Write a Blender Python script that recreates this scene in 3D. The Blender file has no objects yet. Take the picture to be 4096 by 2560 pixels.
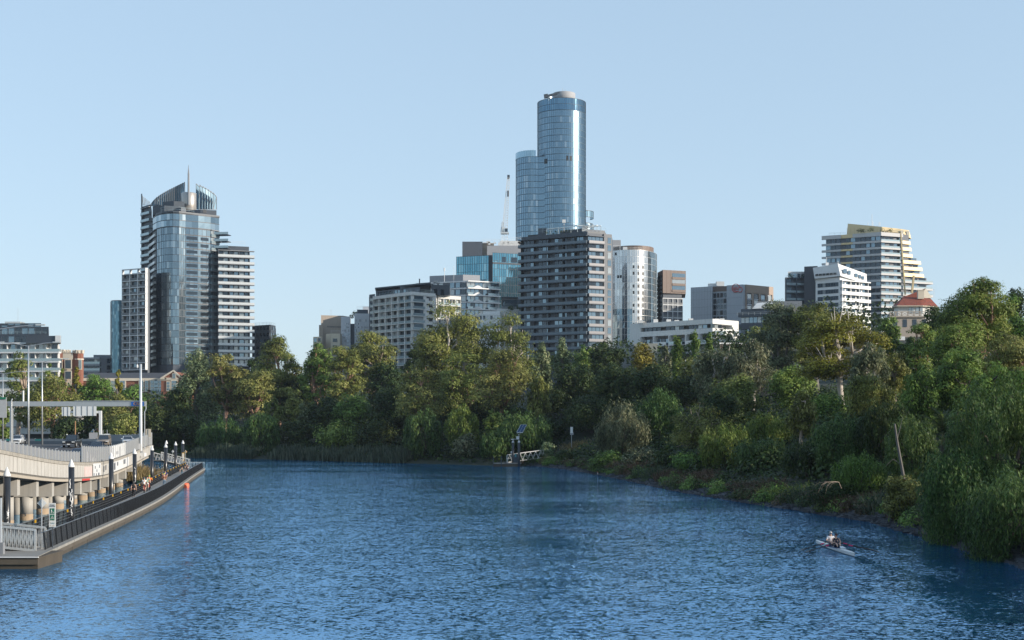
import bpy, math, random
import numpy as np
from mathutils import Vector, Matrix

random.seed(7)
SC = bpy.context.scene
COL = SC.collection
F, HV, CAMZ = 1375.0, 425.0, 8.5          # focal length in pixels of a 1024 wide frame, horizon row, eye height


def X(u, d):
    return (u - 512.0) / F * d


def Zv(v, d):
    return CAMZ + (HV - v) / F * d


def P(u, d):
    return (X(u, d), d)


def lerp(a, b, t):
    return a + (b - a) * t


# ---------------------------------------------------------------- materials
MATS = {}


def nodes_of(m):
    m.use_nodes = True
    nt = m.node_tree
    return nt, nt.nodes, nt.links, nt.nodes['Principled BSDF']


def mat(name, col, rough=.7, metal=0., var=.12, scale=1.5, bump=0., bscale=None, streak=0., spec=.5, detail=4, alpha=None, trans=0.):
    """Plain surface with a procedural colour variation, optional vertical streaks and bump."""
    if name in MATS:
        return MATS[name]
    m = bpy.data.materials.new(name)
    nt, N, L, b = nodes_of(m)
    b.inputs['Roughness'].default_value = rough
    b.inputs['Metallic'].default_value = metal
    b.inputs['Specular IOR Level'].default_value = spec
    tc = N.new('ShaderNodeTexCoord')
    nz = N.new('ShaderNodeTexNoise')
    nz.inputs['Scale'].default_value = scale
    nz.inputs['Detail'].default_value = detail
    L.new(tc.outputs['Object'], nz.inputs['Vector'])
    mx = N.new('ShaderNodeMix')
    mx.data_type = 'RGBA'
    c = list(col) + [1]
    mx.inputs['A'].default_value = [max(0, x * (1 - var)) for x in col] + [1]
    mx.inputs['B'].default_value = [min(1, x * (1 + var)) for x in col] + [1]
    L.new(nz.outputs['Fac'], mx.inputs['Factor'])
    out = mx.outputs['Result']
    if streak > 0:
        mp = N.new('ShaderNodeMapping')
        mp.inputs['Scale'].default_value = (3.0, 3.0, .16)
        L.new(tc.outputs['Object'], mp.inputs['Vector'])
        n2 = N.new('ShaderNodeTexNoise')
        n2.inputs['Scale'].default_value = 1.6
        n2.inputs['Detail'].default_value = 5
        L.new(mp.outputs['Vector'], n2.inputs['Vector'])
        rp = N.new('ShaderNodeMapRange')
        rp.inputs['From Min'].default_value = .45
        rp.inputs['From Max'].default_value = .75
        rp.inputs['To Min'].default_value = 0
        rp.inputs['To Max'].default_value = streak
        L.new(n2.outputs['Fac'], rp.inputs['Value'])
        m2 = N.new('ShaderNodeMix')
        m2.data_type = 'RGBA'
        L.new(rp.outputs['Result'], m2.inputs['Factor'])
        L.new(out, m2.inputs['A'])
        m2.inputs['B'].default_value = [x * .38 for x in col] + [1]
        out = m2.outputs['Result']
    L.new(out, b.inputs['Base Color'])
    if bump > 0:
        nb = N.new('ShaderNodeTexNoise')
        nb.inputs['Scale'].default_value = bscale or scale * 4
        nb.inputs['Detail'].default_value = 3
        L.new(tc.outputs['Object'], nb.inputs['Vector'])
        bp = N.new('ShaderNodeBump')
        bp.inputs['Strength'].default_value = bump
        bp.inputs['Distance'].default_value = .05
        L.new(nb.outputs['Fac'], bp.inputs['Height'])
        L.new(bp.outputs['Normal'], b.inputs['Normal'])
    if trans:
        b.inputs['Transmission Weight'].default_value = trans
    MATS[name] = m
    return m


def brick(name, c1, c2, mortar, w=.6, h=.2, rough=.8):
    m = bpy.data.materials.new(name)
    nt, N, L, b = nodes_of(m)
    tc = N.new('ShaderNodeTexCoord')
    mp = N.new('ShaderNodeMapping')
    mp.inputs['Rotation'].default_value = (math.radians(90), 0, 0)
    L.new(tc.outputs['Object'], mp.inputs['Vector'])
    t = N.new('ShaderNodeTexBrick')
    t.inputs['Color1'].default_value = list(c1) + [1]
    t.inputs['Color2'].default_value = list(c2) + [1]
    t.inputs['Mortar'].default_value = list(mortar) + [1]
    t.inputs['Scale'].default_value = 1
    t.inputs['Brick Width'].default_value = w
    t.inputs['Row Height'].default_value = h
    t.inputs['Mortar Size'].default_value = .012
    L.new(mp.outputs['Vector'], t.inputs['Vector'])
    L.new(t.outputs['Color'], b.inputs['Base Color'])
    b.inputs['Roughness'].default_value = rough
    MATS[name] = m
    return m


def glass(name, col, rough=.06, metal=.85, var=.25, scale=.35):
    """Coated building glass: a tinted mirror whose tint shifts from pane to pane."""
    m = mat(name, col, rough, metal, var, scale)
    return m


def attr_glass(name, c0, c1, c2, rough=.05, metal=.85):
    """Curtain wall glass that reads a random number stored on every pane."""
    m = bpy.data.materials.new(name)
    nt, N, L, b = nodes_of(m)
    a = N.new('ShaderNodeAttribute')
    a.attribute_name = 'tint'
    r = N.new('ShaderNodeValToRGB')
    e = r.color_ramp.elements
    e[0].position, e[0].color = 0, list(c0) + [1]
    e[1].position, e[1].color = 1, list(c2) + [1]
    k = e.new(.82)
    k.color = list(c1) + [1]
    L.new(a.outputs['Fac'], r.inputs['Fac'])
    L.new(r.outputs['Color'], b.inputs['Base Color'])
    b.inputs['Metallic'].default_value = metal
    b.inputs['Roughness'].default_value = rough
    MATS[name] = m
    return m


def leafmat(name, dark, light, warm, transl=.35):
    m = bpy.data.materials.new(name)
    nt, N, L, b = nodes_of(m)
    a = N.new('ShaderNodeAttribute')
    a.attribute_name = 'tint'
    r = N.new('ShaderNodeValToRGB')
    e = r.color_ramp.elements
    e[0].position, e[0].color = .1, list(dark) + [1]
    e[1].position, e[1].color = .95, list(warm) + [1]
    k = e.new(.62)
    k.color = list(light) + [1]
    L.new(a.outputs['Fac'], r.inputs['Fac'])
    oi = N.new('ShaderNodeObjectInfo')
    hs = N.new('ShaderNodeHueSaturation')
    mr = N.new('ShaderNodeMapRange')
    mr.inputs['To Min'].default_value = .485
    mr.inputs['To Max'].default_value = .515
    L.new(oi.outputs['Random'], mr.inputs['Value'])
    L.new(mr.outputs['Result'], hs.inputs['Hue'])
    L.new(r.outputs['Color'], hs.inputs['Color'])
    b.inputs['Roughness'].default_value = .55
    b.inputs['Specular IOR Level'].default_value = .25
    L.new(hs.outputs['Color'], b.inputs['Base Color'])
    t = N.new('ShaderNodeBsdfTranslucent')
    L.new(hs.outputs['Color'], t.inputs['Color'])
    mx = N.new('ShaderNodeMixShader')
    mx.inputs['Fac'].default_value = transl * .7
    L.new(b.outputs['BSDF'], mx.inputs[1])
    L.new(t.outputs['BSDF'], mx.inputs[2])
    L.new(mx.outputs['Shader'], N['Material Output'].inputs['Surface'])
    MATS[name] = m
    return m


# ---------------------------------------------------------------- objects
OFF = {}


def tag(o, label=None, cat=None, group=None, kind=None):
    if label: o['label'] = label
    if cat: o['category'] = cat
    if group: o['group'] = group
    if kind: o['kind'] = kind
    return o


def link(name, data, parent=None):
    o = bpy.data.objects.new(name, data)
    COL.objects.link(o)
    if parent: o.parent = parent
    return o


def thing(name, loc, label, cat, group=None, rz=0):
    o = link(name, None)
    o.empty_display_size = .5
    o.location = loc
    o.rotation_euler = (0, 0, rz)
    OFF[o.name] = Vector(loc)
    return tag(o, label, cat, group)


def copy_tree(o, parent=None):
    c = o.copy()
    COL.objects.link(c)
    c.parent = parent
    for ch in list(o.children):
        copy_tree(ch, c)
    return c


class MB:
    def __init__(s):
        s.v, s.f, s.m, s.t = [], [], [], []

    def add(s, vs, fs, m=0, t=None):
        k = len(s.v)
        s.v += [tuple(p) for p in vs]
        s.f += [tuple(i + k for i in f) for f in fs]
        s.m += [m] * len(fs)
        s.t += [t if t is not None else random.random()] * len(fs)
        return s

    def box(s, c, size, rz=0, m=0):
        x, y, z = [q / 2 for q in size]
        ca, sa = math.cos(rz), math.sin(rz)
        vs = []
        for dz in (-z, z):
            for dx, dy in ((-x, -y), (x, -y), (x, y), (-x, y)):
                vs.append((c[0] + dx * ca - dy * sa, c[1] + dx * sa + dy * ca, c[2] + dz))
        return s.add(vs, [(3, 2, 1, 0), (4, 5, 6, 7), (0, 1, 5, 4), (1, 2, 6, 5), (2, 3, 7, 6), (3, 0, 4, 7)], m)

    def bar(s, a, b, w, h, m=0, up=(0, 0, 1)):
        a, b = Vector(a), Vector(b)
        d = (b - a).normalized()
        upv = Vector(up)
        if abs(d.dot(upv)) > .98: upv = Vector((0, 1, 0))
        sx = d.cross(upv).normalized() * (w / 2)
        sz = sx.cross(d).normalized() * (h / 2)
        vs = [a - sx - sz, a + sx - sz, a + sx + sz, a - sx + sz, b - sx - sz, b + sx - sz, b + sx + sz, b - sx + sz]
        return s.add(vs, [(0, 1, 2, 3), (7, 6, 5, 4), (0, 4, 5, 1), (1, 5, 6, 2), (2, 6, 7, 3), (3, 7, 4, 0)], m)

    def tube(s, pts, r, n=7, m=0, cap=True):
        pts = [Vector(p) for p in pts]
        if not isinstance(r, (list, tuple)): r = [r] * len(pts)
        vs, fs = [], []
        ref = None
        for i, p in enumerate(pts):
            d = (pts[min(i + 1, len(pts) - 1)] - pts[max(i - 1, 0)])
            d = d.normalized() if d.length > 1e-9 else Vector((0, 0, 1))
            if ref is None:
                ref = Vector((1, 0, 0)) if abs(d.x) < .8 else Vector((0, 1, 0))
            a = (ref - d * ref.dot(d)).normalized()
            ref = a
            b = d.cross(a)
            for k in range(n):
                g = 2 * math.pi * k / n
                vs.append(p + (a * math.cos(g) + b * math.sin(g)) * r[i])
        for i in range(len(pts) - 1):
            for k in range(n):
                k2 = (k + 1) % n
                fs.append((i * n + k, i * n + k2, (i + 1) * n + k2, (i + 1) * n + k))
        if cap:
            fs.append(tuple(range(n - 1, -1, -1)))
            fs.append(tuple((len(pts) - 1) * n + k for k in range(n)))
        return s.add(vs, fs, m)

    def lathe(s, c, prof, n=16, m=0):
        vs, fs = [], []
        for r, z in prof:
            for k in range(n):
                g = 2 * math.pi * k / n
                vs.append((c[0] + r * math.cos(g), c[1] + r * math.sin(g), c[2] + z))
        for i in range(len(prof) - 1):
            for k in range(n):
                k2 = (k + 1) % n
                fs.append((i * n + k, i * n + k2, (i + 1) * n + k2, (i + 1) * n + k))
        fs.append(tuple(range(n - 1, -1, -1)))
        fs.append(tuple((len(prof) - 1) * n + k for k in range(n)))
        return s.add(vs, fs, m)

    def prism(s, poly, z0, z1, m=0):
        n = len(poly)
        z0s = z0 if isinstance(z0, (list, tuple)) else [z0] * n
        z1s = z1 if isinstance(z1, (list, tuple)) else [z1] * n
        vs = [(p[0], p[1], a) for p, a in zip(poly, z0s)] + [(p[0], p[1], a) for p, a in zip(poly, z1s)]
        fs = [(k, (k + 1) % n, n + (k + 1) % n, n + k) for k in range(n)]
        fs += [tuple(range(n - 1, -1, -1)), tuple(range(n, 2 * n))]
        return s.add(vs, fs, m)

    def quad(s, a, b, c, d, m=0, t=None):
        return s.add([a, b, c, d], [(0, 1, 2, 3)], m, t)

    def mesh(s, name, mats, off=(0, 0, 0), smooth=False):
        me = bpy.data.meshes.new(name)
        o = Vector(off)
        me.from_pydata([(p[0] - o.x, p[1] - o.y, p[2] - o.z) for p in s.v], [], s.f)
        if not isinstance(mats, (list, tuple)): mats = [mats]
        for m in mats: me.materials.append(m)
        if len(mats) > 1: me.polygons.foreach_set('material_index', s.m)
        a = me.attributes.new('tint', 'FLOAT', 'FACE')
        a.data.foreach_set('value', s.t)
        if smooth: me.polygons.foreach_set('use_smooth', [True] * len(s.f))
        me.update()
        return me

    def build(s, name, mats, parent=None, smooth=False, local=False):
        off = (0, 0, 0)
        if parent is not None and not local:
            q = parent
            while q.parent: q = q.parent
            off = OFF[q.name]
        return link(name, s.mesh(name, mats, off, smooth), parent)


def text_mesh(body, size, depth, material, name, parent, loc, rot, align='CENTER'):
    """Lettering as a real mesh; loc is in the parent's space."""
    cu = bpy.data.curves.new(name, 'FONT')
    cu.body = body
    cu.size = size
    cu.extrude = depth
    cu.align_x = align
    cu.align_y = 'CENTER'
    tmp = bpy.data.objects.new(name, cu)
    COL.objects.link(tmp)
    dg = bpy.context.evaluated_depsgraph_get()
    me = bpy.data.meshes.new_from_object(tmp.evaluated_get(dg))
    bpy.data.objects.remove(tmp)
    me.materials.clear()
    me.materials.append(material)
    o = link(name, me, parent)
    o.location = loc
    o.rotation_euler = rot
    return o


# ---------------------------------------------------------------- palette
white = mat('white_paint', (.70, .70, .69), .5, var=.05, streak=.12)
offwhite = mat('pale_concrete', (.68, .67, .64), .75, var=.1, streak=.25, bump=.2)
concrete = mat('weathered_concrete', (.50, .475, .43), .85, var=.16, streak=.5, bump=.35, scale=.7)
concrete2 = mat('smooth_concrete', (.42, .40, .36), .85, var=.14, streak=.22, scale=.6, bump=.2)
conc_rust = mat('tidal_concrete', (.40, .30, .20), .9, var=.3, streak=.4, scale=.9)
grey = mat('grey_panel', (.23, .24, .255), .55, var=.08, streak=.15)
midgrey = mat('mid_grey_render', (.36, .36, .37), .7, var=.08, streak=.1)
dark = mat('charcoal_cladding', (.055, .068, .085), .5, var=.15)
black = mat('black_paint', (.018, .019, .021), .42, var=.3)
dkwall = mat('dark_render', (.085, .098, .118), .6, var=.12)
steel = mat('galvanised_steel', (.52, .53, .53), .42, metal=.6, var=.1, scale=3)
alu = mat('brushed_aluminium', (.66, .66, .64), .38, metal=.55, var=.07)
brown = mat('brown_cladding', (.16, .11, .085), .55, var=.15)
timber = mat('warm_timber_screen', (.36, .19, .09), .6, var=.2)
beige = mat('beige_concrete', (.38, .32, .26), .8, var=.1, streak=.15)
cream = mat('cream_render', (.62, .54, .42), .8, var=.08, streak=.1)
gold = mat('gold_metal_panel', (.64, .50, .28), .5, metal=.25, var=.08)
bluegrey = mat('blue_grey_precast', (.43, .46, .49), .7, var=.1, streak=.1)
precast = mat('panel_precast', (.56, .58, .61), .6, var=.08)
yellow = mat('yellow_reflector', (.8, .45, .02), .5)
orange = mat('orange_plastic', (.8, .16, .07), .5)
green_sign = mat('green_sign_face', (.02, .17, .10), .5)
blue_sign = mat('blue_sign_face', (.02, .12, .42), .5)
red = mat('red_sign', (.6, .06, .05), .5)
white_sign = mat('white_sign_face', (.75, .76, .74), .45, var=.06)
asphalt = mat('asphalt', (.055, .055, .058), .9, var=.25, scale=.8, bump=.2)
slate = mat('slate_roof', (.07, .075, .085), .7, var=.25, scale=2)
tile = brick('terracotta_tiles', (.30, .07, .035), (.18, .05, .03), (.10, .03, .02), .35, .3)
brickm = brick('red_brick', (.25, .085, .05), (.19, .065, .04), (.26, .17, .12), .5, .16)
stone = mat('limestone_trim', (.60, .54, .44), .8, var=.1)
glass_dk = glass('dark_window_glass', (.065, .08, .095), .05, .75)
glass_md = glass('blue_window_glass', (.20, .27, .32), .06, .8)
glass_pale = glass('curtained_glass', (.38, .41, .42), .12, .4)
glass_teal = attr_glass('teal_curtain_glass', (.10, .20, .26), (.17, .31, .38), (.36, .48, .52), .05, .85)
glass_tower = attr_glass('blue_tower_glass', (.17, .26, .33), (.20, .30, .375), (.33, .40, .45), .2, .9)
glass_grey = attr_glass('grey_green_glass', (.17, .23, .27), (.24, .32, .37), (.42, .48, .51), .10, .85)
glass_office = attr_glass('turquoise_office_glass', (.12, .30, .38), (.19, .40, .48), (.3, .5, .56), .05, .85)
glass_silver = attr_glass('silver_panel_glass', (.50, .51, .52), (.60, .60, .60), (.75, .74, .72), .16, .75)
baluglass = mat('balustrade_glass', (.36, .44, .46), .12, .45, var=.15)
baluwhite = mat('frosted_balustrade', (.60, .61, .60), .3, .2, var=.1)
baludark = mat('perforated_balustrade', (.14, .145, .15), .45, .2, var=.15)
rubber = mat('tyre_rubber', (.02, .02, .02), .85)
skin = mat('skin', (.60, .37, .27), .6, var=.08)
GL = [glass_dk, glass_dk, glass_md, glass_dk, glass_pale]
# ---------------------------------------------------------------- river, banks and ground
RB = [(12, -90), (18, 0), (25, 45), (31, 83), (31.8, 120.5), (25.7, 151), (21.7, 174), (18.5, 205), (15, 235), (9.5, 268), (5, 283), (-4, 287),
      (-25, 306), (-51.5, 333), (-80, 353), (-120, 362), (-200, 358), (-420, 345), (-900, 330)]
LB = [(-24, -90), (-30, 0), (-38, 60), (-44, 84), (-47, 110), (-51, 143), (-54.5, 174), (-57.5, 205), (-61, 222), (-66, 245), (-72, 262),
      (-80, 274), (-95, 284), (-120, 290), (-200, 296), (-420, 290), (-900, 280)]
RIVER = np.array(RB + LB[::-1], float)
RBn, LBn = np.array(RB, float), np.array(LB, float)


def dist_line(px, py, L):
    best = np.full(px.shape, 1e9)
    for (x0, y0), (x1, y1) in zip(L[:-1], L[1:]):
        dx, dy = x1 - x0, y1 - y0
        t = np.clip(((px - x0) * dx + (py - y0) * dy) / (dx * dx + dy * dy), 0, 1)
        best = np.minimum(best, np.hypot(px - x0 - t * dx, py - y0 - t * dy))
    return best


def inside(px, py, poly):
    r = np.zeros(px.shape, bool)
    n = len(poly)
    for i in range(n):
        x0, y0 = poly[i]
        x1, y1 = poly[(i + 1) % n]
        c = ((y0 > py) != (y1 > py))
        with np.errstate(divide='ignore', invalid='ignore'):
            xi = (x1 - x0) * (py - y0) / ((y1 - y0) if y1 != y0 else 1e-9) + x0
        r ^= (c & (px < xi))
    return r


SD = [0, 1.4, 4, 10, 20, 35, 60, 100, 200, 400, 900]
H_HILL = [-.3, .55, 1.1, 2.9, 6.5, 10.8, 14, 17.5, 22, 25, 26]
H_FLAT = [-.3, .7, 1.0, 1.6, 2.8, 4.4, 6.5, 9, 14, 17, 20]
H_LEFT = [-.3, .5, .9, 1.3, 1.5, 1.7, 1.9, 2.2, 3, 4, 5]


def ground_np(x, y):
    dr, dl = dist_line(x, y, RBn), dist_line(x, y, LBn)
    ins = inside(x, y, RIVER)
    w = np.clip((x + 25) / 45, 0, 1)
    w = w * w * (3 - 2 * w)
    hr = np.interp(dr, SD, H_HILL) * w + np.interp(dr, SD, H_FLAT) * (1 - w)
    hr = hr + 15 * np.exp(-((x - 128) ** 2 + (y - 440) ** 2) / (2 * 55 ** 2))
    h = np.where(dr < dl, hr, np.interp(dl, SD, H_LEFT))
    d = np.minimum(dr, dl)
    bump = .35 * np.sin(x * .31 + 1.3 * np.sin(y * .17)) * np.cos(y * .27 + np.sin(x * .11)) * np.clip(d / 8, 0, 1)
    return np.where(ins, -.3 - np.minimum(d, 6) * .35, h + bump)


def G(x, y):
    return float(ground_np(np.array([float(x)]), np.array([float(y)]))[0])


def make_ground():
    xs = np.concatenate([np.arange(-5000, -900, 800), np.arange(-900, -150, 25), np.arange(-150, 100, 2.5), np.arange(100, 260, 8), np.arange(260, 900, 40), np.arange(900, 5001, 800)])
    ys = np.concatenate([np.arange(-90, 370, 2.5), np.arange(370, 520, 8), np.arange(520, 1000, 40), np.arange(1000, 8001, 1000)])
    gx, gy = np.meshgrid(xs, ys)
    z = ground_np(gx.ravel(), gy.ravel())
    nx, ny = len(xs), len(ys)
    v = np.stack([gx.ravel(), gy.ravel(), z], 1)
    i = np.arange(nx * ny).reshape(ny, nx)
    q = np.stack([i[:-1, :-1], i[:-1, 1:], i[1:, 1:], i[1:, :-1]], -1).reshape(-1, 4)
    me = np_mesh('ground', v, q)
    me.polygons.foreach_set('use_smooth', [True] * len(q))
    m = mat('bank_soil', (.03, .036, .02), .95, var=.5, scale=.25, bump=.6, bscale=2)
    me.materials.append(m)
    tag(link('ground', me), kind='structure')


def np_mesh(name, v, q, tint=None):
    me = bpy.data.meshes.new(name)
    n, k = len(v), len(q)
    me.vertices.add(n)
    me.vertices.foreach_set('co', np.ascontiguousarray(v, dtype=np.float32).ravel())
    me.loops.add(k * 4)
    me.loops.foreach_set('vertex_index', np.ascontiguousarray(q, dtype=np.int32).ravel())
    me.polygons.add(k)
    me.polygons.foreach_set('loop_start', np.arange(0, k * 4, 4, dtype=np.int32))
    if tint is not None:
        a = me.attributes.new('tint', 'FLOAT', 'FACE')
        a.data.foreach_set('value', np.ascontiguousarray(tint, dtype=np.float32))
    me.update(calc_edges=True)
    return me


def make_water():
    m = bpy.data.materials.new('river_water')
    nt, N, L, b = nodes_of(m)
    b.inputs['Base Color'].default_value = (.005, .058, .13, 1)
    b.inputs['Roughness'].default_value = .07
    b.inputs['IOR'].default_value = 1.333
    tc = N.new('ShaderNodeTexCoord')

    def noise(sx, sy, rot, scale, detail, rough=.55, dist=0., col=True):
        mp = N.new('ShaderNodeMapping')
        mp.inputs['Scale'].default_value = (sx, sy, 1)
        mp.inputs['Rotation'].default_value = (0, 0, rot)
        L.new(tc.outputs['Object'], mp.inputs['Vector'])
        t = N.new('ShaderNodeTexNoise')
        t.inputs['Scale'].default_value = scale
        t.inputs['Detail'].default_value = detail
        t.inputs['Roughness'].default_value = rough
        t.inputs['Distortion'].default_value = dist
        L.new(mp.outputs['Vector'], t.inputs['Vector'])
        return t.outputs['Color' if col else 'Fac']

    def vm(op, a, c):
        k = N.new('ShaderNodeVectorMath')
        k.operation = op
        for i, q in enumerate((a, c)):
            if q is None: continue
            s_ = k.inputs['Scale'] if (op == 'SCALE' and i) else k.inputs[i]
            if isinstance(q, (int, float, tuple)): s_.default_value = q
            else: L.new(q, s_)
        return k.outputs['Vector']

    gust = noise(.4, 1.3, .08, .045, 4, .6, 0, False)     # calm and ruffled patches
    gm = N.new('ShaderNodeMapRange')
    gm.inputs['From Min'].default_value = .36
    gm.inputs['From Max'].default_value = .60
    gm.inputs['To Min'].default_value = .55
    gm.inputs['To Max'].default_value = 1.15
    L.new(gust, gm.inputs['Value'])
    # wave slopes straight from noise: swell, wind chop and fine ripple
    slope = None
    for sx, sy, rot, sc, det, amp in ((.6, 1, .15, .6, 2, .14), (1, 1.5, .25, 2.6, 2, .5), (1, 1.3, -.3, 6.5, 3, .8)):
        c = vm('SCALE', vm('SUBTRACT', noise(sx, sy, rot, sc, det, .6, .3), (.5, .5, .5)), amp * WAVE)
        slope = c if slope is None else vm('ADD', slope, c)
    slope = vm('SCALE', slope, gm.outputs['Result'])
    # smoothed wake spreading behind the rowing boat
    sp = N.new('ShaderNodeSeparateXYZ')
    L.new(tc.outputs['Object'], sp.inputs[0])

    def mt(op, a, c):
        k = N.new('ShaderNodeMath')
        k.operation = op
        for i, q in enumerate((a, c)):
            if isinstance(q, (int, float)): k.inputs[i].default_value = q
            else: L.new(q, k.inputs[i])
        return k.outputs[0]
    back = mt('SUBTRACT', 89.0, sp.outputs['Y'])
    half = mt('ADD', mt('MULTIPLY', back, .075), .35)
    ins = mt('LESS_THAN', mt('ABSOLUTE', mt('SUBTRACT', sp.outputs['X'], 22.2), 0), half)
    ins = mt('MULTIPLY', ins, mt('MULTIPLY', mt('GREATER_THAN', back, 0), mt('LESS_THAN', back, 30)))
    slope = vm('SCALE', slope, mt('SUBTRACT', 1.0, mt('MULTIPLY', ins, .5)))
    slope = vm('ADD', vm('MULTIPLY', slope, (1, 1, 0)), (0, 0, 1))
    nrm = vm('NORMALIZE', slope, None)
    L.new(nrm, b.inputs['Normal'])
    b.inputs['Specular IOR Level'].default_value = 0
    gl = N.new('ShaderNodeBsdfGlossy')
    gl.inputs['Color'].default_value = (.76, 1.12, 1.5, 1)
    gl.inputs['Roughness'].default_value = .05
    fr = N.new('ShaderNodeFresnel')
    fr.inputs['IOR'].default_value = 5
    mx = N.new('ShaderNodeMixShader')
    L.new(nrm, gl.inputs['Normal'])
    L.new(nrm, fr.inputs['Normal'])
    L.new(fr.outputs['Fac'], mx.inputs['Fac'])
    L.new(b.outputs['BSDF'], mx.inputs[1])
    L.new(gl.outputs['BSDF'], mx.inputs[2])
    L.new(mx.outputs['Shader'], N['Material Output'].inputs['Surface'])
    mb = MB()
    mb.quad((-900, -90, 0), (900, -90, 0), (900, 700, 0), (-900, 700, 0))
    o = mb.build('river_water', m)
    tag(o, kind='structure')


# ---------------------------------------------------------------- building kit
PM = {}


def pane_mesh(w, h, m, t=.06):
    k = (round(w, 2), round(h, 2), m.name)
    if k not in PM:
        PM[k] = MB().box((0, 0, 0), (w, t, h)).mesh('window', m)
    return PM[k]


class Bld:
    """One building: an Empty with the walls, windows, slabs and balconies as its parts."""

    def __init__(s, name, label, cat, loc, group=None):
        s.root = thing(name, loc, label, cat, group)
        s.panes = []

    def part(s, mb, name, m, smooth=False, parent=None):
        return mb.build(name, m, parent or s.root, smooth)

    def core(s, poly, z0, z1, m, name='wall'):
        return s.part(MB().prism(poly, z0, z1), name, m)

    def pane(s, p, rz, w, h, m, name='window', pri=None):
        s.panes.append((pri if pri is not None else p[2], tuple(p), rz, w, h, m, name))

    def flush(s, cap=98):
        for nm in {q[6] for q in s.panes}:
            L = sorted([q for q in s.panes if q[6] == nm], key=lambda q: -q[0])
            for pri, p, rz, w, h, m, n in L[:cap]:
                o = link(n, pane_mesh(w, h, m), s.root)
                o.location = Vector(p) - OFF[s.root.name]
                o.rotation_euler = (0, 0, rz)
            rest = L[cap:]
            if rest:
                ms = list({q[5].name: q[5] for q in rest}.values())
                mb = MB()
                for pri, p, rz, w, h, m, n in rest:
                    mb.box(p, (w, .06, h), rz, [x.name for x in ms].index(m.name))
                tag(s.part(mb, n, ms), kind='stuff')


class Face:
    def __init__(s, A, B):
        s.A, s.B = Vector((A[0], A[1])), Vector((B[0], B[1]))
        d = s.B - s.A
        s.L = d.length
        s.t = d.normalized()
        s.n = Vector((s.t.y, -s.t.x))
        s.rz = math.atan2(s.t.y, s.t.x)

    def p(s, a, off, z):
        q = s.A + s.t * a + s.n * off
        return (q.x, q.y, z)

    def box(s, mb, a0, a1, z0, z1, o0, o1, m=0):
        c = s.p((a0 + a1) / 2, (o0 + o1) / 2, (z0 + z1) / 2)
        mb.box(c, (abs(a1 - a0), abs(o1 - o0), abs(z1 - z0)), s.rz, m)


def punch(b, A, B, z0, z1, nf, nb, wall, ww=.6, wh=.6, e=.3, gl=GL, sill=.5, skip=None, cellw=None):
    """A wall of piers and spandrels standing proud of the core with one recessed pane in every opening."""
    f = Face(A, B)
    fh, bw = (z1 - z0) / nf, f.L / nb
    mb = MB()
    for j in range(nf + 1):
        lo = z0 + j * fh - fh * (1 - wh) * sill
        hi = z0 + j * fh + fh * (1 - wh) * (1 - sill)
        f.box(mb, 0, f.L, max(lo, z0), min(hi, z1), -.1, e)
    for i in range(nb + 1):
        c = i * bw
        h = bw * (1 - ww) / 2
        f.box(mb, max(0, c - h), min(f.L, c + h), z0, z1, -.1, e + .02)
    b.part(mb, 'facade_frame', wall)
    for j in range(nf):
        for i in range(nb):
            if skip and skip(i, j): continue
            zc = z0 + (j + .5) * fh + fh * (1 - wh) * (.5 - sill)
            b.pane(f.p((i + .5) * bw, .05, zc), f.rz, bw * ww * .98, fh * wh * .98, random.choice(gl))
    return f


def loggia(b, A, B, z0, z1, nf, nb, wall, balu, ww=.9, wh=.9, e=1.3, gl=GL, bh=1.0):
    """A deep grid of white frames; every cell has a recessed window and a balustrade."""
    f = Face(A, B)
    fh, bw = (z1 - z0) / nf, f.L / nb
    mb = MB()
    for j in range(nf + 1):
        z = z0 + j * fh
        f.box(mb, 0, f.L, z - fh * (1 - wh) / 2, z + fh * (1 - wh) / 2, -.1, e)
    for i in range(nb + 1):
        h = bw * (1 - ww) / 2
        f.box(mb, max(0, i * bw - h), min(f.L, i * bw + h), z0, z1 + .1, -.1, e + .03)
    b.part(mb, 'facade_frame', wall)
    for j in range(nf):
        for i in range(nb):
            zf = z0 + j * fh + fh * (1 - wh) / 2
            h = fh * wh
            w = bw * ww
            split = random.choice((.45, .6, .6, .75))
            b.pane(f.p(i * bw + bw * (1 - ww) / 2 + w * split / 2, .06, zf + h / 2), f.rz, w * split * .96, h * .95, random.choice(gl))
            b.pane(f.p((i + .5) * bw, e - .1, zf + bh / 2), f.rz, w, bh, balu, 'balustrade')
    return f


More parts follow.
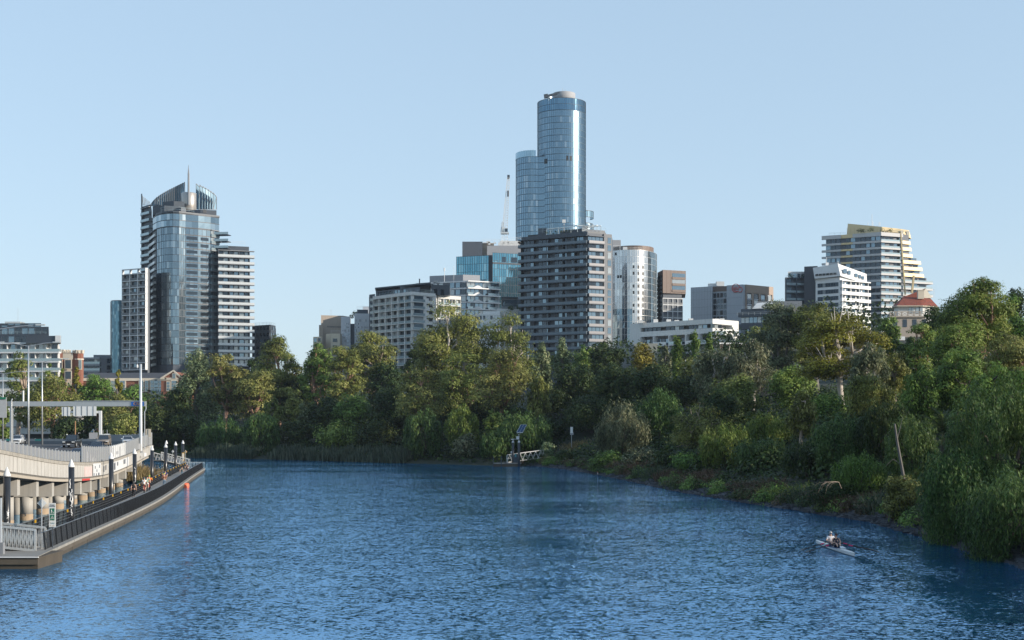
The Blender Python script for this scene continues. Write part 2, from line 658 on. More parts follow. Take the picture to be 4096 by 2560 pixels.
def balc(b, A, B, z0, z1, nf, nb, wall, balu, slab, depth=1.6, ext0=0., ext1=0., gl=GL, bh=1.05, st=.3, wfrac=.8, blades=None, solid=0, reveal=None):
    """Continuous balconies: per storey one slab with its balustrade, a glazed wall behind, party walls between."""
    f = Face(A, B)
    fh, bw = (z1 - z0) / nf, f.L / nb
    for j in range(nf + 1):
        z = z0 + j * fh
        mb = MB()
        f.box(mb, -ext0, f.L + ext1, z - st, z, -.1, depth)
        s = b.part(mb, 'balcony', slab)
        if j < nf or solid:
            m2 = MB()
            f.box(m2, -ext0 + .02, f.L + ext1 - .02, z + (.02 if not solid else -.12), z + bh, depth - .12, depth - .03)
            if ext0 or True:
                f.box(m2, -ext0 + .02, -ext0 + .1, z + .02, z + bh, .1, depth - .14)
                f.box(m2, f.L + ext1 - .1, f.L + ext1 - .02, z + .02, z + bh, .1, depth - .14)
            m2.build('balustrade', balu, s)
    if blades:
        mb = MB()
        for q in blades:
            f.box(mb, q * f.L - .12, q * f.L + .12, z0, z1 - st - .02, -.1, depth * .8)
        b.part(mb, 'party_wall', wall)
    for j in range(nf):
        z = z0 + j * fh
        for i in range(nb):
            if reveal and reveal(i, j): continue
            w = bw * wfrac
            b.pane(f.p((i + .5) * bw, .05, z + (fh - st) / 2), f.rz, w, (fh - st) * .94, random.choice(gl))
    return f


def curtain(b, pts, z0, z1, nf, m, sub=1, off=.06, mull=None, band=None, jit=.016, bandh=.28, mw=.08, name='curtain_wall', mfun=None, every=1, vents=True):
    """A glass skin: one quad per pane, each tipped a little, thin mullions and a floor band on every storey."""
    mb, mm = MB(), MB()
    ms = [m] if not isinstance(m, (list, tuple)) else list(m)
    fh = (z1 - z0) / nf
    segs = []
    for A, B_ in zip(pts[:-1], pts[1:]):
        for k in range(sub):
            a = (lerp(A[0], B_[0], k / sub), lerp(A[1], B_[1], k / sub))
            c = (lerp(A[0], B_[0], (k + 1) / sub), lerp(A[1], B_[1], (k + 1) / sub))
            segs.append((a, c))
    for i, (a, c) in enumerate(segs):
        f = Face(a, c)
        for j in range(nf):
            q = [random.uniform(-jit, jit) for _ in range(4)]
            z_0, z_1 = z0 + j * fh, z0 + (j + 1) * fh
            mi = mfun(i, j, len(segs), nf) if mfun else 0
            if mi is None: continue
            mb.quad(f.p(0, off + q[0], z_0), f.p(f.L, off + q[1], z_0), f.p(f.L, off + q[2], z_1), f.p(0, off + q[3], z_1), mi, random.random() ** 1.3)
        if mull and i % every == 0:
            f.box(mm, -mw / 2, mw / 2, z0, z1, off - .02, off + .1)
    w = b.part(mb, name, ms)
    if mull:
        b.part(mm, 'glazing', mull)
    if band:
        for j in range(nf + 1):
            m3 = MB()
            z = z0 + j * fh
            for a, c in segs:
                f = Face(a, c)
                f.box(m3, -.02, f.L + .02, z - bandh / 2, z + bandh / 2, off - .03, off + .07)
            b.part(m3, 'floor_band', band)
    return w


def arc(cx, cy, rx, ry, a0, a1, n):
    return [(cx + rx * math.cos(math.radians(lerp(a0, a1, k / n))), cy + ry * math.sin(math.radians(lerp(a0, a1, k / n)))) for k in range(n + 1)]


def railing_mesh(pts, h=1.0, m=0):
    mb = MB()
    for a, c in zip(pts[:-1], pts[1:]):
        A, C = Vector(a), Vector(c)
        for k in (.5, 1.0):
            mb.bar(A + Vector((0, 0, h * k)), C + Vector((0, 0, h * k)), .07, .07)
        n = max(1, int((C - A).length / 2.2))
        for i in range(n + 1):
            q = A.lerp(C, i / n)
            mb.bar(q, q + Vector((0, 0, h)), .06, .06)
    return mb


# ---------------------------------------------------------------- the towers on the left
def tower_with_spire():
    lab = 'tall curved glass apartment tower crowned by glass fins and a spire'
    b = Bld('spire_tower', lab, 'tower', (X(183, 612), 612, 8))
    zt = Zv(213.7, 600)
    curve = [P(151, 622), P(153.5, 611), P(157, 604), P(161.5, 600), P(167, 597.8), P(173, 597), P(179, 597.8), P(185.3, 600)]
    flat = [P(185.3, 600), P(198, 603), P(210.5, 607), P(218.7, 611)]
    poly = curve + flat[1:] + [P(216, 640), P(155, 642)]
    b.core(poly, 8, zt, dkwall)
    n = 22
    zb = zt - n * 3.0
    curtain(b, curve[2:], zb, zt - 6.2, n - 2, glass_grey, sub=3, mull=dark, band=dark, bandh=.18)
    curtain(b, flat, zb, zt - 6.2, n - 2, glass_grey, sub=3, mull=dark, band=dark, bandh=.5)
    curtain(b, curve + flat[1:], zt - 6, zt - .3, 2, glass_grey, sub=2, mull=None, band=dark, bandh=.3, off=.25)
    mb = MB()
    mb.prism([(p[0] * 1.0, p[1]) for p in [P(150.6, 622), P(156.8, 603), P(161.5, 599), P(167, 597), P(173, 596.2), P(179, 597), P(185.3, 599.2), P(219.6, 610.4), P(216, 640), P(155, 642)]], zt, zt + .7)
    b.part(mb, 'cornice', dark)
    f = Face(flat[0], flat[1])
    f2 = Face(flat[1], flat[2])
    for j in range(n - 3):
        z = zb + j * 3.0 + 1.5
        for fc, w in ((f, .86), (f2, .62)):
            b.pane(fc.p(fc.L * .52, .14, z), fc.rz, fc.L * w, 1.35, glass_dk)
    # balconies on the left shoulder and on the right corner
    balc(b, P(149.2, 624), P(156.4, 606), zb, zt - 6, n - 2, 2, dkwall, baluwhite, dark, depth=.9)
    balc(b, flat[2], flat[3], zb, zt - 6, n - 2, 2, grey, baluglass, grey, depth=.7, gl=[glass_pale, glass_md])
    for k in range(3):
        z = zt - 8 - 3.0 * k
        mb = MB().box((X(222, 609), 610, z), (6.5, 4, .3), -.2)
        s = b.part(mb, 'balcony', dark)
        MB().box((X(222, 609), 607.9, z + .65), (6.3, .08, 1.0), -.2).build('balustrade', baluglass, s)
    # blade wing at the back left
    wing = [P(141, 628), P(151, 620), P(152, 640), P(143, 646)]
    b.core(wing, 8, Zv(206, 625), dkwall, 'rear_wing')
    balc(b, P(142.6, 627), P(151, 620.5), Zv(270, 622), Zv(207, 622), 9, 2, dkwall, baluglass, grey, depth=1.1)
    mb = MB().prism([P(141, 627), P(142.2, 625.6), P(142.6, 636), P(141.3, 637)], 8, Zv(194, 627))
    b.part(mb, 'blade_wall', dark)
    mb = MB()
    for k in range(6):
        u = 142.5 + k * 1.4
        mb.bar((*P(u, 629), Zv(196 + k * 1.1, 629)), (*P(u + .9, 629), Zv(205.5, 629)), .25, .25)
        mb.bar((*P(u, 633), Zv(197 + k * 1.1, 633)), (*P(u, 629), Zv(197 + k * 1.1, 629)), .15, .15)
    b.part(mb, 'roof_frame', steel)
    # plant rooms
    for u0, u1, v0, d0, d1, m in ((152.6, 176, 205.5, 606, 628, dark), (163, 184.6, 201, 612, 630, dark), (184.6, 216.5, 209.6, 612, 634, dkwall), (176, 186, 207.5, 606, 612, dkwall)):
        mb = MB().prism([P(u0, d0 + 2), P((u0 + u1) / 2, d0), P(u1, d0 + 2), P(u1, d1), P(u0, d1)], zt + .7, Zv(v0, d0))
        b.part(mb, 'plant_room', m)
    mb = MB()
    for k in range(12):
        mb.quad((X(203 + k * .0, 611.7), 611.7, Zv(212.6, 612) + k * .12), (X(206.5, 612.6), 612.6, Zv(212.6, 612) + k * .12), (X(206.5, 612.6), 612.6, Zv(212.6, 612) + k * .12 + .06), (X(203, 611.7), 611.7, Zv(212.6, 612) + k * .12 + .06))
    b.part(mb, 'roof_vent', black)
    mb = railing_mesh([(*P(161, 600), zt + .7), (*P(167, 598.2), zt + .7), (*P(179, 598.6), zt + .7), (*P(194, 604), zt + .7)], 2.0)
    b.part(mb, 'roof_railing', baluglass)
    # core drum and spire
    cx, cy = X(188.8, 622), 622
    b.part(MB().lathe((cx, cy, 0), [(3.35, zt), (3.35, Zv(192.2, 618)), (3.1, Zv(191.6, 618))], 20), 'core_drum', mat('drum_metal', (.46, .42, .38), .35, .5, .1, .4), True)
    zs = Zv(165, 618)
    b.part(MB().lathe((X(188.6, 618), 618, 0), [(.55, Zv(205, 618)), (.42, zs - 4), (.14, zs - 1.2), (.08, zs)], 10), 'spire', grey)
    # glass fins of the crown: two rising arcs
    for k in range(15):
        t = k / 14
        u = lerp(151.5, 180.2, t)
        d = 622 + 14 * math.sin(math.pi * (.15 + .5 * t))
        top = lerp(201.5, 184.5, t ** .8)
        fin(b, u, d, top, 206, 2.0 + t * .5, -1)
    for k in range(7):
        t = k / 6
        u = lerp(196.2, 213.2, t ** .85)
        d = 634 - 10 * t
        fin(b, u, d, lerp(184.5, 193.6, t ** 1.1), 209, 1.9 - t * .6, 1)
    b.flush()


def fin(b, u, d, vt, vb, w, s):
    x, zt, zb = X(u, d), Zv(vt, d), Zv(vb, d)
    mb = MB()
    y2 = d + 1.4 * s
    a = [(x, d, zb), (x + w, y2, zb), (x + w, y2, zt + (.9 if s < 0 else -1.4)), (x, d, zt + (-.9 if s < 0 else .4))]
    n = .05
    mb.add([(p[0], p[1] - n, p[2]) for p in a] + [(p[0], p[1] + n, p[2]) for p in a], [(0, 1, 2, 3), (7, 6, 5, 4), (0, 4, 5, 1), (1, 5, 6, 2), (2, 6, 7, 3), (3, 7, 4, 0)])
    o = b.part(mb, 'crown_fin', FINGLASS)
    m2 = MB()
    for i in range(4):
        m2.bar(Vector(a[i]) - Vector((0, .1, 0)), Vector(a[(i + 1) % 4]) - Vector((0, .1, 0)), .22, .22)
    m2.bar(Vector(a[0]) - Vector((0, .1, 0)), Vector(a[2]) - Vector((0, .1, 0)), .18, .18)
    m2.build('fin_frame', grey, o)


FINGLASS = glass('crown_fin_glass', (.24, .36, .44), .12, .35)


def left_cluster():
    b = Bld('white_grid_apartments', 'narrow white gridded apartment slab beside the spired tower', 'building', (X(136, 595), 595, 8))
    zt = Zv(268.7, 590)
    A, C = P(124, 597), P(147.6, 590)
    b.core([A, C, P(150, 612), P(126, 620)], 8, zt - 1.5, dkwall)
    n = 14
    loggia(b, A, C, zt - 2.0 - n * 2.95, zt - 2.0, n, 3, white, baludark, .93, .9, 1.3)
    f = Face(A, C)
    mb = MB()
    for i in range(4): f.box(mb, i * f.L / 3 - .15 if i else 0, i * f.L / 3 + .15 if i < 3 else f.L, zt - 2.0, zt, 0, 1.28)
    f.box(mb, 0, f.L, zt - .01, zt + .3, -.1, 1.3)
    b.part(mb, 'roof_pergola', white)
    mb = MB().prism([C, P(149.4, 590.5), P(150.6, 611), P(150, 612)], 8, zt)
    b.part(mb, 'side_wall', dark)
    b.flush(98)

    b = Bld('teal_glass_block', 'low teal glass block left of the white gridded slab', 'building', (X(117, 610), 610, 8))
    zt = Zv(300.4, 600)
    pts = [P(110.7, 606), P(112, 603.5), P(114.4, 602.4), P(117.5, 602)]
    b.core(pts + [P(124, 603), P(124, 625), P(111, 628)], 8, zt, dkwall)
    n = 11
    zb = zt - n * 3
    curtain(b, pts + [P(123.9, 603)], zb, zt, n * 2, glass_teal, sub=2, mull=dark, band=None)
    f = Face(P(114.8, 602.5), P(123.9, 603))
    for j in range(n):
        b.pane(f.p(f.L * .55, .12, zb + j * 3 + 1.2), f.rz, f.L * .72, 1.5, glass_dk)
    b.part(MB().prism(pts + [P(124, 603), P(124, 625), P(111, 628)], zt, zt + .35), 'roof_edge', grey)
    b.flush()

    b = Bld('balcony_tower', 'stepped apartment tower with pale glass balconies right of the spired tower', 'building', (X(235, 615), 615, 8))
    zt = Zv(250, 606)
    A, C = P(217.6, 606), P(249.5, 611)
    b.core([A, C, P(250, 640), P(219, 640)], 8, zt, dark)
    n = 17
    balc(b, A, C, zt - n * 3.0, zt, n, 6, dark, baluwhite, grey, depth=1.9, ext1=1.9, blades=(.02, .36, .66, .98), gl=[glass_pale, glass_md, glass_pale, glass_dk])
    b.part(MB().prism([P(223, 612), P(249, 616), P(249, 636), P(223, 636)], zt + .02, Zv(245.6, 612)), 'penthouse', dark)
    b.part(railing_mesh([(*P(221, 608), zt + 3), (*P(245, 612), zt + 3)], 1.4), 'roof_railing', baluwhite)
    b.flush()

    b = Bld('dark_low_block', 'dark low apartment block at the foot of the balcony tower', 'building', (X(264, 645), 645, 8))
    zt = Zv(324.5, 640)
    A, C, D = P(252.5, 648), P(270, 641), P(275, 648)
    b.core([A, C, D, P(276, 670), P(254, 676)], 8, zt, black)
    punch(b, A, C, zt - 30, zt, 10, 5, dark, .72, .55, .25, gl=[glass_dk, glass_dk, glass_md])
    punch(b, C, D, zt - 30, zt, 10, 2, dark, .6, .55, .25, gl=[glass_dk, glass_md])
    b.part(railing_mesh([(*A, zt), (*C, zt), (*D, zt)], 1.2), 'roof_railing', baluglass)
    b.flush()

    # far left flats
    b = Bld('stepped_apartments', 'stepped apartment block with white terraces and charcoal top floors', 'building', (X(25, 530), 530, 8))
    z = [Zv(v, 520) for v in (321.5, 337, 342.6, 350.5, 358, 365, 380)]
    b.core([P(-12, 522), P(58, 520), P(60, 550), P(-12, 552)], 8, z[2], offwhite)
    b.core([P(-12, 526), P(48.6, 524), P(49, 548), P(-12, 550)], z[2], z[1] + 4.2, dark, 'upper_storey')
    b.core([P(-12, 530), P(41, 528.5), P(41, 546), P(-12, 548)], z[1] + 4.2, z[0], dark, 'top_storey')
    punch(b, P(-12, 526), P(48.6, 524), z[2], z[1] + 4.1, 2, 9, dark, .85, .7, .2, gl=[glass_dk, glass_md])
    punch(b, P(-12, 530), P(41, 528.5), z[1] + 4.4, z[0], 2, 8, dark, .85, .66, .2, gl=[glass_dk, glass_md])
    balc(b, P(-12, 522), P(58, 520), z[6], z[2], 4, 10, offwhite, baluglass, white, depth=2.2, ext1=1.2, st=.55, blades=(.1, .3, .5, .7, .86), gl=[glass_dk, glass_pale, glass_md])
    b.part(MB().prism([P(26, 518), P(61, 517), P(61, 523), P(26, 524)], z[2] - .4, z[2] + 2.4), 'dark_fascia', dark)
    b.part(MB().box((X(58, 516.9), 516.9, z[2] + 1.2), (2, .3, 2.6)), 'white_fin', white)
    b.part(railing_mesh([(*P(0, 524), z[0] - 4.6), (*P(46, 523), z[0] - 4.6)], 1.1), 'roof_railing', baluglass)
    mb = MB().box((X(14, 535), 535, z[0] + .5), (6, 3, 1.0)).box((X(20, 535), 535, z[0] + .4), (3, 2, .8))
    b.part(mb, 'roof_plant', alu)
    b.part(MB().tube([(X(18, 536), 536, z[0]), (X(18, 536), 536, z[0] + 6.5)], .06), 'aerial', steel)
    b.flush()

    b = Bld('grey_flats', 'low grey flats between the brick school tower and the teal block', 'building', (X(96, 630), 630, 8))
    zt = Zv(357.6, 625)
    A, C = P(81, 625), P(101, 623)
    b.core([A, C, P(111, 626), P(112, 650), P(82, 650)], 8, zt, midgrey)
    balc(b, A, C, zt - 12, zt, 4, 6, midgrey, baluglass, midgrey, depth=1.3, st=.8)
    punch(b, P(106, 624.4), P(111, 626), zt - 12, zt, 4, 1, midgrey, .7, .6, .25)
    b.core([P(93.5, 630), P(110.4, 631), P(110.4, 648), P(93.5, 648)], zt, Zv(354.8, 630), grey, 'penthouse')
    b.flush()


# ---------------------------------------------------------------- the brick school
def school():
    d = 560
    b = Bld('brick_school', 'old red brick school with a battlemented tower and slate roofs', 'school', (X(90, d), d, 8))

    def q(zx, zy, dd=d):
        return P(zx / 8.64, dd), Zv(300 + zy / 8.64, dd)

    def block(x0, x1, d0, d1, z0, z1, m, name='wall'):
        return b.part(MB().prism([P(x0, d0), P(x1, d0), P(x1, d1), P(x0, d1)], z0, z1), name, m)

    zt = Zv(352.5, d)
    block(61, 75, d + 1, d + 10, 8, zt, brickm, 'tower')
    for (u0, u1, dd, v) in ((54, 63.4, d, 352.8), (73.2, 82.2, d, 353.3), (41, 49.8, d + 8, 353.6), (64, 69, d + 10, 353)):
        u = (u0 + u1) / 2
        r = (u1 - u0) / 2 / F * dd
        z = Zv(v, dd)
        tw = b.part(MB().lathe((X(u, dd), dd + r, 0), [(r, 8), (r, z)], 8), 'turret', brickm)
        MB().lathe((X(u, dd), dd + r, 0), [(r + .12, z - 2.6), (r + .12, z - 2.1)], 8).build('stone_band', stone, tw)
        mb = MB()
        for k in range(8):
            g = math.radians(22.5 + 45 * k)
            cx, cy = X(u, dd) + math.cos(g) * r * .9, dd + r + math.sin(g) * r * .9
            mb.box((cx, cy, z + .55), (.75, .75, 1.1), g)
            mb.box((cx, cy, z + 1.22), (.9, .9, .25), g)
        mb.build('battlement', stone, tw)
    mb = MB()
    f = Face(P(62, d + .8), P(74, d + .8))
    for k in range(4):
        f.box(mb, .3 + k * 1.3, 1.0 + k * 1.3, zt - .1, zt + .9, -.3, .3)
    f.box(mb, .4, f.L - .4, zt - 2.8, zt - .3, -.2, .2)
    f.box(mb, f.L * .2, f.L * .8, zt - 14, zt - 3.2, -.2, .15)
    b.part(mb, 'stone_panel', stone)
    for zx, zy, w, h in ((590, 555, 2.3, 3.4), (525, 552, 1.0, 3.4), (693, 558, 1.1, 3.6), (590, 650, 2.3, 3.0)):
        p, z = q(zx, zy, d - .2)
        fr = b.part(MB().box((p[0], p[1] - .05, z), (w * 1.25, .3, h * 1.15)), 'window', stone)
        MB().box((p[0], p[1] - .2, z), (w, .1, h)).build('pane', glass_md, fr)
    # flagpole on the tower
    b.part(MB().tube([(X(58.6, d + 3), d + 3, zt), (X(58.6, d + 3), d + 3, Zv(336, d))], .09), 'flagpole', alu)
    # long slate wing and gable
    zr, ze = Zv(372.7, d + 8), Zv(378, d)
    x0, x1 = X(82, d), X(163, d)
    block(0, 55, d + 3, d + 14, 8, Zv(378, d), brickm)
    b.part(MB().prism([P(0, d + 2.6), P(55, d + 2.6), P(55, d + 3.0), P(0, d + 3)], Zv(380.5, d), Zv(378, d) + .5), 'parapet', stone)
    block(82, 161, d + 2, d + 16, 8, ze, brickm, 'wing')
    mb = MB()
    mb.add([(x0, d + 1.6, ze), (x1, d + 1.6, ze), (x1, d + 9, zr), (x0, d + 9, zr), (x0, d + 16.4, ze), (x1, d + 16.4, ze)], [(0, 1, 2, 3), (3, 2, 5, 4), (0, 3, 4), (1, 5, 2), (0, 4, 5, 1)])
    b.part(mb, 'roof', slate)
    b.part(MB().box(((x0 + x1) / 2, d + 1.8, ze - .55), (x1 - x0, .5, 1.1)), 'parapet', stone)
    g0, g1 = X(161, d - 4), X(182, d - 4)
    gm = (g0 + g1) / 2 + .8
    zp = Zv(371.4, d - 4)
    zs = Zv(379, d - 4)
    mb = MB()
    a = [(g0, d - 4, 8), (g1, d - 4, 8), (g1, d - 4, zs), (gm, d - 4, zp), (g0, d - 4, zs)]
    mb.add(a + [(p[0], d + 20, p[2]) for p in a], [(4, 3, 2, 1, 0), (5, 6, 7, 8, 9), (0, 1, 6, 5), (1, 2, 7, 6), (2, 3, 8, 7), (3, 4, 9, 8), (4, 0, 5, 9)])
    b.part(mb, 'gable_end', brickm)
    mb = MB()
    mb.bar((g0 - .2, d - 4.15, zs + .1), (gm, d - 4.15, zp + .3), .5, .6)
    mb.bar((gm, d - 4.15, zp + .3), (g1 + .2, d - 4.15, zs + .1), .5, .6)
    mb.box(((g0 + g1) / 2, d - 4.1, Zv(378.7, d)), (5.5, .3, .5)).box(((g0 + g1) / 2, d - 4.1, Zv(380.2, d)), (g1 - g0, .3, .45))
    mb.box((g0 + 1.1, d - 4.1, Zv(379, d)), (2.2, .3, 1.0))
    b.part(mb, 'stone_band', stone)
    for zx, zy, w, h, dd in ((1325, 742, 2.3, 4.6, d + 1.6), (1370, 742, 2.3, 4.6, d + 1.6), (1222, 742, 1.6, 4.6, d + 1.6), (1267, 742, 1.2, 4.6, d + 1.6), (1325, 826, 2.3, 4, d + 1.6), (1370, 826, 2.3, 4, d + 1.6),
                             (1505, 656, 1.2, 1.9, d - 4.2), (1505, 740, 2.0, 4.2, d - 4.2), (1455, 745, 1.2, 3.6, d - 4.2), (1060, 742, 2.0, 4.4, d + 1.6), (980, 742, 2.0, 4.4, d + 1.6), (40, 700, 3.2, 3.2, d + 2.7)):
        p, z = q(zx, zy, dd)
        fr = b.part(MB().box((p[0], p[1] - .02, z), (w * 1.35, .3, h * 1.12)), 'window', stone)
        mb = MB()
        for k in range(2):
            for j in range(3):
                mb.box((p[0] + (k - .5) * w * .5, p[1] - .2, z + (j - 1) * h * .33), (w * .42, .06, h * .28))
        mb.build('pane', glass_md, fr)
# ---------------------------------------------------------------- leaves and trees
LEAF = {
    'olive': leafmat('leaves_olive_gum', (0.030, 0.040, 0.010), (0.228, 0.263, 0.059), (0.355, 0.349, 0.116)),
    'green': leafmat('leaves_mid_green', (0.022, 0.042, 0.010), (0.164, 0.263, 0.048), (0.261, 0.345, 0.083)),
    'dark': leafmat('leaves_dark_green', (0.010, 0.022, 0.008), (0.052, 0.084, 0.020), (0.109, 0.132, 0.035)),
    'grey': leafmat('leaves_grey_gum', (0.032, 0.042, 0.022), (0.187, 0.214, 0.110), (0.356, 0.333, 0.186)),
    'rust': leafmat('leaves_rusty_gum', (0.034, 0.036, 0.010), (0.238, 0.246, 0.062), (0.368, 0.344, 0.116)),
    'gold': leafmat('leaves_golden_green', (0.045, 0.045, 0.006), (0.269, 0.244, 0.030), (0.400, 0.370, 0.067)),
    'lime': leafmat('leaves_fresh_green', (0.032, 0.058, 0.010), (0.186, 0.265, 0.047), (0.355, 0.356, 0.106)),
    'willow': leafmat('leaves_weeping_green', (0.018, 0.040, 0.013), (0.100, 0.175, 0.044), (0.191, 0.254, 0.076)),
    'silver': leafmat('leaves_cottonwood', (0.042, 0.062, 0.026), (0.194, 0.252, 0.115), (0.389, 0.400, 0.230)),
    'cypress': leafmat('leaves_cypress', (0.020, 0.042, 0.008), (0.140, 0.218, 0.038), (0.234, 0.296, 0.062)),
    'palm': leafmat('palm_fronds', (.03, .05, .014), (.08, .11, .03), (.16, .16, .06)),
    'reed': leafmat('reed_blades', (.035, .055, .034), (.085, .115, .072), (.15, .17, .11)),
    'drygrass': leafmat('dry_grass', (.06, .040, .025), (.14, .095, .058), (.22, .16, .10)),
    'strawgrass': leafmat('straw_grass', (.16, .13, .05), (.30, .24, .10), (.40, .32, .16)),
}
BARK = {
    'pale': mat('bark_pale_gum', (.40, .31, .24), .8, var=.35, scale=.9),
    'pink': mat('bark_pinkish_gum', (.36, .21, .15), .8, var=.35, scale=.9),
    'dark': mat('bark_dark', (.07, .055, .042), .9, var=.4, scale=2),
    'grey': mat('bark_grey', (.15, .135, .12), .85, var=.3, scale=1.5),
    'white': mat('bark_white_gum', (.50, .44, .38), .75, var=.2, scale=1.2),
}


def leaf_arrays(C, R, n, size, rng, shell=.35, out=1.0, up=.35, droop=0., aspect=1.7, power=2.0, flat=0):
    K = len(C)
    w = (R.prod(1)) ** (power / 3.)
    idx = rng.choice(K, n, p=w / w.sum())
    D = rng.normal(size=(n, 3))
    D /= np.linalg.norm(D, axis=1, keepdims=True)
    if flat: D[:, 2] = np.where(D[:, 2] < -.5, -D[:, 2] * .5, D[:, 2])
    r = shell + (1 - shell) * rng.random((n, 1)) ** .6
    # ragged clumps: the radius swells and shrinks with direction
    ph = rng.random((K, 3)) * 6.28
    rag = 1 + .22 * np.sin(D[:, :1] * 4 + ph[idx, :1]) * np.cos(D[:, 1:2] * 5 + ph[idx, 1:2]) + .12 * np.sin(D[:, 2:3] * 7 + ph[idx, 2:3])
    pos = C[idx] + D * r * R[idx] * rag
    N_ = D * out + rng.normal(size=(n, 3)) * .30 + np.array([0, 0, up])
    N_ /= np.linalg.norm(N_, axis=1, keepdims=True) + 1e-9
    T = rng.normal(size=(n, 3)) * (1 - .75 * droop) + np.array([0, 0, -1.6]) * droop
    T -= N_ * (T * N_).sum(1, keepdims=True)
    T /= np.linalg.norm(T, axis=1, keepdims=True) + 1e-9
    B = np.cross(N_, T)
    a = size * (.55 + .9 * rng.random((n, 1)))
    b = a / aspect
    q = np.stack([pos - T * a, pos + B * b, pos + T * a, pos - B * b], 1).reshape(-1, 3)
    tint = .45 * rng.random(K)[idx] + .55 * rng.random(n)
    return q, tint


def leaf_object(name, q, tint, m, parent, off):
    q = q - np.array(off)
    n = len(q) // 4
    me = np_mesh(name, q, np.arange(n * 4).reshape(n, 4), tint)
    me.materials.append(m)
    return link(name, me, parent)


def leafball(cs, r, n, size):
    rng = np.random.default_rng(len(cs) * 13 + n)
    C = np.array(cs, float)
    q, t = leaf_arrays(C, np.full((len(C), 3), r) * np.array([1, 1, .75]), n, size, rng)
    mb = MB()
    for i in range(n): mb.quad(*[tuple(p) for p in q[i * 4:i * 4 + 4]], 0, float(t[i]))
    return mb


TREE_LEAVES = [0]


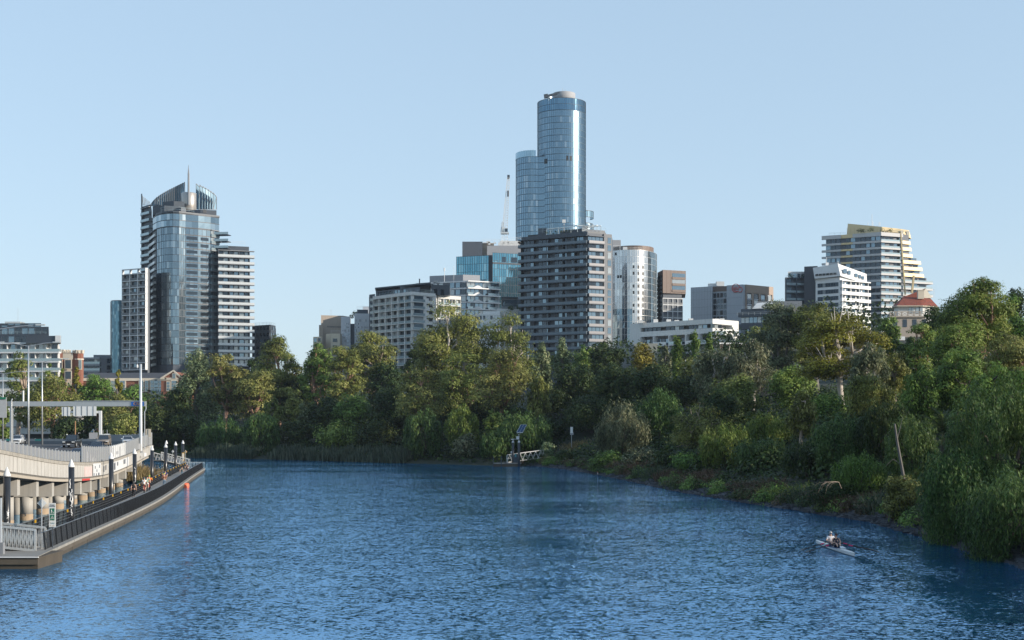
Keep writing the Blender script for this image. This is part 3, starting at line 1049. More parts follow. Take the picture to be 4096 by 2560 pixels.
def tree(name, label, cat, kind, leaf, bark, base, H, W, seed, depth=None, cover=3.2, lean=0., group=None, trunk_r=None, limbs=True, low=None, skirt=0., D=None, maxn=30000, px=1.1):
    """A tree standing on base, H tall and W wide: tapered trunk and limbs that reach into leaf clumps."""
    rng = np.random.default_rng(seed)
    x, y, z = base
    d = D or y
    root = thing(name, base, label, cat, group)
    W2, Dp = W / 2, (depth or W) / 2
    droop, shell, out, aspect, up = .0, .55, 1.0, 1.7, .4
    if kind == 'gum':        # open crown of separate flattish clumps on visible limbs
        K = 56
        cz, rz, fl, cr = .59, .40, .74, .16
        droop, aspect = .35, 2.2
    elif kind == 'dome':     # layered umbrella
        K, cz, rz, fl, cr = 70, .56, .42, .52, .15
        droop, aspect, up = .1, 2.0, .7
    elif kind == 'broad':
        K, cz, rz, fl, cr = 60, .53, .44, .85, .15
    elif kind == 'weep':
        K, cz, rz, fl, cr = 120, .50, .46, 2.5, .075
        droop, aspect, out, up = 1.0, 4.2, .7, .1
    elif kind == 'poplar':
        K, cz, rz, fl, cr = 54, .55, .43, 1.5, .115
        droop, aspect = .2, 1.5
    elif kind == 'cypress':
        K, cz, rz, fl, cr = 60, .5, .5, 2.2, .10
        aspect = 2.2
    elif kind == 'drape':    # tall drooping gum, loose columns of hanging leaves
        K, cz, rz, fl, cr = 56, .58, .40, 1.25, .12
        droop, aspect, out = .8, 3.0, .6
    else:                    # shrub
        K, cz, rz, fl, cr = 30, .46, .50, .85, .2
    D3 = rng.normal(size=(K * 3, 3))
    D3 /= np.linalg.norm(D3, axis=1, keepdims=True)
    lo = low if low is not None else {'gum': -.8, 'dome': -.55, 'weep': -.9, 'drape': -.85}.get(kind, -.9)
    D3 = D3[D3[:, 2] > lo][:K]
    K = len(D3)
    rad = .42 + .58 * rng.random((K, 1)) ** .7
    if kind in ('dome',): rad = .80 + .2 * rng.random((K, 1))
    if kind == 'weep': rad = .72 + .28 * rng.random((K, 1))
    C = D3 * rad * np.array([W2 * .86, Dp * .86, rz * H])
    C[:, 2] += cz * H
    if kind in ('poplar', 'cypress'):
        t = np.clip(C[:, 2] / H, 0, 1)
        s = np.interp(t, [0, .25, .6, 1], [.75, 1, .8, .2])
        C[:, :2] *= s[:, None]
    R = np.ones((K, 3)) * W * cr * (.65 + .75 * rng.random((K, 1)))
    R[:, 2] *= fl
    R[:, 1] *= Dp / W2
    if kind == 'cypress':    # a bundle of upright plumes
        K = 90
        j = rng.integers(0, 6, K)
        sp = np.column_stack([np.cos(np.arange(6) * 1.05), np.sin(np.arange(6) * 1.05)]) * W * .24
        sp[0] = 0
        hh = .86 + .14 * rng.random(6)
        hh[0] = 1
        t = rng.random(K) ** .9
        C = np.column_stack([sp[j] * (1 - .35 * t[:, None]) + rng.normal(size=(K, 2)) * W * .05, (.05 + .92 * t) * hh[j] * H])
        R = np.ones((K, 3)) * (W * .20 * (1.05 - .40 * t))[:, None]
        R[:, 2] *= 1.7
    # fit to the wanted height and width
    top = (C[:, 2] + R[:, 2]).max()
    C[:, 2] *= H / top
    wid = max((C[:, 0] + R[:, 0]).max(), -(C[:, 0] - R[:, 0]).min())
    C[:, 0] *= W2 / wid
    C[:, 0] += lean * (C[:, 2] / H) * W
    low = (C[:, 2] - R[:, 2])
    if skirt: C[:, 2] -= np.clip(.45 - C[:, 2] / H, 0, 1) * skirt * 3
    low = (C[:, 2] - R[:, 2])
    C[:, 2] += np.where(low < .15 - skirt, .15 - skirt - low, 0)
    size = max(.10, d / F * px) * (1.35 if kind in ('weep', 'drape') else 1)
    area_px = W * H * (F / d) ** 2 * 1.35
    leaf_px = 2 * (size * F / d) ** 2 / aspect
    n = int(min(maxn, max(500, cover * area_px / leaf_px)))
    TREE_LEAVES[0] += n
    q, tint = leaf_arrays(C, R, n, size, rng, shell, out, up, droop, aspect, flat=kind in ('gum', 'dome'))
    off = np.array([0, 0, 0.])
    leaf_object('crown', q, tint, LEAF[leaf], root, off)
    # trunk and limbs
    mb = MB()
    r0 = trunk_r or max(.10, .022 * H + .006 * W)
    fk = {'gum': .30, 'dome': .34, 'weep': .35, 'shrub': .1, 'drape': .55, 'poplar': .5, 'cypress': .6}.get(kind, .3)
    ax = lambda t: Vector((lean * W * t + .02 * H * math.sin(t * 5 + seed), .015 * H * math.cos(t * 4 + seed), t * H))
    trunk = [ax(t) - Vector((0, 0, .5 if t == 0 else 0)) for t in np.linspace(0, fk, 5)]
    mb.tube(trunk, [r0 * (1.25 - .1 * k) for k in range(5)], 8)
    fork = trunk[-1]
    order = rng.permutation(K)
    nl = {'gum': 22, 'dome': 46, 'drape': 16, 'broad': 9, 'poplar': 8, 'weep': 10}.get(kind, 5) if limbs else 0
    mains = []
    nm = 0 if kind == 'cypress' else min(6, max(3, nl // 4))
    for i in range(nm):
        g = 2 * math.pi * (i + rng.random() * .6) / nm
        e = fork + Vector((math.cos(g) * W2 * .36, math.sin(g) * Dp * .36, H * (.16 + .12 * rng.random())))
        mid = fork.lerp(e, .5) + Vector((0, 0, -.02 * H)) + Vector(rng.normal(size=3)) * W * .012
        mb.tube([fork, mid, e], [r0 * .68, r0 * .52, r0 * .36], 6)
        mains.append((fork, mid, e))
    for i in order[:nl if nm else 0]:
        c = Vector(C[i])
        best = min(mains, key=lambda m_: (m_[2] - c).length)
        s = best[2] if c.z > best[2].z - .05 * H else best[1]
        tip = s.lerp(c, .97)
        mid = s.lerp(tip, .5) + Vector((0, 0, -.03 * H)) + Vector(rng.normal(size=3)) * W * .02
        mb.tube([s, mid, tip], [r0 * .46, r0 * .34, r0 * .16], 5)
        if kind in ('gum', 'dome', 'drape'):
            for _ in range(3):
                t2 = tip + Vector(rng.normal(size=3)) * W * .06 + Vector((0, 0, abs(rng.normal()) * W * .04))
                mb.tube([mid.lerp(tip, .55), t2], [r0 * .20, r0 * .09], 4)
    mb.build('trunk', BARK[bark], root, True, local=True)
    return root


def blades(name, pts, hmin, hmax, w, m, rng, label=None, bend=.35, spread=.3):
    """Grass or reeds: thin upright quads."""
    P_ = np.array(pts, float)
    n = len(P_)
    h = hmin + (hmax - hmin) * rng.random((n, 1)) * (.6 + .4 * np.sin(P_[:, :1] * .8) * np.cos(P_[:, 1:2] * .6))
    g = rng.random((n, 1)) * 6.283
    s = np.concatenate([np.cos(g), np.sin(g), np.zeros((n, 1))], 1) * w * (.6 + .8 * rng.random((n, 1)))
    l = np.concatenate([rng.normal(size=(n, 2)) * bend, np.ones((n, 1))], 1) * h
    q = np.stack([P_ - s, P_ + s, P_ + l + s * .25, P_ + l - s * .25], 1).reshape(-1, 3)
    me = np_mesh(name, q, np.arange(n * 4).reshape(n, 4), rng.random(n))
    me.materials.append(m)
    return tag(link(name, me), label, kind='stuff')


# kind, leaf, bark, u, v_top, width_px, depth, label [, extra]
TREES = [
    # behind the freeway
    ('gum', 'olive', 'pale', 17, 350, 33, 385, 'thin wispy eucalypt in front of the stepped white terraces', dict(cover=1.3)),
    ('gum', 'olive', 'pink', 51, 371, 60, 374, 'domed eucalypt with pinkish limbs behind the freeway light poles', dict(cover=2.2)),
    ('shrub', 'lime', 'grey', 50, 363, 14, 420, 'bare topped yellow green sapling against the brick school tower'),
    ('poplar', 'gold', 'grey', 77, 366, 15, 430, 'yellow green tree at the right foot of the school tower'),
    ('poplar', 'gold', 'grey', 118, 369, 12, 440, 'thin yellow poplar in front of the slate school roof'),
    ('poplar', 'lime', 'grey', 62, 368, 10, 440, 'small yellowish tree below the school tower window'),
    ('gum', 'green', 'pink', 97, 373, 40, 392, 'green eucalypt right of the tall double arm light pole', dict(cover=2.6)),
    ('gum', 'rust', 'pink', 118, 391, 46, 372, 'many stemmed eucalypt spreading behind the gantry pole', dict(cover=1.8)),
    ('shrub', 'olive', 'dark', 124, 411, 34, 366, 'dense mounded olive bush at the foot of the gantry pole', dict(cover=4)),
    ('shrub', 'olive', 'dark', 104, 419, 22, 366, 'low brownish bush beside the cantilever sign post', dict(cover=4)),
    ('broad', 'green', 'dark', 2, 396, 24, 366, 'dark leafy tree cut by the left picture edge', dict(cover=4)),
    ('shrub', 'dark', 'dark', 68, 414, 36, 368, 'dark hedge mass behind the black pickup', dict(cover=4)),
    ('shrub', 'dark', 'dark', 88, 410, 24, 376, 'dark bush under the cantilever sign arm', dict(cover=4)),
    ('gum', 'green', 'grey', 133, 383, 34, 392, 'loose eucalypt left of the brick gable', dict(cover=2.2)),
    ('gum', 'olive', 'grey', 28, 388, 26, 380, 'slim eucalypt left of the pinkish domed one', dict(cover=1.8)),
    ('broad', 'dark', 'dark', 150, 408, 34, 372, 'dark rounded tree right of the gantry pole', dict(cover=4.5)),
    # far bank, left half
    ('broad', 'dark', 'dark', 178, 386, 34, 380, 'dark maple below the brick gable', dict(cover=4)),
    ('poplar', 'silver', 'grey', 197, 347, 48, 440, 'pale grey green cottonwood in front of the spired tower', dict(cover=3.2)),
    ('gum', 'rust', 'pink', 226, 353, 44, 402, 'orange tinted eucalypt with a pinkish trunk', dict(cover=2.8)),
    ('gum', 'rust', 'pink', 250, 368, 44, 398, 'broad orange tinted eucalypt leaning right', dict(cover=2.8, lean=.15)),
    ('gum', 'olive', 'pink', 277, 335, 56, 436, 'tall dense eucalypt against the sky gap', dict(cover=3.2)),
    ('broad', 'dark', 'dark', 252, 358, 30, 450, 'dark tree tucked left of the tall sky gap eucalypt', dict(cover=4)),
    ('gum', 'green', 'pink', 318, 342, 44, 426, 'green eucalypt below the pale lookout block', dict(cover=3.2)),
    ('gum', 'olive', 'pink', 345, 345, 42, 414, 'domed eucalypt with pinkish inner limbs below the chequered block', dict(cover=3.2)),
    ('gum', 'olive', 'pale', 374, 329, 52, 452, 'slender tall eucalypt in front of the white gridded tower', dict(cover=2.4)),
    ('broad', 'dark', 'dark', 300, 368, 60, 440, 'wide dark tree filling under the tall eucalypts', dict(cover=4)),
    ('broad', 'dark', 'dark', 385, 360, 44, 440, 'dark tree at the foot of the white gridded tower', dict(cover=4)),
    ('drape', 'olive', 'grey', 272, 397, 24, 368, 'small olive tree lit above the dark willows', dict(cover=3.5)),
    ('broad', 'olive', 'grey', 293, 386, 24, 372, 'rounded sunlit olive tree in mid bank', dict(cover=3.5)),
    ('broad', 'silver', 'grey', 304, 402, 14, 366, 'pale silvery small tree at the mid bank', dict(cover=3.5)),
    ('weep', 'willow', 'dark', 220, 415, 50, 361, 'weeping willow behind the reeds near the dock end', dict(cover=4)),
    ('weep', 'willow', 'dark', 261, 411, 42, 352, 'taller weeping willow parting the reeds', dict(cover=4)),
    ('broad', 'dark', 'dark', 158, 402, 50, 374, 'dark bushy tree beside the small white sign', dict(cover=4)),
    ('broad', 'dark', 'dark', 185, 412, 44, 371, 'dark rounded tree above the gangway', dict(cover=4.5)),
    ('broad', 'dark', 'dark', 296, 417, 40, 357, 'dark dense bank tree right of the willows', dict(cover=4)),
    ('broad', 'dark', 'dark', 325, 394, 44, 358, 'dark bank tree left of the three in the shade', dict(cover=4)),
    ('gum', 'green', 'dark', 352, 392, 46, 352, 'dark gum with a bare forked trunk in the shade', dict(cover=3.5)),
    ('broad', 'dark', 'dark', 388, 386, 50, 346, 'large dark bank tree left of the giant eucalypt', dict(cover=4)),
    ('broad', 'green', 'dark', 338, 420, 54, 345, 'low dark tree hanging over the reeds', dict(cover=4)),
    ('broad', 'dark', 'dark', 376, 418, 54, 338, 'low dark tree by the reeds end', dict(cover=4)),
    # giant eucalypts in the middle
    ('gum', 'olive', 'white', 452, 301, 84, 352, 'giant pale limbed eucalypt, highest of the middle bank', dict(cover=2.8, maxn=34000)),
    ('gum', 'olive', 'white', 506, 312, 66, 350, 'giant eucalypt with bare pale branches before the charcoal slab', dict(cover=2.3)),
    ('gum', 'rust', 'pink', 426, 366, 56, 326, 'leaning pinkish gum with a bare crooked trunk', dict(cover=1.7, lean=-.15)),
    ('gum', 'rust', 'pink', 502, 346, 66, 318, 'rusty leaved eucalypt with a dark forked trunk', dict(cover=2.2)),
    ('gum', 'olive', 'pink', 462, 350, 56, 336, 'olive eucalypt between the two rusty ones', dict(cover=2.4)),
    ('broad', 'dark', 'dark', 414, 348, 28, 372, 'dark tree at the left shoulder of the giant eucalypt', dict(cover=4)),
    ('broad', 'dark', 'dark', 470, 385, 90, 345, 'dark tree filling under the giant eucalypts', dict(cover=3.5)),
    ('drape', 'olive', 'grey', 539, 375, 26, 312, 'narrow olive tree right of the rusty eucalypt', dict(cover=3.5)),
    ('poplar', 'silver', 'grey', 543, 341, 28, 372, 'leafy cottonwood below the charcoal slab', dict(cover=3.2)),
    ('poplar', 'silver', 'grey', 562, 336, 22, 376, 'pointed cottonwood below the charcoal slab', dict(cover=3.2)),
    ('broad', 'lime', 'grey', 585, 344, 26, 384, 'light green rounded tree below the slab corner', dict(cover=3.2)),
    ('broad', 'dark', 'dark', 606, 341, 42, 372, 'dark rounded elm with a lit top before the silver tower', dict(cover=4)),
    ('broad', 'gold', 'dark', 644, 342, 28, 372, 'yellow green tree in front of the cream gate house', dict(cover=3.5)),
    ('poplar', 'grey', 'grey', 665, 345, 16, 380, 'small grey green tree left of the clipped cypresses', dict(cover=3)),
    ('cypress', 'cypress', 'dark', 678, 334, 17, 345, 'bright green cypress, leftmost of the three', dict(cover=4.5)),
    ('cypress', 'cypress', 'dark', 695.5, 329, 17, 345, 'tallest bright green cypress, in the middle of the three', dict(cover=4.5)),
    ('cypress', 'cypress', 'dark', 709, 331, 13, 350, 'bright green cypress, rightmost of the three', dict(cover=4.5)),
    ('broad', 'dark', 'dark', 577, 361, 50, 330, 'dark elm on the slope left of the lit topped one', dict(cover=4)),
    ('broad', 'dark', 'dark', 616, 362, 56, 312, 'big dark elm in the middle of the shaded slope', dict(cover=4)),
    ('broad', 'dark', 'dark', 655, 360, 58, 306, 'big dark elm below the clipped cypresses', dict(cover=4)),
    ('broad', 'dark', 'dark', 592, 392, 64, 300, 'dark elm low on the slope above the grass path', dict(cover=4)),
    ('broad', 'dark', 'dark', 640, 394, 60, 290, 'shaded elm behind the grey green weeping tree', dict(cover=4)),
    ('broad', 'olive', 'dark', 695, 356, 44, 318, 'brownish dark tree right of the dark elms', dict(cover=3.5)),
    ('broad', 'olive', 'dark', 735, 372, 52, 236, 'olive tree low before the grey gums', dict(cover=3.5)),
    ('broad', 'green', 'dark', 792, 364, 56, 232, 'green tree hiding the feet of the tall olive gums', dict(cover=3.5)),
    ('broad', 'green', 'dark', 828, 392, 50, 200, 'dark green tree around the golden dome trunk', dict(cover=3.5)),
    ('drape', 'olive', 'dark', 870, 372, 56, 174, 'olive drooping tree between the golden dome and the palm', dict(cover=3.2)),
    ('broad', 'dark', 'dark', 718, 385, 50, 225, 'dark tree behind the sunlit gum', dict(cover=4)),
    ('broad', 'olive', 'dark', 760, 320, 40, 330, 'olive tree crowding the dark terraced block', dict(cover=3.5)),
    ('broad', 'dark', 'dark', 735, 338, 48, 330, 'dark tree hiding the ribbed pavilion', dict(cover=4)),
    ('weep', 'willow', 'dark', 912, 414, 60, 128, 'pepper tree beneath the palm fronds', dict(cover=3.6)),
    ('broad', 'green', 'dark', 960, 345, 60, 150, 'leafy tree under the clumped pinkish gum', dict(cover=3.4)),
    ('broad', 'dark', 'dark', 550, 385, 44, 325, 'dark tree behind the narrow olive one', dict(cover=4)),
    ('broad', 'dark', 'dark', 545, 415, 40, 303, 'dark tree at the top of the grassy slope', dict(cover=4)),
    ('broad', 'dark', 'dark', 688, 374, 40, 300, 'dark tree under the white house with the glass balcony', dict(cover=4)),
    # by the jetty
    ('weep', 'willow', 'dark', 424, 407, 44, 308, 'weeping willow trailing to the water left of the jetty', dict(cover=4.2)),
    ('weep', 'lime', 'dark', 462, 402, 38, 305, 'lit weeping tree above the willow left of the jetty', dict(cover=3.5)),
    ('broad', 'lime', 'dark', 495, 409, 24, 302, 'lime topped tree behind the jetty piles', dict(cover=4)),
    ('broad', 'dark', 'dark', 512, 403, 40, 312, 'dark tree behind the lime topped one', dict(cover=4)),
    ('weep', 'willow', 'dark', 523, 412, 62, 296, 'large rounded pepper tree behind the jetty', dict(cover=4.2)),
    ('weep', 'willow', 'dark', 494, 431, 34, 293, 'low weeping bush left of the jetty piles', dict(cover=4.2)),
    ('shrub', 'grey', 'dark', 465, 432, 30, 300, 'silvery grey shrub between willow and jetty', dict(cover=4)),
    ('shrub', 'silver', 'dark', 548, 441, 18, 288, 'grey green shrub at the landward end of the jetty gangway', dict(cover=4)),
    ('shrub', 'dark', 'dark', 566, 452, 28, 278, 'dark low shrub right of the jetty gangway', dict(cover=4)),
    # right bank
    ('weep', 'grey', 'dark', 623, 400, 62, 250, 'grey green weeping tree leaning over the bank corner', dict(cover=4)),
    ('weep', 'willow', 'dark', 660, 386, 50, 256, 'taller weeping tree behind the bank corner', dict(cover=4)),
    ('shrub', 'green', 'dark', 606, 450, 34, 240, 'dense shrub at the bank corner by the water', dict(cover=4)),
    ('shrub', 'grey', 'dark', 640, 446, 36, 226, 'grey shrub above the brown tussocks', dict(cover=4)),
    ('shrub', 'dark', 'dark', 664, 448, 26, 210, 'near black shrub between the brown tussocks', dict(cover=4)),
    ('gum', 'rust', 'pale', 698, 404, 62, 205, 'sunlit gum with bare pale branches over the tussocks', dict(cover=2.8)),
    ('shrub', 'green', 'dark', 688, 452, 40, 200, 'shaded green shrub under the sunlit gum', dict(cover=4)),
    ('weep', 'lime', 'dark', 726, 420, 58, 188, 'bright pepper tree catching the sun on the right bank', dict(cover=4.2)),
    ('weep', 'lime', 'dark', 770, 412, 56, 192, 'sunlit pepper tree beside the brightest one', dict(cover=4)),
    ('weep', 'willow', 'dark', 762, 440, 62, 176, 'darker pepper tree below the sunlit pair', dict(cover=4)),
    ('drape', 'grey', 'white', 718, 345, 56, 268, 'grey leaved gum with bare white trunks', dict(cover=3)),
    ('drape', 'grey', 'white', 752, 338, 58, 262, 'second grey leaved white trunked gum, nearer the tall olive gum', dict(cover=2.6)),
    ('gum', 'grey', 'grey', 779, 299, 58, 290, 'tall grey olive gum before the dark teal apartments', dict(cover=3)),
    ('gum', 'olive', 'grey', 816, 301, 54, 284, 'tall brownish olive gum below the white angular building', dict(cover=3)),
    ('dome', 'gold', 'white', 842, 309, 96, 212, 'golden green domed gum with layered crown and pale trunk', dict(cover=3.0, maxn=34000)),
    ('drape', 'rust', 'pale', 802, 388, 34, 178, 'slender pinkish sunlit gum left of the golden dome trunk', dict(cover=3)),
    ('drape', 'grey', 'white', 870, 341, 42, 186, 'silvery drooping gum in front of the golden dome', dict(cover=3)),
    ('drape', 'rust', 'pale', 894, 350, 34, 192, 'brownish drooping gum right of the silvery one', dict(cover=3)),
    ('broad', 'green', 'dark', 888, 316, 34, 300, 'green shrubby tree at the foot of the banded tower', dict(cover=3.5)),
    ('broad', 'dark', 'dark', 940, 305, 48, 290, 'dark grey leaved tree right of the villa balcony', dict(cover=3.5)),
    ('broad', 'dark', 'dark', 908, 336, 24, 240, 'dark spreading conifer below the tiled cottage', dict(cover=4)),
    ('gum', 'lime', 'pink', 922, 322, 40, 200, 'bright clumped gum below the villa', dict(cover=2.8)),
    ('gum', 'lime', 'pink', 979, 275, 82, 172, 'tall lush gum, the highest tree on the right', dict(cover=3.0, maxn=36000, low=-.45)),
    ('gum', 'lime', 'pink', 958, 318, 70, 166, 'clumped gum with bare pinkish stems below the tallest one', dict(cover=2.6, maxn=30000)),
    ('broad', 'green', 'dark', 1012, 292, 50, 190, 'dark tree at the right picture edge behind the tallest gum', dict(cover=3.5)),
    ('gum', 'rust', 'pink', 1010, 330, 60, 160, 'russet gum at the right picture edge', dict(cover=2.8)),
    ('cypress', 'dark', 'dark', 1018, 286, 26, 230, 'dark conifer tip at the right picture edge', dict(cover=4)),
    ('drape', 'green', 'dark', 925, 366, 56, 150, 'drooping green tree in the shade left of the palm', dict(cover=3.2)),
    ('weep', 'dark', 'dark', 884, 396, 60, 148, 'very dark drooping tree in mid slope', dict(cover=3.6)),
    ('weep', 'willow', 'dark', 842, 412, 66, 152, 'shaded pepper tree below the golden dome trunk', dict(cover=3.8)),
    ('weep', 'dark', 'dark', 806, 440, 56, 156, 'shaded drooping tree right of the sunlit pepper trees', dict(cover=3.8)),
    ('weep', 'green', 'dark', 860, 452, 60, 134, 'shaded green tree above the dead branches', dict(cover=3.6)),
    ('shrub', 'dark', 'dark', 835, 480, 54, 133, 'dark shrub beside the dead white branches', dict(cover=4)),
    ('shrub', 'rust', 'dark', 892, 474, 46, 116, 'brownish dark shrub left of the big weeping trees', dict(cover=4)),
    ('drape', 'green', 'dark', 1000, 360, 70, 130, 'green drooping tree above the big weeping one', dict(cover=3.4)),
    ('weep', 'willow', 'dark', 956, 447, 112, 98, 'front weeping pepper tree trailing over the water', dict(cover=4.0, maxn=46000, skirt=1.2)),
    ('weep', 'willow', 'dark', 1010, 372, 140, 99, 'largest weeping pepper tree filling the right edge', dict(cover=3.6, maxn=60000, skirt=1.0)),
    ('weep', 'willow', 'dark', 1022, 470, 134, 87, 'low weeping pepper tree dipping into the water', dict(cover=4.0, maxn=46000, skirt=1.4)),
]


def plant_trees():
    for i, t in enumerate(TREES):
        kind, leaf, bark, u, vt, wpx, d, label = t[:8]
        kw = dict(t[8]) if len(t) > 8 else {}
        x = X(u, d)
        g = G(x, d)
        if g < .2:
            # nudge inland so that the trunk stands on the bank
            for k in range(1, 40):
                if G(x, d + k * .5) > .3:
                    d += k * .5
                    x = X(u, d)
                    g = G(x, d)
                    break
                if G(x + k * .5, d) > .3:
                    x += k * .5
                    g = G(x, d)
                    break
        H = Zv(vt, d) - g
        W = wpx * d / F
        name = {'gum': 'gum_tree', 'dome': 'gum_tree', 'broad': 'broadleaf_tree', 'weep': 'weeping_tree', 'poplar': 'poplar_tree', 'cypress': 'cypress_tree', 'drape': 'gum_tree', 'shrub': 'shrub'}[kind]
        cat = 'shrub' if kind == 'shrub' else 'tree'
        tree(name, label, cat, kind, leaf, bark, (x, d, g), H, W, 100 + i, **kw)
# ---------------------------------------------------------------- buildings in the middle
def middle_cluster():
    # brown concrete block with cream lower wing
    b = Bld('brown_office', 'plain brown concrete block at the left end of the middle cluster', 'building', (X(335, 645), 645, 8))
    zt = Zv(315.2, 640)
    b.core([P(321, 640), P(343, 643), P(350.7, 650), P(350, 672), P(322, 672)], 8, zt, beige)
    f = Face(P(321, 640), P(343, 643))
    for k, (a, z, w, h) in enumerate(((.2, -17, 5, 4), (.13, -25, 2, 4), (.5, -22, 2, 3))):
        b.pane(f.p(f.L * a, .08, zt + z), f.rz, w, h, glass_pale)
    mb = MB()
    for k in range(14): f.box(mb, 3 + k * .55, 3.3 + k * .55, zt - 5.6, zt - 5.0, 0, .05)
    b.part(mb, 'vent_row', dark)
    b.core([P(319, 638), P(323, 638), P(323, 650), P(319, 650)], 8, Zv(325, 638), beige, 'side_wing')
    lo = Zv(333.5, 610)
    b.core([P(326, 614), P(331, 610), P(340, 610), P(342, 616), P(340, 630), P(326, 630)], 8, lo, cream, 'lower_wing')
    b.part(railing_mesh([(*P(331, 610), lo), (*P(340, 610), lo)], 1.4), 'roof_railing', baluwhite)
    f = Face(P(331, 610), P(340, 610))
    for j in range(3): b.pane(f.p(f.L * .45, .06, lo - 3 - 3 * j), f.rz, f.L * .5, 1.5, glass_dk)
    b.part(MB().tube([(X(331, 650), 650, zt), (X(331, 650), 650, zt + 3.5)], .06).bar((X(330, 650), 650, zt + 3.2), (X(332, 650), 650, zt + 3.2), .06, .06), 'aerial', steel)
    b.flush()

    b = Bld('pale_lookout_block', 'small cream block with a corner window below the brown concrete block', 'building', (X(317, 600), 600, 8))
    zt = Zv(336.6, 600)
    A, C = P(313.5, 602), P(321.5, 600)
    b.core([A, C, P(322, 615), P(314, 615)], 8, zt, cream)
    punch(b, A, C, zt - 9, zt, 3, 2, cream, .75, .6, .2, gl=[glass_dk, glass_md])
    b.flush()

    b = Bld('checkered_block', 'pale blue grey block with a chequered panel facade and a dark slot', 'building', (X(355, 630), 630, 8))
    z1, z2 = Zv(316.6, 620), Zv(313.4, 622)
    b.core([P(341, 620), P(350.5, 621), P(350.5, 640), P(342, 640)], 8, z1, precast)
    b.core([P(350.5, 623), P(354.5, 623), P(354.5, 640), P(350.5, 640)], 8, z1 - 3, dkwall, 'slot_wall')
    b.core([P(354.5, 621.5), P(369, 623), P(369, 640), P(354.5, 640)], 8, z2, precast, 'right_wall')
    for A, C, zt, nb in ((P(341.4, 620), P(350.3, 621), z1, 9), (P(354.8, 621.5), P(368.6, 623), z2, 13)):
        f = Face(A, C)
        for j in range(12):
            for i in range(nb):
                if random.random() < .42: continue
                w = f.L / nb
                b.pane(f.p((i + .5) * w, .04, zt - 3.2 - j * 1.55), f.rz, w * .62, random.choice((.5, .8, 1.1)), random.choice((grey, white, glass_md, midgrey)), 'window')
    b.core([P(357, 626), P(368, 627), P(368, 638), P(357, 638)], z2, Zv(309.5, 626), dark, 'penthouse')
    b.core([P(363, 634), P(372, 634), P(372, 646), P(363, 646)], z2, Zv(306.6, 634), precast, 'lift_tower')
    b.part(railing_mesh([(*P(357, 625), Zv(309.5, 626)), (*P(368.6, 625), Zv(309.5, 626))], 1.3), 'roof_railing', baluwhite)
    b.part(leafball([(X(352, 628), 628, z1 + .8), (X(355, 628), 628, z2 + .6)], 1.5, 220, .28), 'roof_garden', LEAF['dark'])
    b.flush()

    # white gridded tower
    b = Bld('white_grid_tower', 'white gridded apartment tower rising behind the eucalypts with a charcoal penthouse', 'building', (X(410, 588), 588, 8))
    A, A2, C, D1, D2, D3 = P(369.3, 600), P(375, 597), P(413.4, 575), P(435, 582.5), P(437, 590), P(459.7, 597)
    zt = Zv(291.8, 575)
    b.core([A2, C, D1, D2, D3, P(458, 625), P(372, 625)], 8, zt - .3, offwhite)
    n, fh = 13, 2.93
    zb = zt - 1.3 - n * fh
    loggia(b, A2, C, zb, zt - 1.3, n, 6, offwhite, baluglass, .92, .93, 1.2)
    f = Face(A2, C)
    mb = MB()
    f.box(mb, 0, f.L + .6, zt - 1.32, zt, -.2, 1.24)
    b.part(mb, 'parapet', offwhite)
    # corner: deep balconies then a plain white wall with slit windows
    f = Face(C, D1)
    for j in range(n):
        z = zb + j * fh
        mb = MB()
        f.box(mb, -1.0, f.L * .47, z - .14, z + .14, -.1, 1.3)
        s = b.part(mb, 'balcony', offwhite)
        m2 = MB()
        f.box(m2, -.9, f.L * .46, z + .14, z + 1.2, 1.18, 1.25)
        m2.build('balustrade', baluglass, s)
        b.pane(f.p(f.L * .24, .06, z + fh / 2), f.rz, f.L * .42, fh * .82, random.choice((glass_pale, glass_md)))
        if j > 5:
            b.pane(f.p(f.L * .8, .06, z + fh * .62), f.rz, f.L * .17, fh * .5, glass_dk)
            b.pane(f.p(f.L * .66, .06, z + fh * .78), f.rz, f.L * .11, fh * .2, glass_dk)
    mb = MB()
    f.box(mb, -1.0, f.L, zt - 1.32, zt, -.2, .3)
    f.box(mb, f.L * .49, f.L * .52, zb, zt - 1.35, -.1, .12)
    b.part(mb, 'parapet', offwhite)
    loggia(b, D2, D3, zb, zt - 1.3, n, 4, offwhite, baluglass, .9, .88, .9, gl=[glass_pale, glass_md, glass_dk])
    f = Face(D2, D3)
    mb = MB()
    f.box(mb, 0, f.L, zt - 1.32, zt + .02, -.2, .95)
    b.part(mb, 'parapet', offwhite)
    # dark strip at the left
    b.core([A, A2, P(372, 615), P(369, 616)], 8, Zv(294.6, 600), dkwall, 'side_strip')
    f = Face(A, A2)
    for j in range(8): b.pane(f.p(f.L / 2, .05, Zv(294.6, 600) - 2 - j * fh), f.rz, f.L * .7, 2.2, glass_md)
    # penthouse
    for u0, d0, u1, d1, v, m in ((375.8, 604, 420, 585, 285.6, dkwall), (400, 592, 430, 590, 284.2, dark), (431.5, 586, 449.6, 590, 284.4, dark)):
        mb = MB().prism([P(u0, d0), P(u1, d1), P(u1 + 1, d1 + 14), P(u0 + 1, d0 + 14)], zt - .2, Zv(v, d1) - .5)
        b.part(mb, 'penthouse', m)
    b.part(MB().prism([P(375, 603), P(430.5, 580), P(432, 600), P(376, 620)], Zv(285.2, 590) - .3, Zv(284.6, 590)), 'penthouse_roof', dark)
    f = Face(P(375.8, 604), P(420, 585))
    for i in range(11): b.pane(f.p(2 + i * 1.85, .06, zt + 1.4), f.rz, 1.4, 2.3, random.choice((glass_md, glass_dk)))
    f = Face(P(431.5, 586), P(449.6, 590))
    for a in (.22, .6): b.pane(f.p(f.L * a, .06, zt + 1.1), f.rz, 1.6, 2.4, glass_dk)
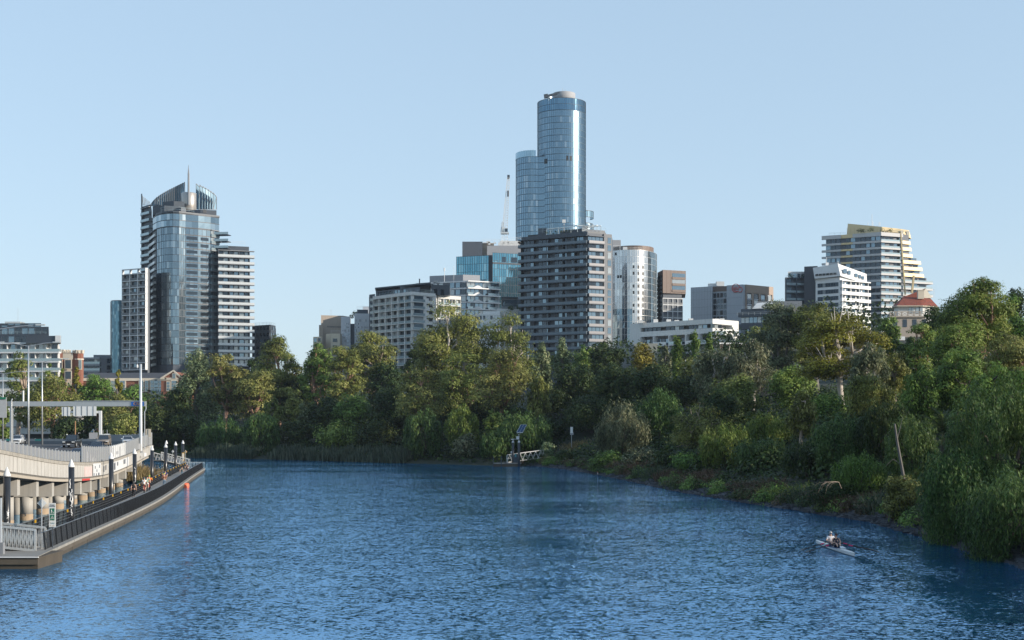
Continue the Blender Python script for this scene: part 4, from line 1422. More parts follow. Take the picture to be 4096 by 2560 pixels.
    b.part(railing_mesh([(*P(374, 601), zt), (*P(413.4, 576.5), zt), (*P(434, 584), zt)], 1.3), 'roof_railing', baluglass)
    b.part(MB().lathe((X(419.5, 590), 590, 0), [(.25, zt + 2), (.25, Zv(279.5, 590)), (.35, Zv(279.2, 590)), (.35, Zv(278.8, 590))], 8), 'flue', dark)
    mb = MB()
    for u, v in ((436, 282), (438, 283.6), (434.6, 283)): mb.lathe((X(u, 588), 588, Zv(v, 588)), [(.1, -.1), (.9, .25), (.95, .4), (.1, .5)], 10)
    mb.tube([(X(436, 588), 588, Zv(285, 588)), (X(436, 588), 588, Zv(281, 588))], .15)
    b.part(mb, 'satellite_dish', white)
    b.flush()

    # block with wavy white balconies
    b = Bld('wavy_balcony_block', 'apartment block with wavy white balcony edges behind the white gridded tower', 'building', (X(460, 675), 675, 8))
    A, C, D = P(416, 672), P(466.5, 660), P(499, 668)
    zt = Zv(281.2, 660)
    b.core([A, C, D, P(499, 695), P(418, 695)], 8, zt - .4, dkwall)
    n, fh = 7, 3.36
    f1, f2 = Face(A, C), Face(C, D)
    for j in range(n + 1):
        z = zt - j * fh
        mb = MB()
        f1.box(mb, 0, f1.L, z - .28, z + .28, -.1, .35)
        b.part(mb, 'floor_edge', white)
        mb = MB()                                           # an edge beam that swells and dips
        K = 24
        for k in range(K):
            a0, a1 = k / K, (k + 1) / K
            w0 = 0 if j == 0 else max(0, math.cos((a0 - .30 - (j % 2) * .0) * 9)) ** 2 * 1.15 * (a0 < .62)
            w1 = 0 if j == 0 else max(0, math.cos((a1 - .30 - (j % 2) * .0) * 9)) ** 2 * 1.15 * (a1 < .62)
            o0, o1 = 1.3, 1.9
            vs = []
            for aa, ww in ((a0, w0), (a1, w1)):
                for oo in (-.1, o1):
                    vs += [f2.p(aa * f2.L, oo, z - .26), f2.p(aa * f2.L, oo, z + .26 + ww)]
            mb.add(vs, [(0, 1, 3, 2), (4, 6, 7, 5), (0, 4, 5, 1), (2, 3, 7, 6), (1, 5, 7, 3), (0, 2, 6, 4)])
        s = b.part(mb, 'balcony', white)
        if j:
            m2 = MB()
            f2.box(m2, f2.L * .62, f2.L * .98, z + .3, z + 1.3, 1.6, 1.68)
            f2.box(m2, f2.L * .0, f2.L * .16, z + .3, z + 1.3, 1.6, 1.68)
            m2.build('balustrade', baluglass, s)
    for j in range(n):
        z = zt - (j + .5) * fh
        for i in range(9):
            if (i in (2, 5)): continue
            b.pane(f1.p((i + .5) * f1.L / 9, .08, z), f1.rz, f1.L / 9 * .74, fh * .72, random.choice((glass_md, glass_md, glass_dk, glass_pale)))
        for i in range(8):
            b.pane(f2.p((i + .5) * f2.L / 8, .08, z), f2.rz, f2.L / 8 * .86, fh * .74, random.choice((glass_pale, glass_md, glass_md, glass_dk)))
    zp = Zv(274.6, 668)
    b.core([P(429.6, 674), P(463, 668), P(480, 671), P(480, 688), P(431, 690)], zt, zp, mat('plant_screen', (.30, .31, .33), .6, .1, .12), 'plant_screen')
    mb = MB()
    mb.tube([(X(444.4, 668), 668, zt), (X(444.4, 668), 668, Zv(270, 668))], .12)
    mb.lathe((X(444.4, 668), 668, Zv(269.8, 668)), [(.35, -.6), (.35, .9)], 8)
    mb.tube([(X(453.8, 668), 668, zt), (X(453.8, 668), 668, Zv(266, 668))], .07)
    b.part(mb, 'antenna', white)
    b.flush()

    # turquoise glass office
    b = Bld('turquoise_office', 'turquoise glass office block with a grey plant level under the lattice crane', 'office', (X(488, 700), 700, 8))
    z1, z2 = Zv(255.4, 690), Zv(252.6, 690)
    A, B1, B2, C = P(456.5, 696), P(488.5, 690), P(492.5, 690), P(522, 696)
    b.core([A, B1, P(489, 720), P(458, 720)], 8, z1 - .5, dkwall)
    b.core([P(488.5, 692), P(492.5, 692), P(492.5, 720), P(488.5, 720)], 8, z1 + .4, dark, 'slot_wall')
    b.core([B2, C, P(524, 720), P(493, 720)], 8, z2 - .5, dkwall, 'right_wall')
    curtain(b, [A, B1], z1 - 40, z1, 10, glass_office, sub=14, mull=dark, band=dark, bandh=.14, mw=.14)
    curtain(b, [B2, C], z2 - 40, z2, 10, glass_office, sub=13, mull=dark, band=dark, bandh=.14, mw=.14)
    f = Face(B2, C)
    mb = MB()
    f.box(mb, 0, f.L, z2 - 5.6, z2 - 4.8, .1, .4)
    b.part(mb, 'dark_band', dark)
    for i in (5, 9, 10): b.pane(f.p(f.L * i / 13, .2, z2 - 3.2), f.rz, 1.8, 2.6, glass_dk)
    for u0, u1, v, dd, m in ((462.3, 482.5, 241.6, 697, dkwall), (482.4, 494, 243, 699, beige), (487, 524, 245.6, 696.5, midgrey), (500, 520, 240.8, 703, offwhite)):
        mb = MB().prism([P(u0, dd), P(u1, dd), P(u1, dd + 16), P(u0, dd + 16)], z1, Zv(v, dd))
        b.part(mb, 'plant_room', m)
    mb = railing_mesh([(*P(483, 696), Zv(243, 699)), (*P(500, 697), Zv(243, 699)), (*P(521, 700), Zv(240.8, 703))], 1.6)
    for k in range(14):
        u = random.uniform(484, 520)
        mb.box((X(u, 698), 698, Zv(244, 698) + random.random()), (random.uniform(.6, 2), .8, random.uniform(.5, 1.6)))
    b.part(mb, 'site_railing', offwhite)
    b.flush()

    # lattice crane
    b = Bld('tower_crane', 'white lattice construction crane with its jib raised beside the blue tower', 'crane', (X(505, 712), 712, Zv(248, 712)))
    def lattice(p0, p1, w0, w1, n):
        mb = MB()
        p0, p1 = Vector(p0), Vector(p1)
        for k in range(n + 1):
            t = k / n
            c, w = p0.lerp(p1, t), lerp(w0, w1, t) / 2
            sq = [c + Vector((sx * w, sy * w, 0)) for sx, sy in ((-1, -1), (1, -1), (1, 1), (-1, 1))]
            for i in range(4): mb.bar(sq[i], sq[(i + 1) % 4], .10, .10)
            if k:
                for i in range(4):
                    mb.bar(pv[i], sq[i], .2, .2)
                    mb.bar(pv[i], sq[(i + 1) % 4], .10, .10)
            pv = sq
        return mb
    y = 712
    b.part(lattice((X(504.8, y), y, Zv(248, y)), (X(504.8, y), y, Zv(233.6, y)), 3.0, 3.0, 4), 'mast', white)
    b.part(lattice((X(504.6, y), y, Zv(233, y)), (X(508.4, y), y, Zv(178, y)), 2.7, 1.2, 22), 'jib', white)
    mb = MB().box((X(504.8, y), y, Zv(233.2, y)), (4.2, 4.2, .8))
    mb.box((X(503, y), y, Zv(229.5, y)), (1.5, 2.5, 2.2))
    b.part(mb, 'slewing_ring', alu)
    b.part(MB().box((X(506.3, y), y - 1, Zv(231, y)), (1.5, 1.5, 2.1)), 'cab', glass_dk)
    b.part(lattice((X(501.8, y), y, Zv(232.4, y)), (X(502.8, y), y, Zv(222, y)), 1.2, .8, 5), 'counter_jib', white)
    b.part(MB().box((X(508.5, y), y, Zv(177, y)), (1.3, 1.2, 2.0)), 'jib_head', dark)
    b.part(MB().box((X(508, y), y - 1, Zv(194, y)), (.8, .8, 3.0)), 'hook_block', dark)

    # small blocks under the office
    b = Bld('glass_loft', 'small glass fronted rooftop apartment below the turquoise office', 'building', (X(512, 575), 575, 8))
    zt = Zv(298.2, 570)
    A, C = P(502, 570), P(523, 572)
    b.core([A, C, P(523, 590), P(503, 590)], 8, zt, midgrey)
    curtain(b, [A, C], zt - 7, zt - .4, 2, glass_grey, sub=7, mull=None, band=midgrey)
    b.part(MB().prism([P(501.4, 569), P(523.5, 571), P(523, 590), P(502, 590)], zt, zt + .5), 'roof', dark)
    b.part(railing_mesh([(*P(505, 566), Zv(308, 566)), (*P(523, 567), Zv(308, 566))], 1.6), 'roof_railing', baluglass)
    b.core([P(497, 566), P(523, 567), P(523, 572), P(497, 572)], 8, Zv(308.5, 566), offwhite, 'lower_wing')
    b.part(leafball([(X(511, 564), 564, Zv(308, 564)), (X(519, 564), 564, Zv(307, 564)), (X(521, 564), 564, Zv(306.6, 564))], 1.6, 260, .3), 'roof_garden', LEAF['dark'])
    b.part(MB().tube([(X(498.5, 574), 574, zt - 5), (X(498.5, 574), 574, zt + 3)], .08), 'aerial', steel)
    b.flush()
    b = Bld('white_terrace_block', 'low white terrace block just above the big eucalypt', 'building', (X(488, 560), 560, 8))
    zt = Zv(310.4, 560)
    A, C = P(479, 562), P(500.5, 560)
    b.core([A, C, P(501, 575), P(480, 576)], 8, Zv(313.4, 560), white)
    b.core([P(483, 564), P(500, 563), P(500, 574), P(483, 574)], 10, zt, offwhite, 'roof_block')
    punch(b, A, C, Zv(313.4, 560) - 9.6, Zv(313.4, 560), 3, 6, white, .7, .5, .2)
    b.flush()


# ---------------------------------------------------------------- the blue round tower
def blue_tower():
    b = Bld('blue_round_tower', 'tallest round blue glass skyscraper with a bright sun streak', 'skyscraper', (X(561, 735), 735, 8))
    cx, cy, r = X(561.6, 737), 737, 12.85
    zt = Zv(102.4, 735)
    n = 50
    fh = 3.3
    ring = arc(cx, cy, r, r, 165, 395, 44)
    b.part(MB().lathe((cx, cy, 0), [(r - .25, 8), (r - .25, zt - .5)], 48), 'wall', dark)
    zb = zt - 6.4 - n * fh
    curtain(b, ring, zb, zt - 6.4, n, glass_tower, mull=mat('tower_mullion', (.10, .15, .19), .4, .5), band=mat('tower_band', (.09, .14, .18), .4, .5), bandh=.34, mw=.1, every=1, jit=.006)
    curtain(b, ring, zt - 6.3, zt, 2, attr_glass('dark_blue_crown_glass', (.12, .22, .31), (.15, .27, .36), (.2, .3, .38), .06, .9), mull=dark, band=dark, bandh=.16, name='crown_glass')
    # lower drum on the left, joined to the main drum
    c2x, c2y, r2 = X(532.2, 739), 739, 8.7
    z2 = Zv(160, 738)
    ring2 = arc(c2x, c2y, r2, r2 + 2, 130, 290, 18) + [(X(545.5, 729), 728)]
    b.part(MB().prism(ring2 + [(X(545, 745), 748)], 8, z2), 'lower_wall', dark)
    n2 = 34
    curtain(b, ring2, z2 - n2 * fh, z2, n2, glass_tower, mull=MATS['tower_mullion'], band=MATS['tower_band'], bandh=.34, mw=.1, jit=.006)
    fins = MB()
    tops = []
    for k, p in enumerate(ring2[2:17]):
        tops.append(p)
        fins.box((p[0], p[1], z2 + 1.7), (.16, .5, 3.4 + (k * .02)), 0)
    b.part(fins, 'parapet_fin', dark)
    curtain(b, ring2[1:18], z2, z2 + 3.3, 1, mat('parapet_glass', (.30, .44, .52), .1, .7, .15), mull=None, band=None, off=.3, name='parapet_glass')
    # small drum on the right
    c3x, c3y, r3 = X(580.5, 745), 745, 7.0
    z3 = Zv(218, 743)
    ring3 = arc(c3x, c3y, r3, r3, 250, 400, 12)
    b.part(MB().lathe((c3x, c3y, 0), [(r3 - .3, 8), (r3 - .3, z3 - 3)], 28), 'right_wall', dark)
    curtain(b, ring3, z3 - 7 * fh, z3 - 3.6, 6, glass_tower, mull=MATS['tower_mullion'], band=MATS['tower_band'], bandh=.34)
    curtain(b, ring3, z3, z3 + 3.4, 1, MATS['parapet_glass'], mull=dark, band=dark, bandh=.3, name='parapet_glass')
    # crown plant and window cleaning arm
    b.part(MB().lathe((X(564, 737), 737, 0), [(6.1, zt - 1), (6.1, Zv(94.2, 737)), (5.9, Zv(93.6, 737))], 28), 'plant_drum', midgrey, True)
    y = 727
    b.part(MB().lathe((X(549.8, y), y, 0), [(1.0, zt - 1), (1.0, Zv(97, y))], 10), 'crane_pedestal', alu)
    mb = MB().bar((X(544.5, y), y, Zv(96.8, y)), (X(557, y), y, Zv(93.6, y)), 1.2, 1.1)
    mb.bar((X(544, y), y, Zv(96.5, y)), (X(548, y), y, Zv(95.9, y)), 1.5, 2.0)
    mb.bar((X(554, y), y, Zv(94.0, y)), (X(559.5, y), y, Zv(92.4, y)), .7, .6)
    b.part(mb, 'cleaning_crane', dark)
    mb = MB()
    for u, h in ((562.6, 2.6), (565.6, 1.6)): mb.tube([(X(u, 735), 735, Zv(94, 737)), (X(u, 735), 735, Zv(93.6, 737) + h)], .09)
    b.part(mb, 'aerial', steel)
    f = lambda g, z: (cx + math.cos(math.radians(g)) * (r + .12), cy + math.sin(math.radians(g)) * (r + .12), z)
    for g, v in ((229, 160), (226, 160), (290, 158), (281, 158), (184, 137), (216, 190)):
        b.pane(f(g, Zv(v, 724)), math.radians(g + 90), 1.2, 2.6, black)
    b.flush()


def dark_tower():
    b = Bld('dark_slab_tower', 'charcoal balcony apartment slab standing in front of the blue tower', 'building', (X(570, 560), 560, 8))
    A, C, D0, D = P(522.5, 555), P(587.8, 540), P(603.3, 543.4), P(611.2, 545.2)
    zt = Zv(232.9, 540)
    back = Vector((C[0], C[1])) - Vector((A[0], A[1]))
    nrm = Vector((-back.y, back.x)).normalized() * 13
    A3 = (A[0] + 4, A[1] + 17)
    b.core([A, C, D, (D[0] + 2, D[1] + 18), A3], 8, zt, dkwall)
    n, fh = 16, 2.97
    z1 = zt - 1.0
    zb = z1 - n * fh
    slate_b = mat('slate_balustrade', (.12, .155, .185), .35, .25, .15)
    balc(b, A, C, zb, z1, n, 16, black, slate_b, dark, depth=1.5, ext0=1.3, ext1=.0, st=.28, blades=(.0, .2, .42, .64, .82), bh=1.0,
         gl=[glass_dk, glass_dk, black, glass_dk, glass_md], wfrac=.84, reveal=lambda i, j: i % 4 == 3, solid=0)
    f = Face(A, C)
    balc(b, C, D0, zb, z1, n, 4, dkwall, mat('bronze_balustrade', (.15, .15, .16), .4, .2, .1), dkwall, depth=1.1, st=.3, bh=1.0, wfrac=.9, gl=[glass_md, glass_dk, glass_md])
    f = Face(D0, D)
    mb = MB()
    f.box(mb, 0, f.L, 8, zt + .02, -.2, .5)
    b.part(mb, 'side_wall', mat('shaft_grey', (.15, .155, .165), .6, var=.08))
    for j in range(n): b.pane(f.p(f.L * .68, .53, zb + (j + .5) * fh), f.rz, f.L * .42, fh * .78, random.choice((glass_md, glass_pale, glass_md)))
    mb = MB()
    f2 = Face(A, C)
    f2.box(mb, 0, f2.L, z1 + .02, zt + .3, -.2, .6)
    b.part(mb, 'parapet', dark)
    # rooftop
    b.core([P(528, 566), P(540, 563), P(540, 575), P(528, 578)], zt, Zv(233.2, 560), black, 'stair_head')
    b.core([P(538.2, 558), P(546.6, 556), P(547, 570), P(539, 572)], zt, Zv(227.6, 556), dark, 'lift_room')
    b.core([P(560, 556), P(583, 550), P(600, 556), P(600, 570), P(560, 572)], zt, Zv(229.5, 553), dkwall, 'penthouse')
    b.core([P(582, 549), P(587.6, 549), P(587.6, 556), P(582, 556)], zt, Zv(226, 549), offwhite, 'lift_shaft')
    b.core([P(597, 560), P(605, 562), P(605, 572), P(597, 572)], zt, Zv(230, 560), dark, 'plant_room')
    b.part(leafball([(X(547 + k * 3, 553 - k * .6), 553 - k * .6, zt + 2.0) for k in range(9)], 1.2, 150, .25), 'roof_hedge', LEAF['dark'])
    mb = MB()
    pz = Zv(225.2, 545)
    pts = [P(546.5, 553), P(558.6, 550), P(571, 547), P(577.5, 545.5), P(589, 543)]
    for k, p in enumerate(pts):
        mb.bar((*p, zt + 1), (*p, pz - .2 * (4 - k)), .22, .22)
    for p, q in zip(pts[:-1], pts[1:]): mb.bar((*p, pz - .5), (*q, pz - .3), .25, .3)
    for k, u in enumerate((589, 593, 597, 600.8)):
        p = P(u, 543 + k * 1.2)
        mb.bar((*p, zt), (*p, pz), .2, .2)
        mb.bar((*P(580 + k * 2, 553), pz), (*p, pz), .2, .25)
    mb.bar((*P(577, 545.5), pz), (*P(600.8, 547), pz), .25, .3)
    b.part(mb, 'pergola', alu)
    mb = MB()
    for k in range(5):
        u = 562 + k * 3
        mb.add([(X(u, 550), 550, pz + .4), (X(u + 2.6, 550), 550, pz + .5), (X(u + 3.2, 552), 552, pz + 1.3), (X(u + .6, 552), 552, pz + 1.2)], [(0, 1, 2, 3)])
    b.part(mb, 'photovoltaic_array', glass_dk)
    b.part(MB().tube([(X(564, 551), 551, zt + 2), (X(564, 551), 551, Zv(222, 551))], .1).box((X(564, 551), 551, Zv(221.3, 551)), (1.4, .8, 1.3)), 'antenna', white)
    b.part(railing_mesh([(*P(533, 554), zt + 1.6), (*P(587.8, 541), zt + 1.3), (*P(606, 545.5), zt + .8)], 1.8), 'roof_railing', baluglass)
    s = b.part(MB().prism([P(532, 556), P(587.5, 541.6), P(606, 546), P(606, 560), P(532, 570)], zt + .01, zt + .9), 'roof_terrace', dark)
    b.flush(98)


def right_of_dark():
    b = Bld('silver_curved_tower', 'curved silver and green glass tower right of the charcoal slab', 'building', (X(632, 635), 635, 8))
    zt = Zv(250, 622)
    cx, cy = X(626, 645), 645
    pts = arc(cx, cy, 14.2, 24, 232, 352, 26)
    b.core([(cx - 12, cy - 15)] + pts + [(cx + 13.9, cy + 12), (cx - 12, cy + 12)], 8, zt - .2, dkwall)
    n = 15
    curtain(b, pts, zt - n * 2.95, zt, n, [glass_silver, glass_grey, glass_teal], mull=alu, band=alu, bandh=.1, mw=.06, jit=.03,
            mfun=lambda i, j, N_, nf: (0 if i < N_ * .60 else (1 if i < N_ * .86 else 2)) if (j > 5 or .33 * N_ < i < .5 * N_) else (1 if i < N_ * .86 else 2))
    segs = list(zip(pts[:-1], pts[1:]))
    for i in (9, 11, 13):
        f = Face(*segs[i])
        for j in range(14):
            if i == 9 and j % 3 == 2: continue
            b.pane(f.p(f.L / 2, .16, zt - 9 + 1.3 - j * 2.95 * .98), f.rz, f.L * .62, 1.35, black)
    for i, z in ((3, 12), (4, 12), (2, 1.6)): b.pane(Face(*segs[i]).p(.6, .16, zt - z), Face(*segs[i]).rz, .9, 1.3, black)
    b.part(MB().prism(arc(X(632, 650), 648, 10, 12, 200, 360, 14), zt, Zv(246.5, 640)), 'plant_drum', brown)
    b.part(MB().prism([P(609, 645), P(620.8, 645), P(620.8, 660), P(609, 660)], 40, Zv(240, 645)), 'lift_tower', midgrey)
    mb = railing_mesh([(p[0] * .985, p[1] + 1, zt) for p in pts[2:15:2]], 1.2)
    mb.bar((*P(611, 630), zt + 3), (*P(620, 630), zt + 3), .2, .2).bar((*P(620, 630), zt), (*P(620, 630), zt + 3), .2, .2)
    mb.box((X(625, 636), 636, zt + 1.6), (2, 2, 3))
    b.part(mb, 'roof_frame', white)
    b.flush()

    b = Bld('brown_topped_apartments', 'apartment block with a brown box of upper floors over white framed ones', 'building', (X(672, 650), 650, 8))
    A0, A, C = P(657.5, 652), P(663, 640), P(685.6, 645)
    zt, zm = Zv(269.8, 640), Zv(293, 640)
    b.core([P(657.8, 652), P(663, 641.5), P(681.8, 645), P(681.8, 665), P(659, 668)], 8, zm, dkwall)
    b.core([A0, A, C, P(685, 665), P(658, 668)], zm, zt, brown, 'brown_box')
    n = 4
    f = Face(A, C)
    fh = (zt - zm) / n
    for j in range(3):
        z = zm + 1.7 + j * (fh + .25)
        b.pane(f.p(f.L * .69, .06, z + 1.0), f.rz, f.L * .57, 1.7, random.choice((glass_pale, glass_md)))
        mb = MB()
        f.box(mb, f.L * .4, f.L * .98, z - .95, z + .1, -.1, .25)
        b.part(mb, 'balustrade', brown)
    mb = MB()
    for i in range(7): f.box(mb, i * f.L / 6 - .05, i * f.L / 6 + .05, zm, zt, 0, .07)
    b.part(mb, 'panel_joint', mat('brown_joint', (.22, .15, .12), .5, .2))
    Al, Cl = P(662, 642), P(681.9, 645.5)
    loggia(b, Al, Cl, zm - 6.0 * 2.9, zm - 2.3, 5, 4, white, baludark, .9, .88, .9, gl=[timber, glass_md, timber, glass_dk])
    f = Face(A0, A)
    balc(b, P(657.6, 653), P(662.3, 642), zm - 6 * 2.9, zt - 2.5, 13, 2, dkwall, baludark, dark, depth=.8)
    b.flush()

    # white low apartments
    b = Bld('long_white_apartments', 'long low white apartment block with set back terraces', 'building', (X(690, 490), 490, 8))
    A, C, D = P(630.3, 499), P(712.6, 475), P(738.6, 486)
    zt = Zv(318.8, 475)
    z1 = Zv(327.6, 475)
    b.core([P(631, 503), P(712.4, 479.5), P(733, 488), P(734, 510), P(634, 520)], 8, zt - .4, midgrey)
    f, g = Face(A, C), Face(C, D)
    mb = MB()
    for fc, ex in ((f, 0), (g, 0)):
        fc.box(mb, 0, fc.L, zt - 1.7, zt, -3.6, .02)
        fc.box(mb, 0, fc.L, z1 - 1.9, z1 - .1, -3.4, .02)
    f.box(mb, 0, 4.6, 8, zt - .01, -3, .01)
    g.box(mb, g.L - 4, g.L, 8, zt - .02, -3, .015)
    b.part(mb, 'parapet', offwhite)
    for i in range(14):
        if i % 5 == 4: continue
        b.pane(f.p(6 + i * (f.L - 8) / 14, -1.3, z1 + .8), f.rz, (f.L - 8) / 14 * .86, 1.5, random.choice(GL))
    for i in range(3): b.pane(g.p(1 + i * 2.2, -.8, z1 + .9), g.rz, 1.9, 1.7, random.choice(GL))
    for k, (a0, a1) in enumerate(((.14, .27), (.31, .47), (.50, .66), (.7, .84), (.86, .99))):
        z = z1 - 5.2
        mb = MB()
        f.box(mb, f.L * a0, f.L * a1, z - .4, z, -2, 1.2)
        f.box(mb, f.L * a0 - .3, f.L * a0, z - 3, z1 - 2, -2, .9)
        s = b.part(mb, 'balcony', offwhite)
        m2 = MB()
        f.box(m2, f.L * a0, f.L * a1, z + .02, z + 1.0, 1.1, 1.17)
        m2.build('balustrade', baluwhite if k % 2 else baluglass, s)
        for i in range(3): b.pane(f.p(lerp(f.L * a0, f.L * a1, (i + .5) / 3), -1.2, z + 1.2), f.rz, f.L * (a1 - a0) / 3 * .8, 2.0, random.choice(GL))
        mb = MB()
        f.box(mb, f.L * a0, f.L * a1, z - 3.4, z - 2.4, -2, 1.0)
        b.part(mb, 'spandrel', offwhite)
        for i in range(3): b.pane(f.p(lerp(f.L * a0, f.L * a1, (i + .5) / 3), -1.2, z - 1.3), f.rz, f.L * (a1 - a0) / 3 * .8, 1.7, glass_pale)
    for j in range(4):
        z = z1 - 2 - j * 3
        mb = MB()
        g.box(mb, 0, g.L * .45, z - .35, z, -1, .9)
        s = b.part(mb, 'balcony', white)
        m2 = MB()
        g.box(m2, 0, g.L * .44, z + .02, z + 1.0, .8, .87)
        m2.build('balustrade', baluglass, s)
        for i in range(2): b.pane(g.p(g.L * (.11 + .2 * i), -.9, z + 1.3), g.rz, 1.9, 2.1, random.choice((glass_pale, glass_md)))
        mb = MB()
        g.box(mb, g.L * .82, g.L * 1.14, z - .1, z, .1, 1.3)
        b.part(mb, 'sun_shade', white)
    mb = MB()
    for u in (640, 655, 668, 676, 690, 716, 719, 721): mb.box((X(u, 496), 494, zt + random.uniform(.2, .8)), (1.6, 1.6, random.uniform(1, 2)))
    b.part(mb, 'roof_plant', offwhite)
    b.core([P(616, 480), P(634, 478), P(634, 492), P(616, 494)], 8, Zv(344.5, 480), midgrey, 'garage_wing')
    b.core([P(634.2, 476), P(658, 474), P(658, 490), P(634.2, 492)], 8, Zv(344, 478), cream, 'gate_house')
    b.flush()

    # student block with the red sign
    b = Bld('precast_block', 'grey precast block carrying a red cloud shaped sign', 'building', (X(730, 720), 720, 8))
    A, S1, S2, C, D = P(690.8, 716), P(712, 709.5), P(726.8, 705), P(742.6, 700), P(772.6, 714)
    zt = Zv(283.6, 700)
    b.core([A, S1, (S1[0] + 1, S1[1] + 3), (S2[0] + .4, S2[1] + 3), S2, C, D, P(772, 745), P(692, 745)], 8, zt - .4, bluegrey)
    f = Face(A, C)
    mb = MB()
    for k in range(8):
        a = k / 7 * .38
        f.box(mb, f.L * a, f.L * a + .08, 30, zt - .45, 0, .03)
    for j in range(7): f.box(mb, 0, f.L * .41, zt - 3 - j * 4, zt - 2.92 - j * 4, 0, .035); f.box(mb, f.L * .71, f.L, zt - 3 - j * 4, zt - 2.92 - j * 4, 0, .035)
    b.part(mb, 'panel_joint', grey)
    fs = Face((S1[0] + 1, S1[1] + 2.9), (S2[0] + .4, S2[1] + 2.9))
    for j in range(9):
        for i in range(4): b.pane(fs.p((i + .5) * fs.L / 4, .06, zt - 5 - j * 3), fs.rz, fs.L / 4 * .8, 2.3, random.choice((glass_dk, black, glass_dk)))
    mb = MB()
    fs.box(mb, 0, fs.L, zt - 3, zt - .42, -.4, .2)
    b.part(mb, 'brown_band', brown)
    g = Face(P(745.5, 701), D)
    mb = MB()
    g.box(mb, 0, g.L, zt - 4.6, zt - .38, -.6, .5)
    for i in range(5): g.box(mb, i * g.L / 4 - .9 if i else 0, i * g.L / 4 + .5 if i < 4 else g.L, 30, zt - 4.62, -.3, .55)
    b.part(mb, 'brown_pier', mat('brown_pier_panel', (.33, .24, .18), .5, var=.1))
    for j in range(7):
        for i in range(4):
            z = zt - 6.2 - j * 2.95
            b.pane(g.p((i + .54) * g.L / 4, .2, z), g.rz, g.L / 4 * .62, 2.0, random.choice((glass_md, glass_pale, glass_dk)))
            b.pane(g.p((i + .54) * g.L / 4, .3, z - 1.4), g.rz, g.L / 4 * .66, .55, precast, 'spandrel')
    mb = MB().box((X(716, 716), 716, zt + .8), (8, 3, 1.6)).box((X(720, 714), 714, zt + 1.2), (4, 3, 2.4))
    b.part(mb, 'roof_plant', offwhite)
    # sign: a cloud outline and its word
    sx, sz = X(736.8, 700), Zv(287.9, 700)
    c = f.p(f.L * .885, .35, sz)
    mb = MB()
    pts = []
    for k in range(33):
        t = k / 32 * 2 * math.pi
        pts.append(f.p(f.L * .875 + 2.05 * math.cos(t), .3, sz + .1 + 2.05 * math.sin(t)))
    mb.tube(pts[:29], .17, 6)
    mb.tube([f.p(f.L * .875 + 2.4 + 1.25 * math.cos(t), .3, sz - .85 + 1.25 * math.sin(t)) for t in np.linspace(-2.2, 1.9, 16)], .17, 6)
    mb.tube([f.p(f.L * .875 - 1.1 + .3 * k, .3, sz - 1.75 - .12 * math.sin(k)) for k in range(9)], .17, 6)
    sg = b.part(mb, 'sign_outline', red)
    rp = Vector(f.p(f.L * .875, .32, sz + .05)) - OFF[b.root.name]
    text_mesh('iglu', 2.5, .06, red, 'sign_lettering', b.root, rp, (math.radians(90), 0, f.rz))
    b.flush()

    b = Bld('dark_terraced_block', 'low dark terraced block between the precast block and the white building', 'building', (X(770, 570), 570, 8))
    A, C, D = P(741, 566), P(778, 560), P(802, 566)
    zt = Zv(308, 560)
    b.core([A, C, D, P(802, 590), P(742, 590)], 8, zt, dkwall)
    b.core([P(757, 568), P(802, 566), P(802, 585), P(758, 588)], zt, Zv(301, 566), grey, 'upper_storey')
    for j, z in enumerate((zt - 4.6, zt - 9.5, zt - 14)):
        f = Face(A, C)
        for i in range(9): b.pane(f.p((i + .5) * f.L / 9, .06, z), f.rz, f.L / 9 * .84, 2.2, random.choice((glass_md, glass_dk, glass_pale)))
        mb = MB()
        f.box(mb, -1, f.L, z + 1.25, z + 3.3, -.2, .8)
        b.part(mb, 'spandrel', dark)
    b.part(railing_mesh([(*P(737, 560), zt - 3), (*P(778, 556), zt - 3)], 1.2), 'roof_railing', baluwhite)
    mb = railing_mesh([(*P(742, 565), zt), (*P(778, 560), zt)], 1.1)
    mb.add([(*P(752, 563), zt), (*P(775, 561), zt), (*P(772, 566), zt + 3.2), (*P(757, 567), zt + 2.6)], [(0, 1, 2, 3)])
    b.part(mb, 'roof_frame', offwhite)
    b.flush()

    b = Bld('dark_teal_apartments', 'dark framed apartment block with teal balconies left of the white building', 'building', (X(800, 630), 630, 8))
    zt = Zv(278, 620)
    A, C = P(785, 620), P(808.6, 622)
    b.core([A, C, P(808, 645), P(787, 645)], 8, zt, dkwall)
    loggia(b, A, P(806, 622), zt - 6 * 3.4, zt, 6, 2, dark, baluglass, .9, .9, 1.2, gl=[glass_md, glass_pale])
    b.core([P(788, 626), P(806, 626), P(806, 640), P(788, 640)], zt, Zv(271.6, 626), offwhite, 'penthouse')
    f = Face(P(788, 626), P(806, 626))
    for i in range(4): b.pane(f.p((i + .6) * f.L / 4.4, .06, zt + 1.6), f.rz, 1.5, 2.0, glass_md)
    b.part(railing_mesh([(*P(786, 621), zt), (*P(806, 623), zt)], 1.3), 'roof_railing', baluglass)
    b.part(MB().prism([P(804.2, 618.5), P(817.6, 616), P(818, 640), P(804.2, 640)], 8, Zv(266.2, 617)), 'blank_wall', mat('midnight_render', (.055, .062, .075), .6))
    b.part(leafball([(X(790, 622), 622, zt + 1.6), (X(792, 622), 622, zt + 1.0), (X(804, 622), 622, zt + 1.4)], 1.1, 150, .25), 'roof_garden', LEAF['dark'])
    b.flush()

    b = Bld('white_angular_building', 'white building with a slanted box shaped top floor', 'building', (X(842, 612), 612, 8))
    A, C, D = P(815.6, 604), P(839.8, 596), P(866.8, 606)
    zt, zb = Zv(277.4, 597), 22
    b.core([A, C, D, P(866, 630), P(817, 630)], 8, zt, white)
    f, g = Face(A, C), Face(C, D)
    fh = 2.95
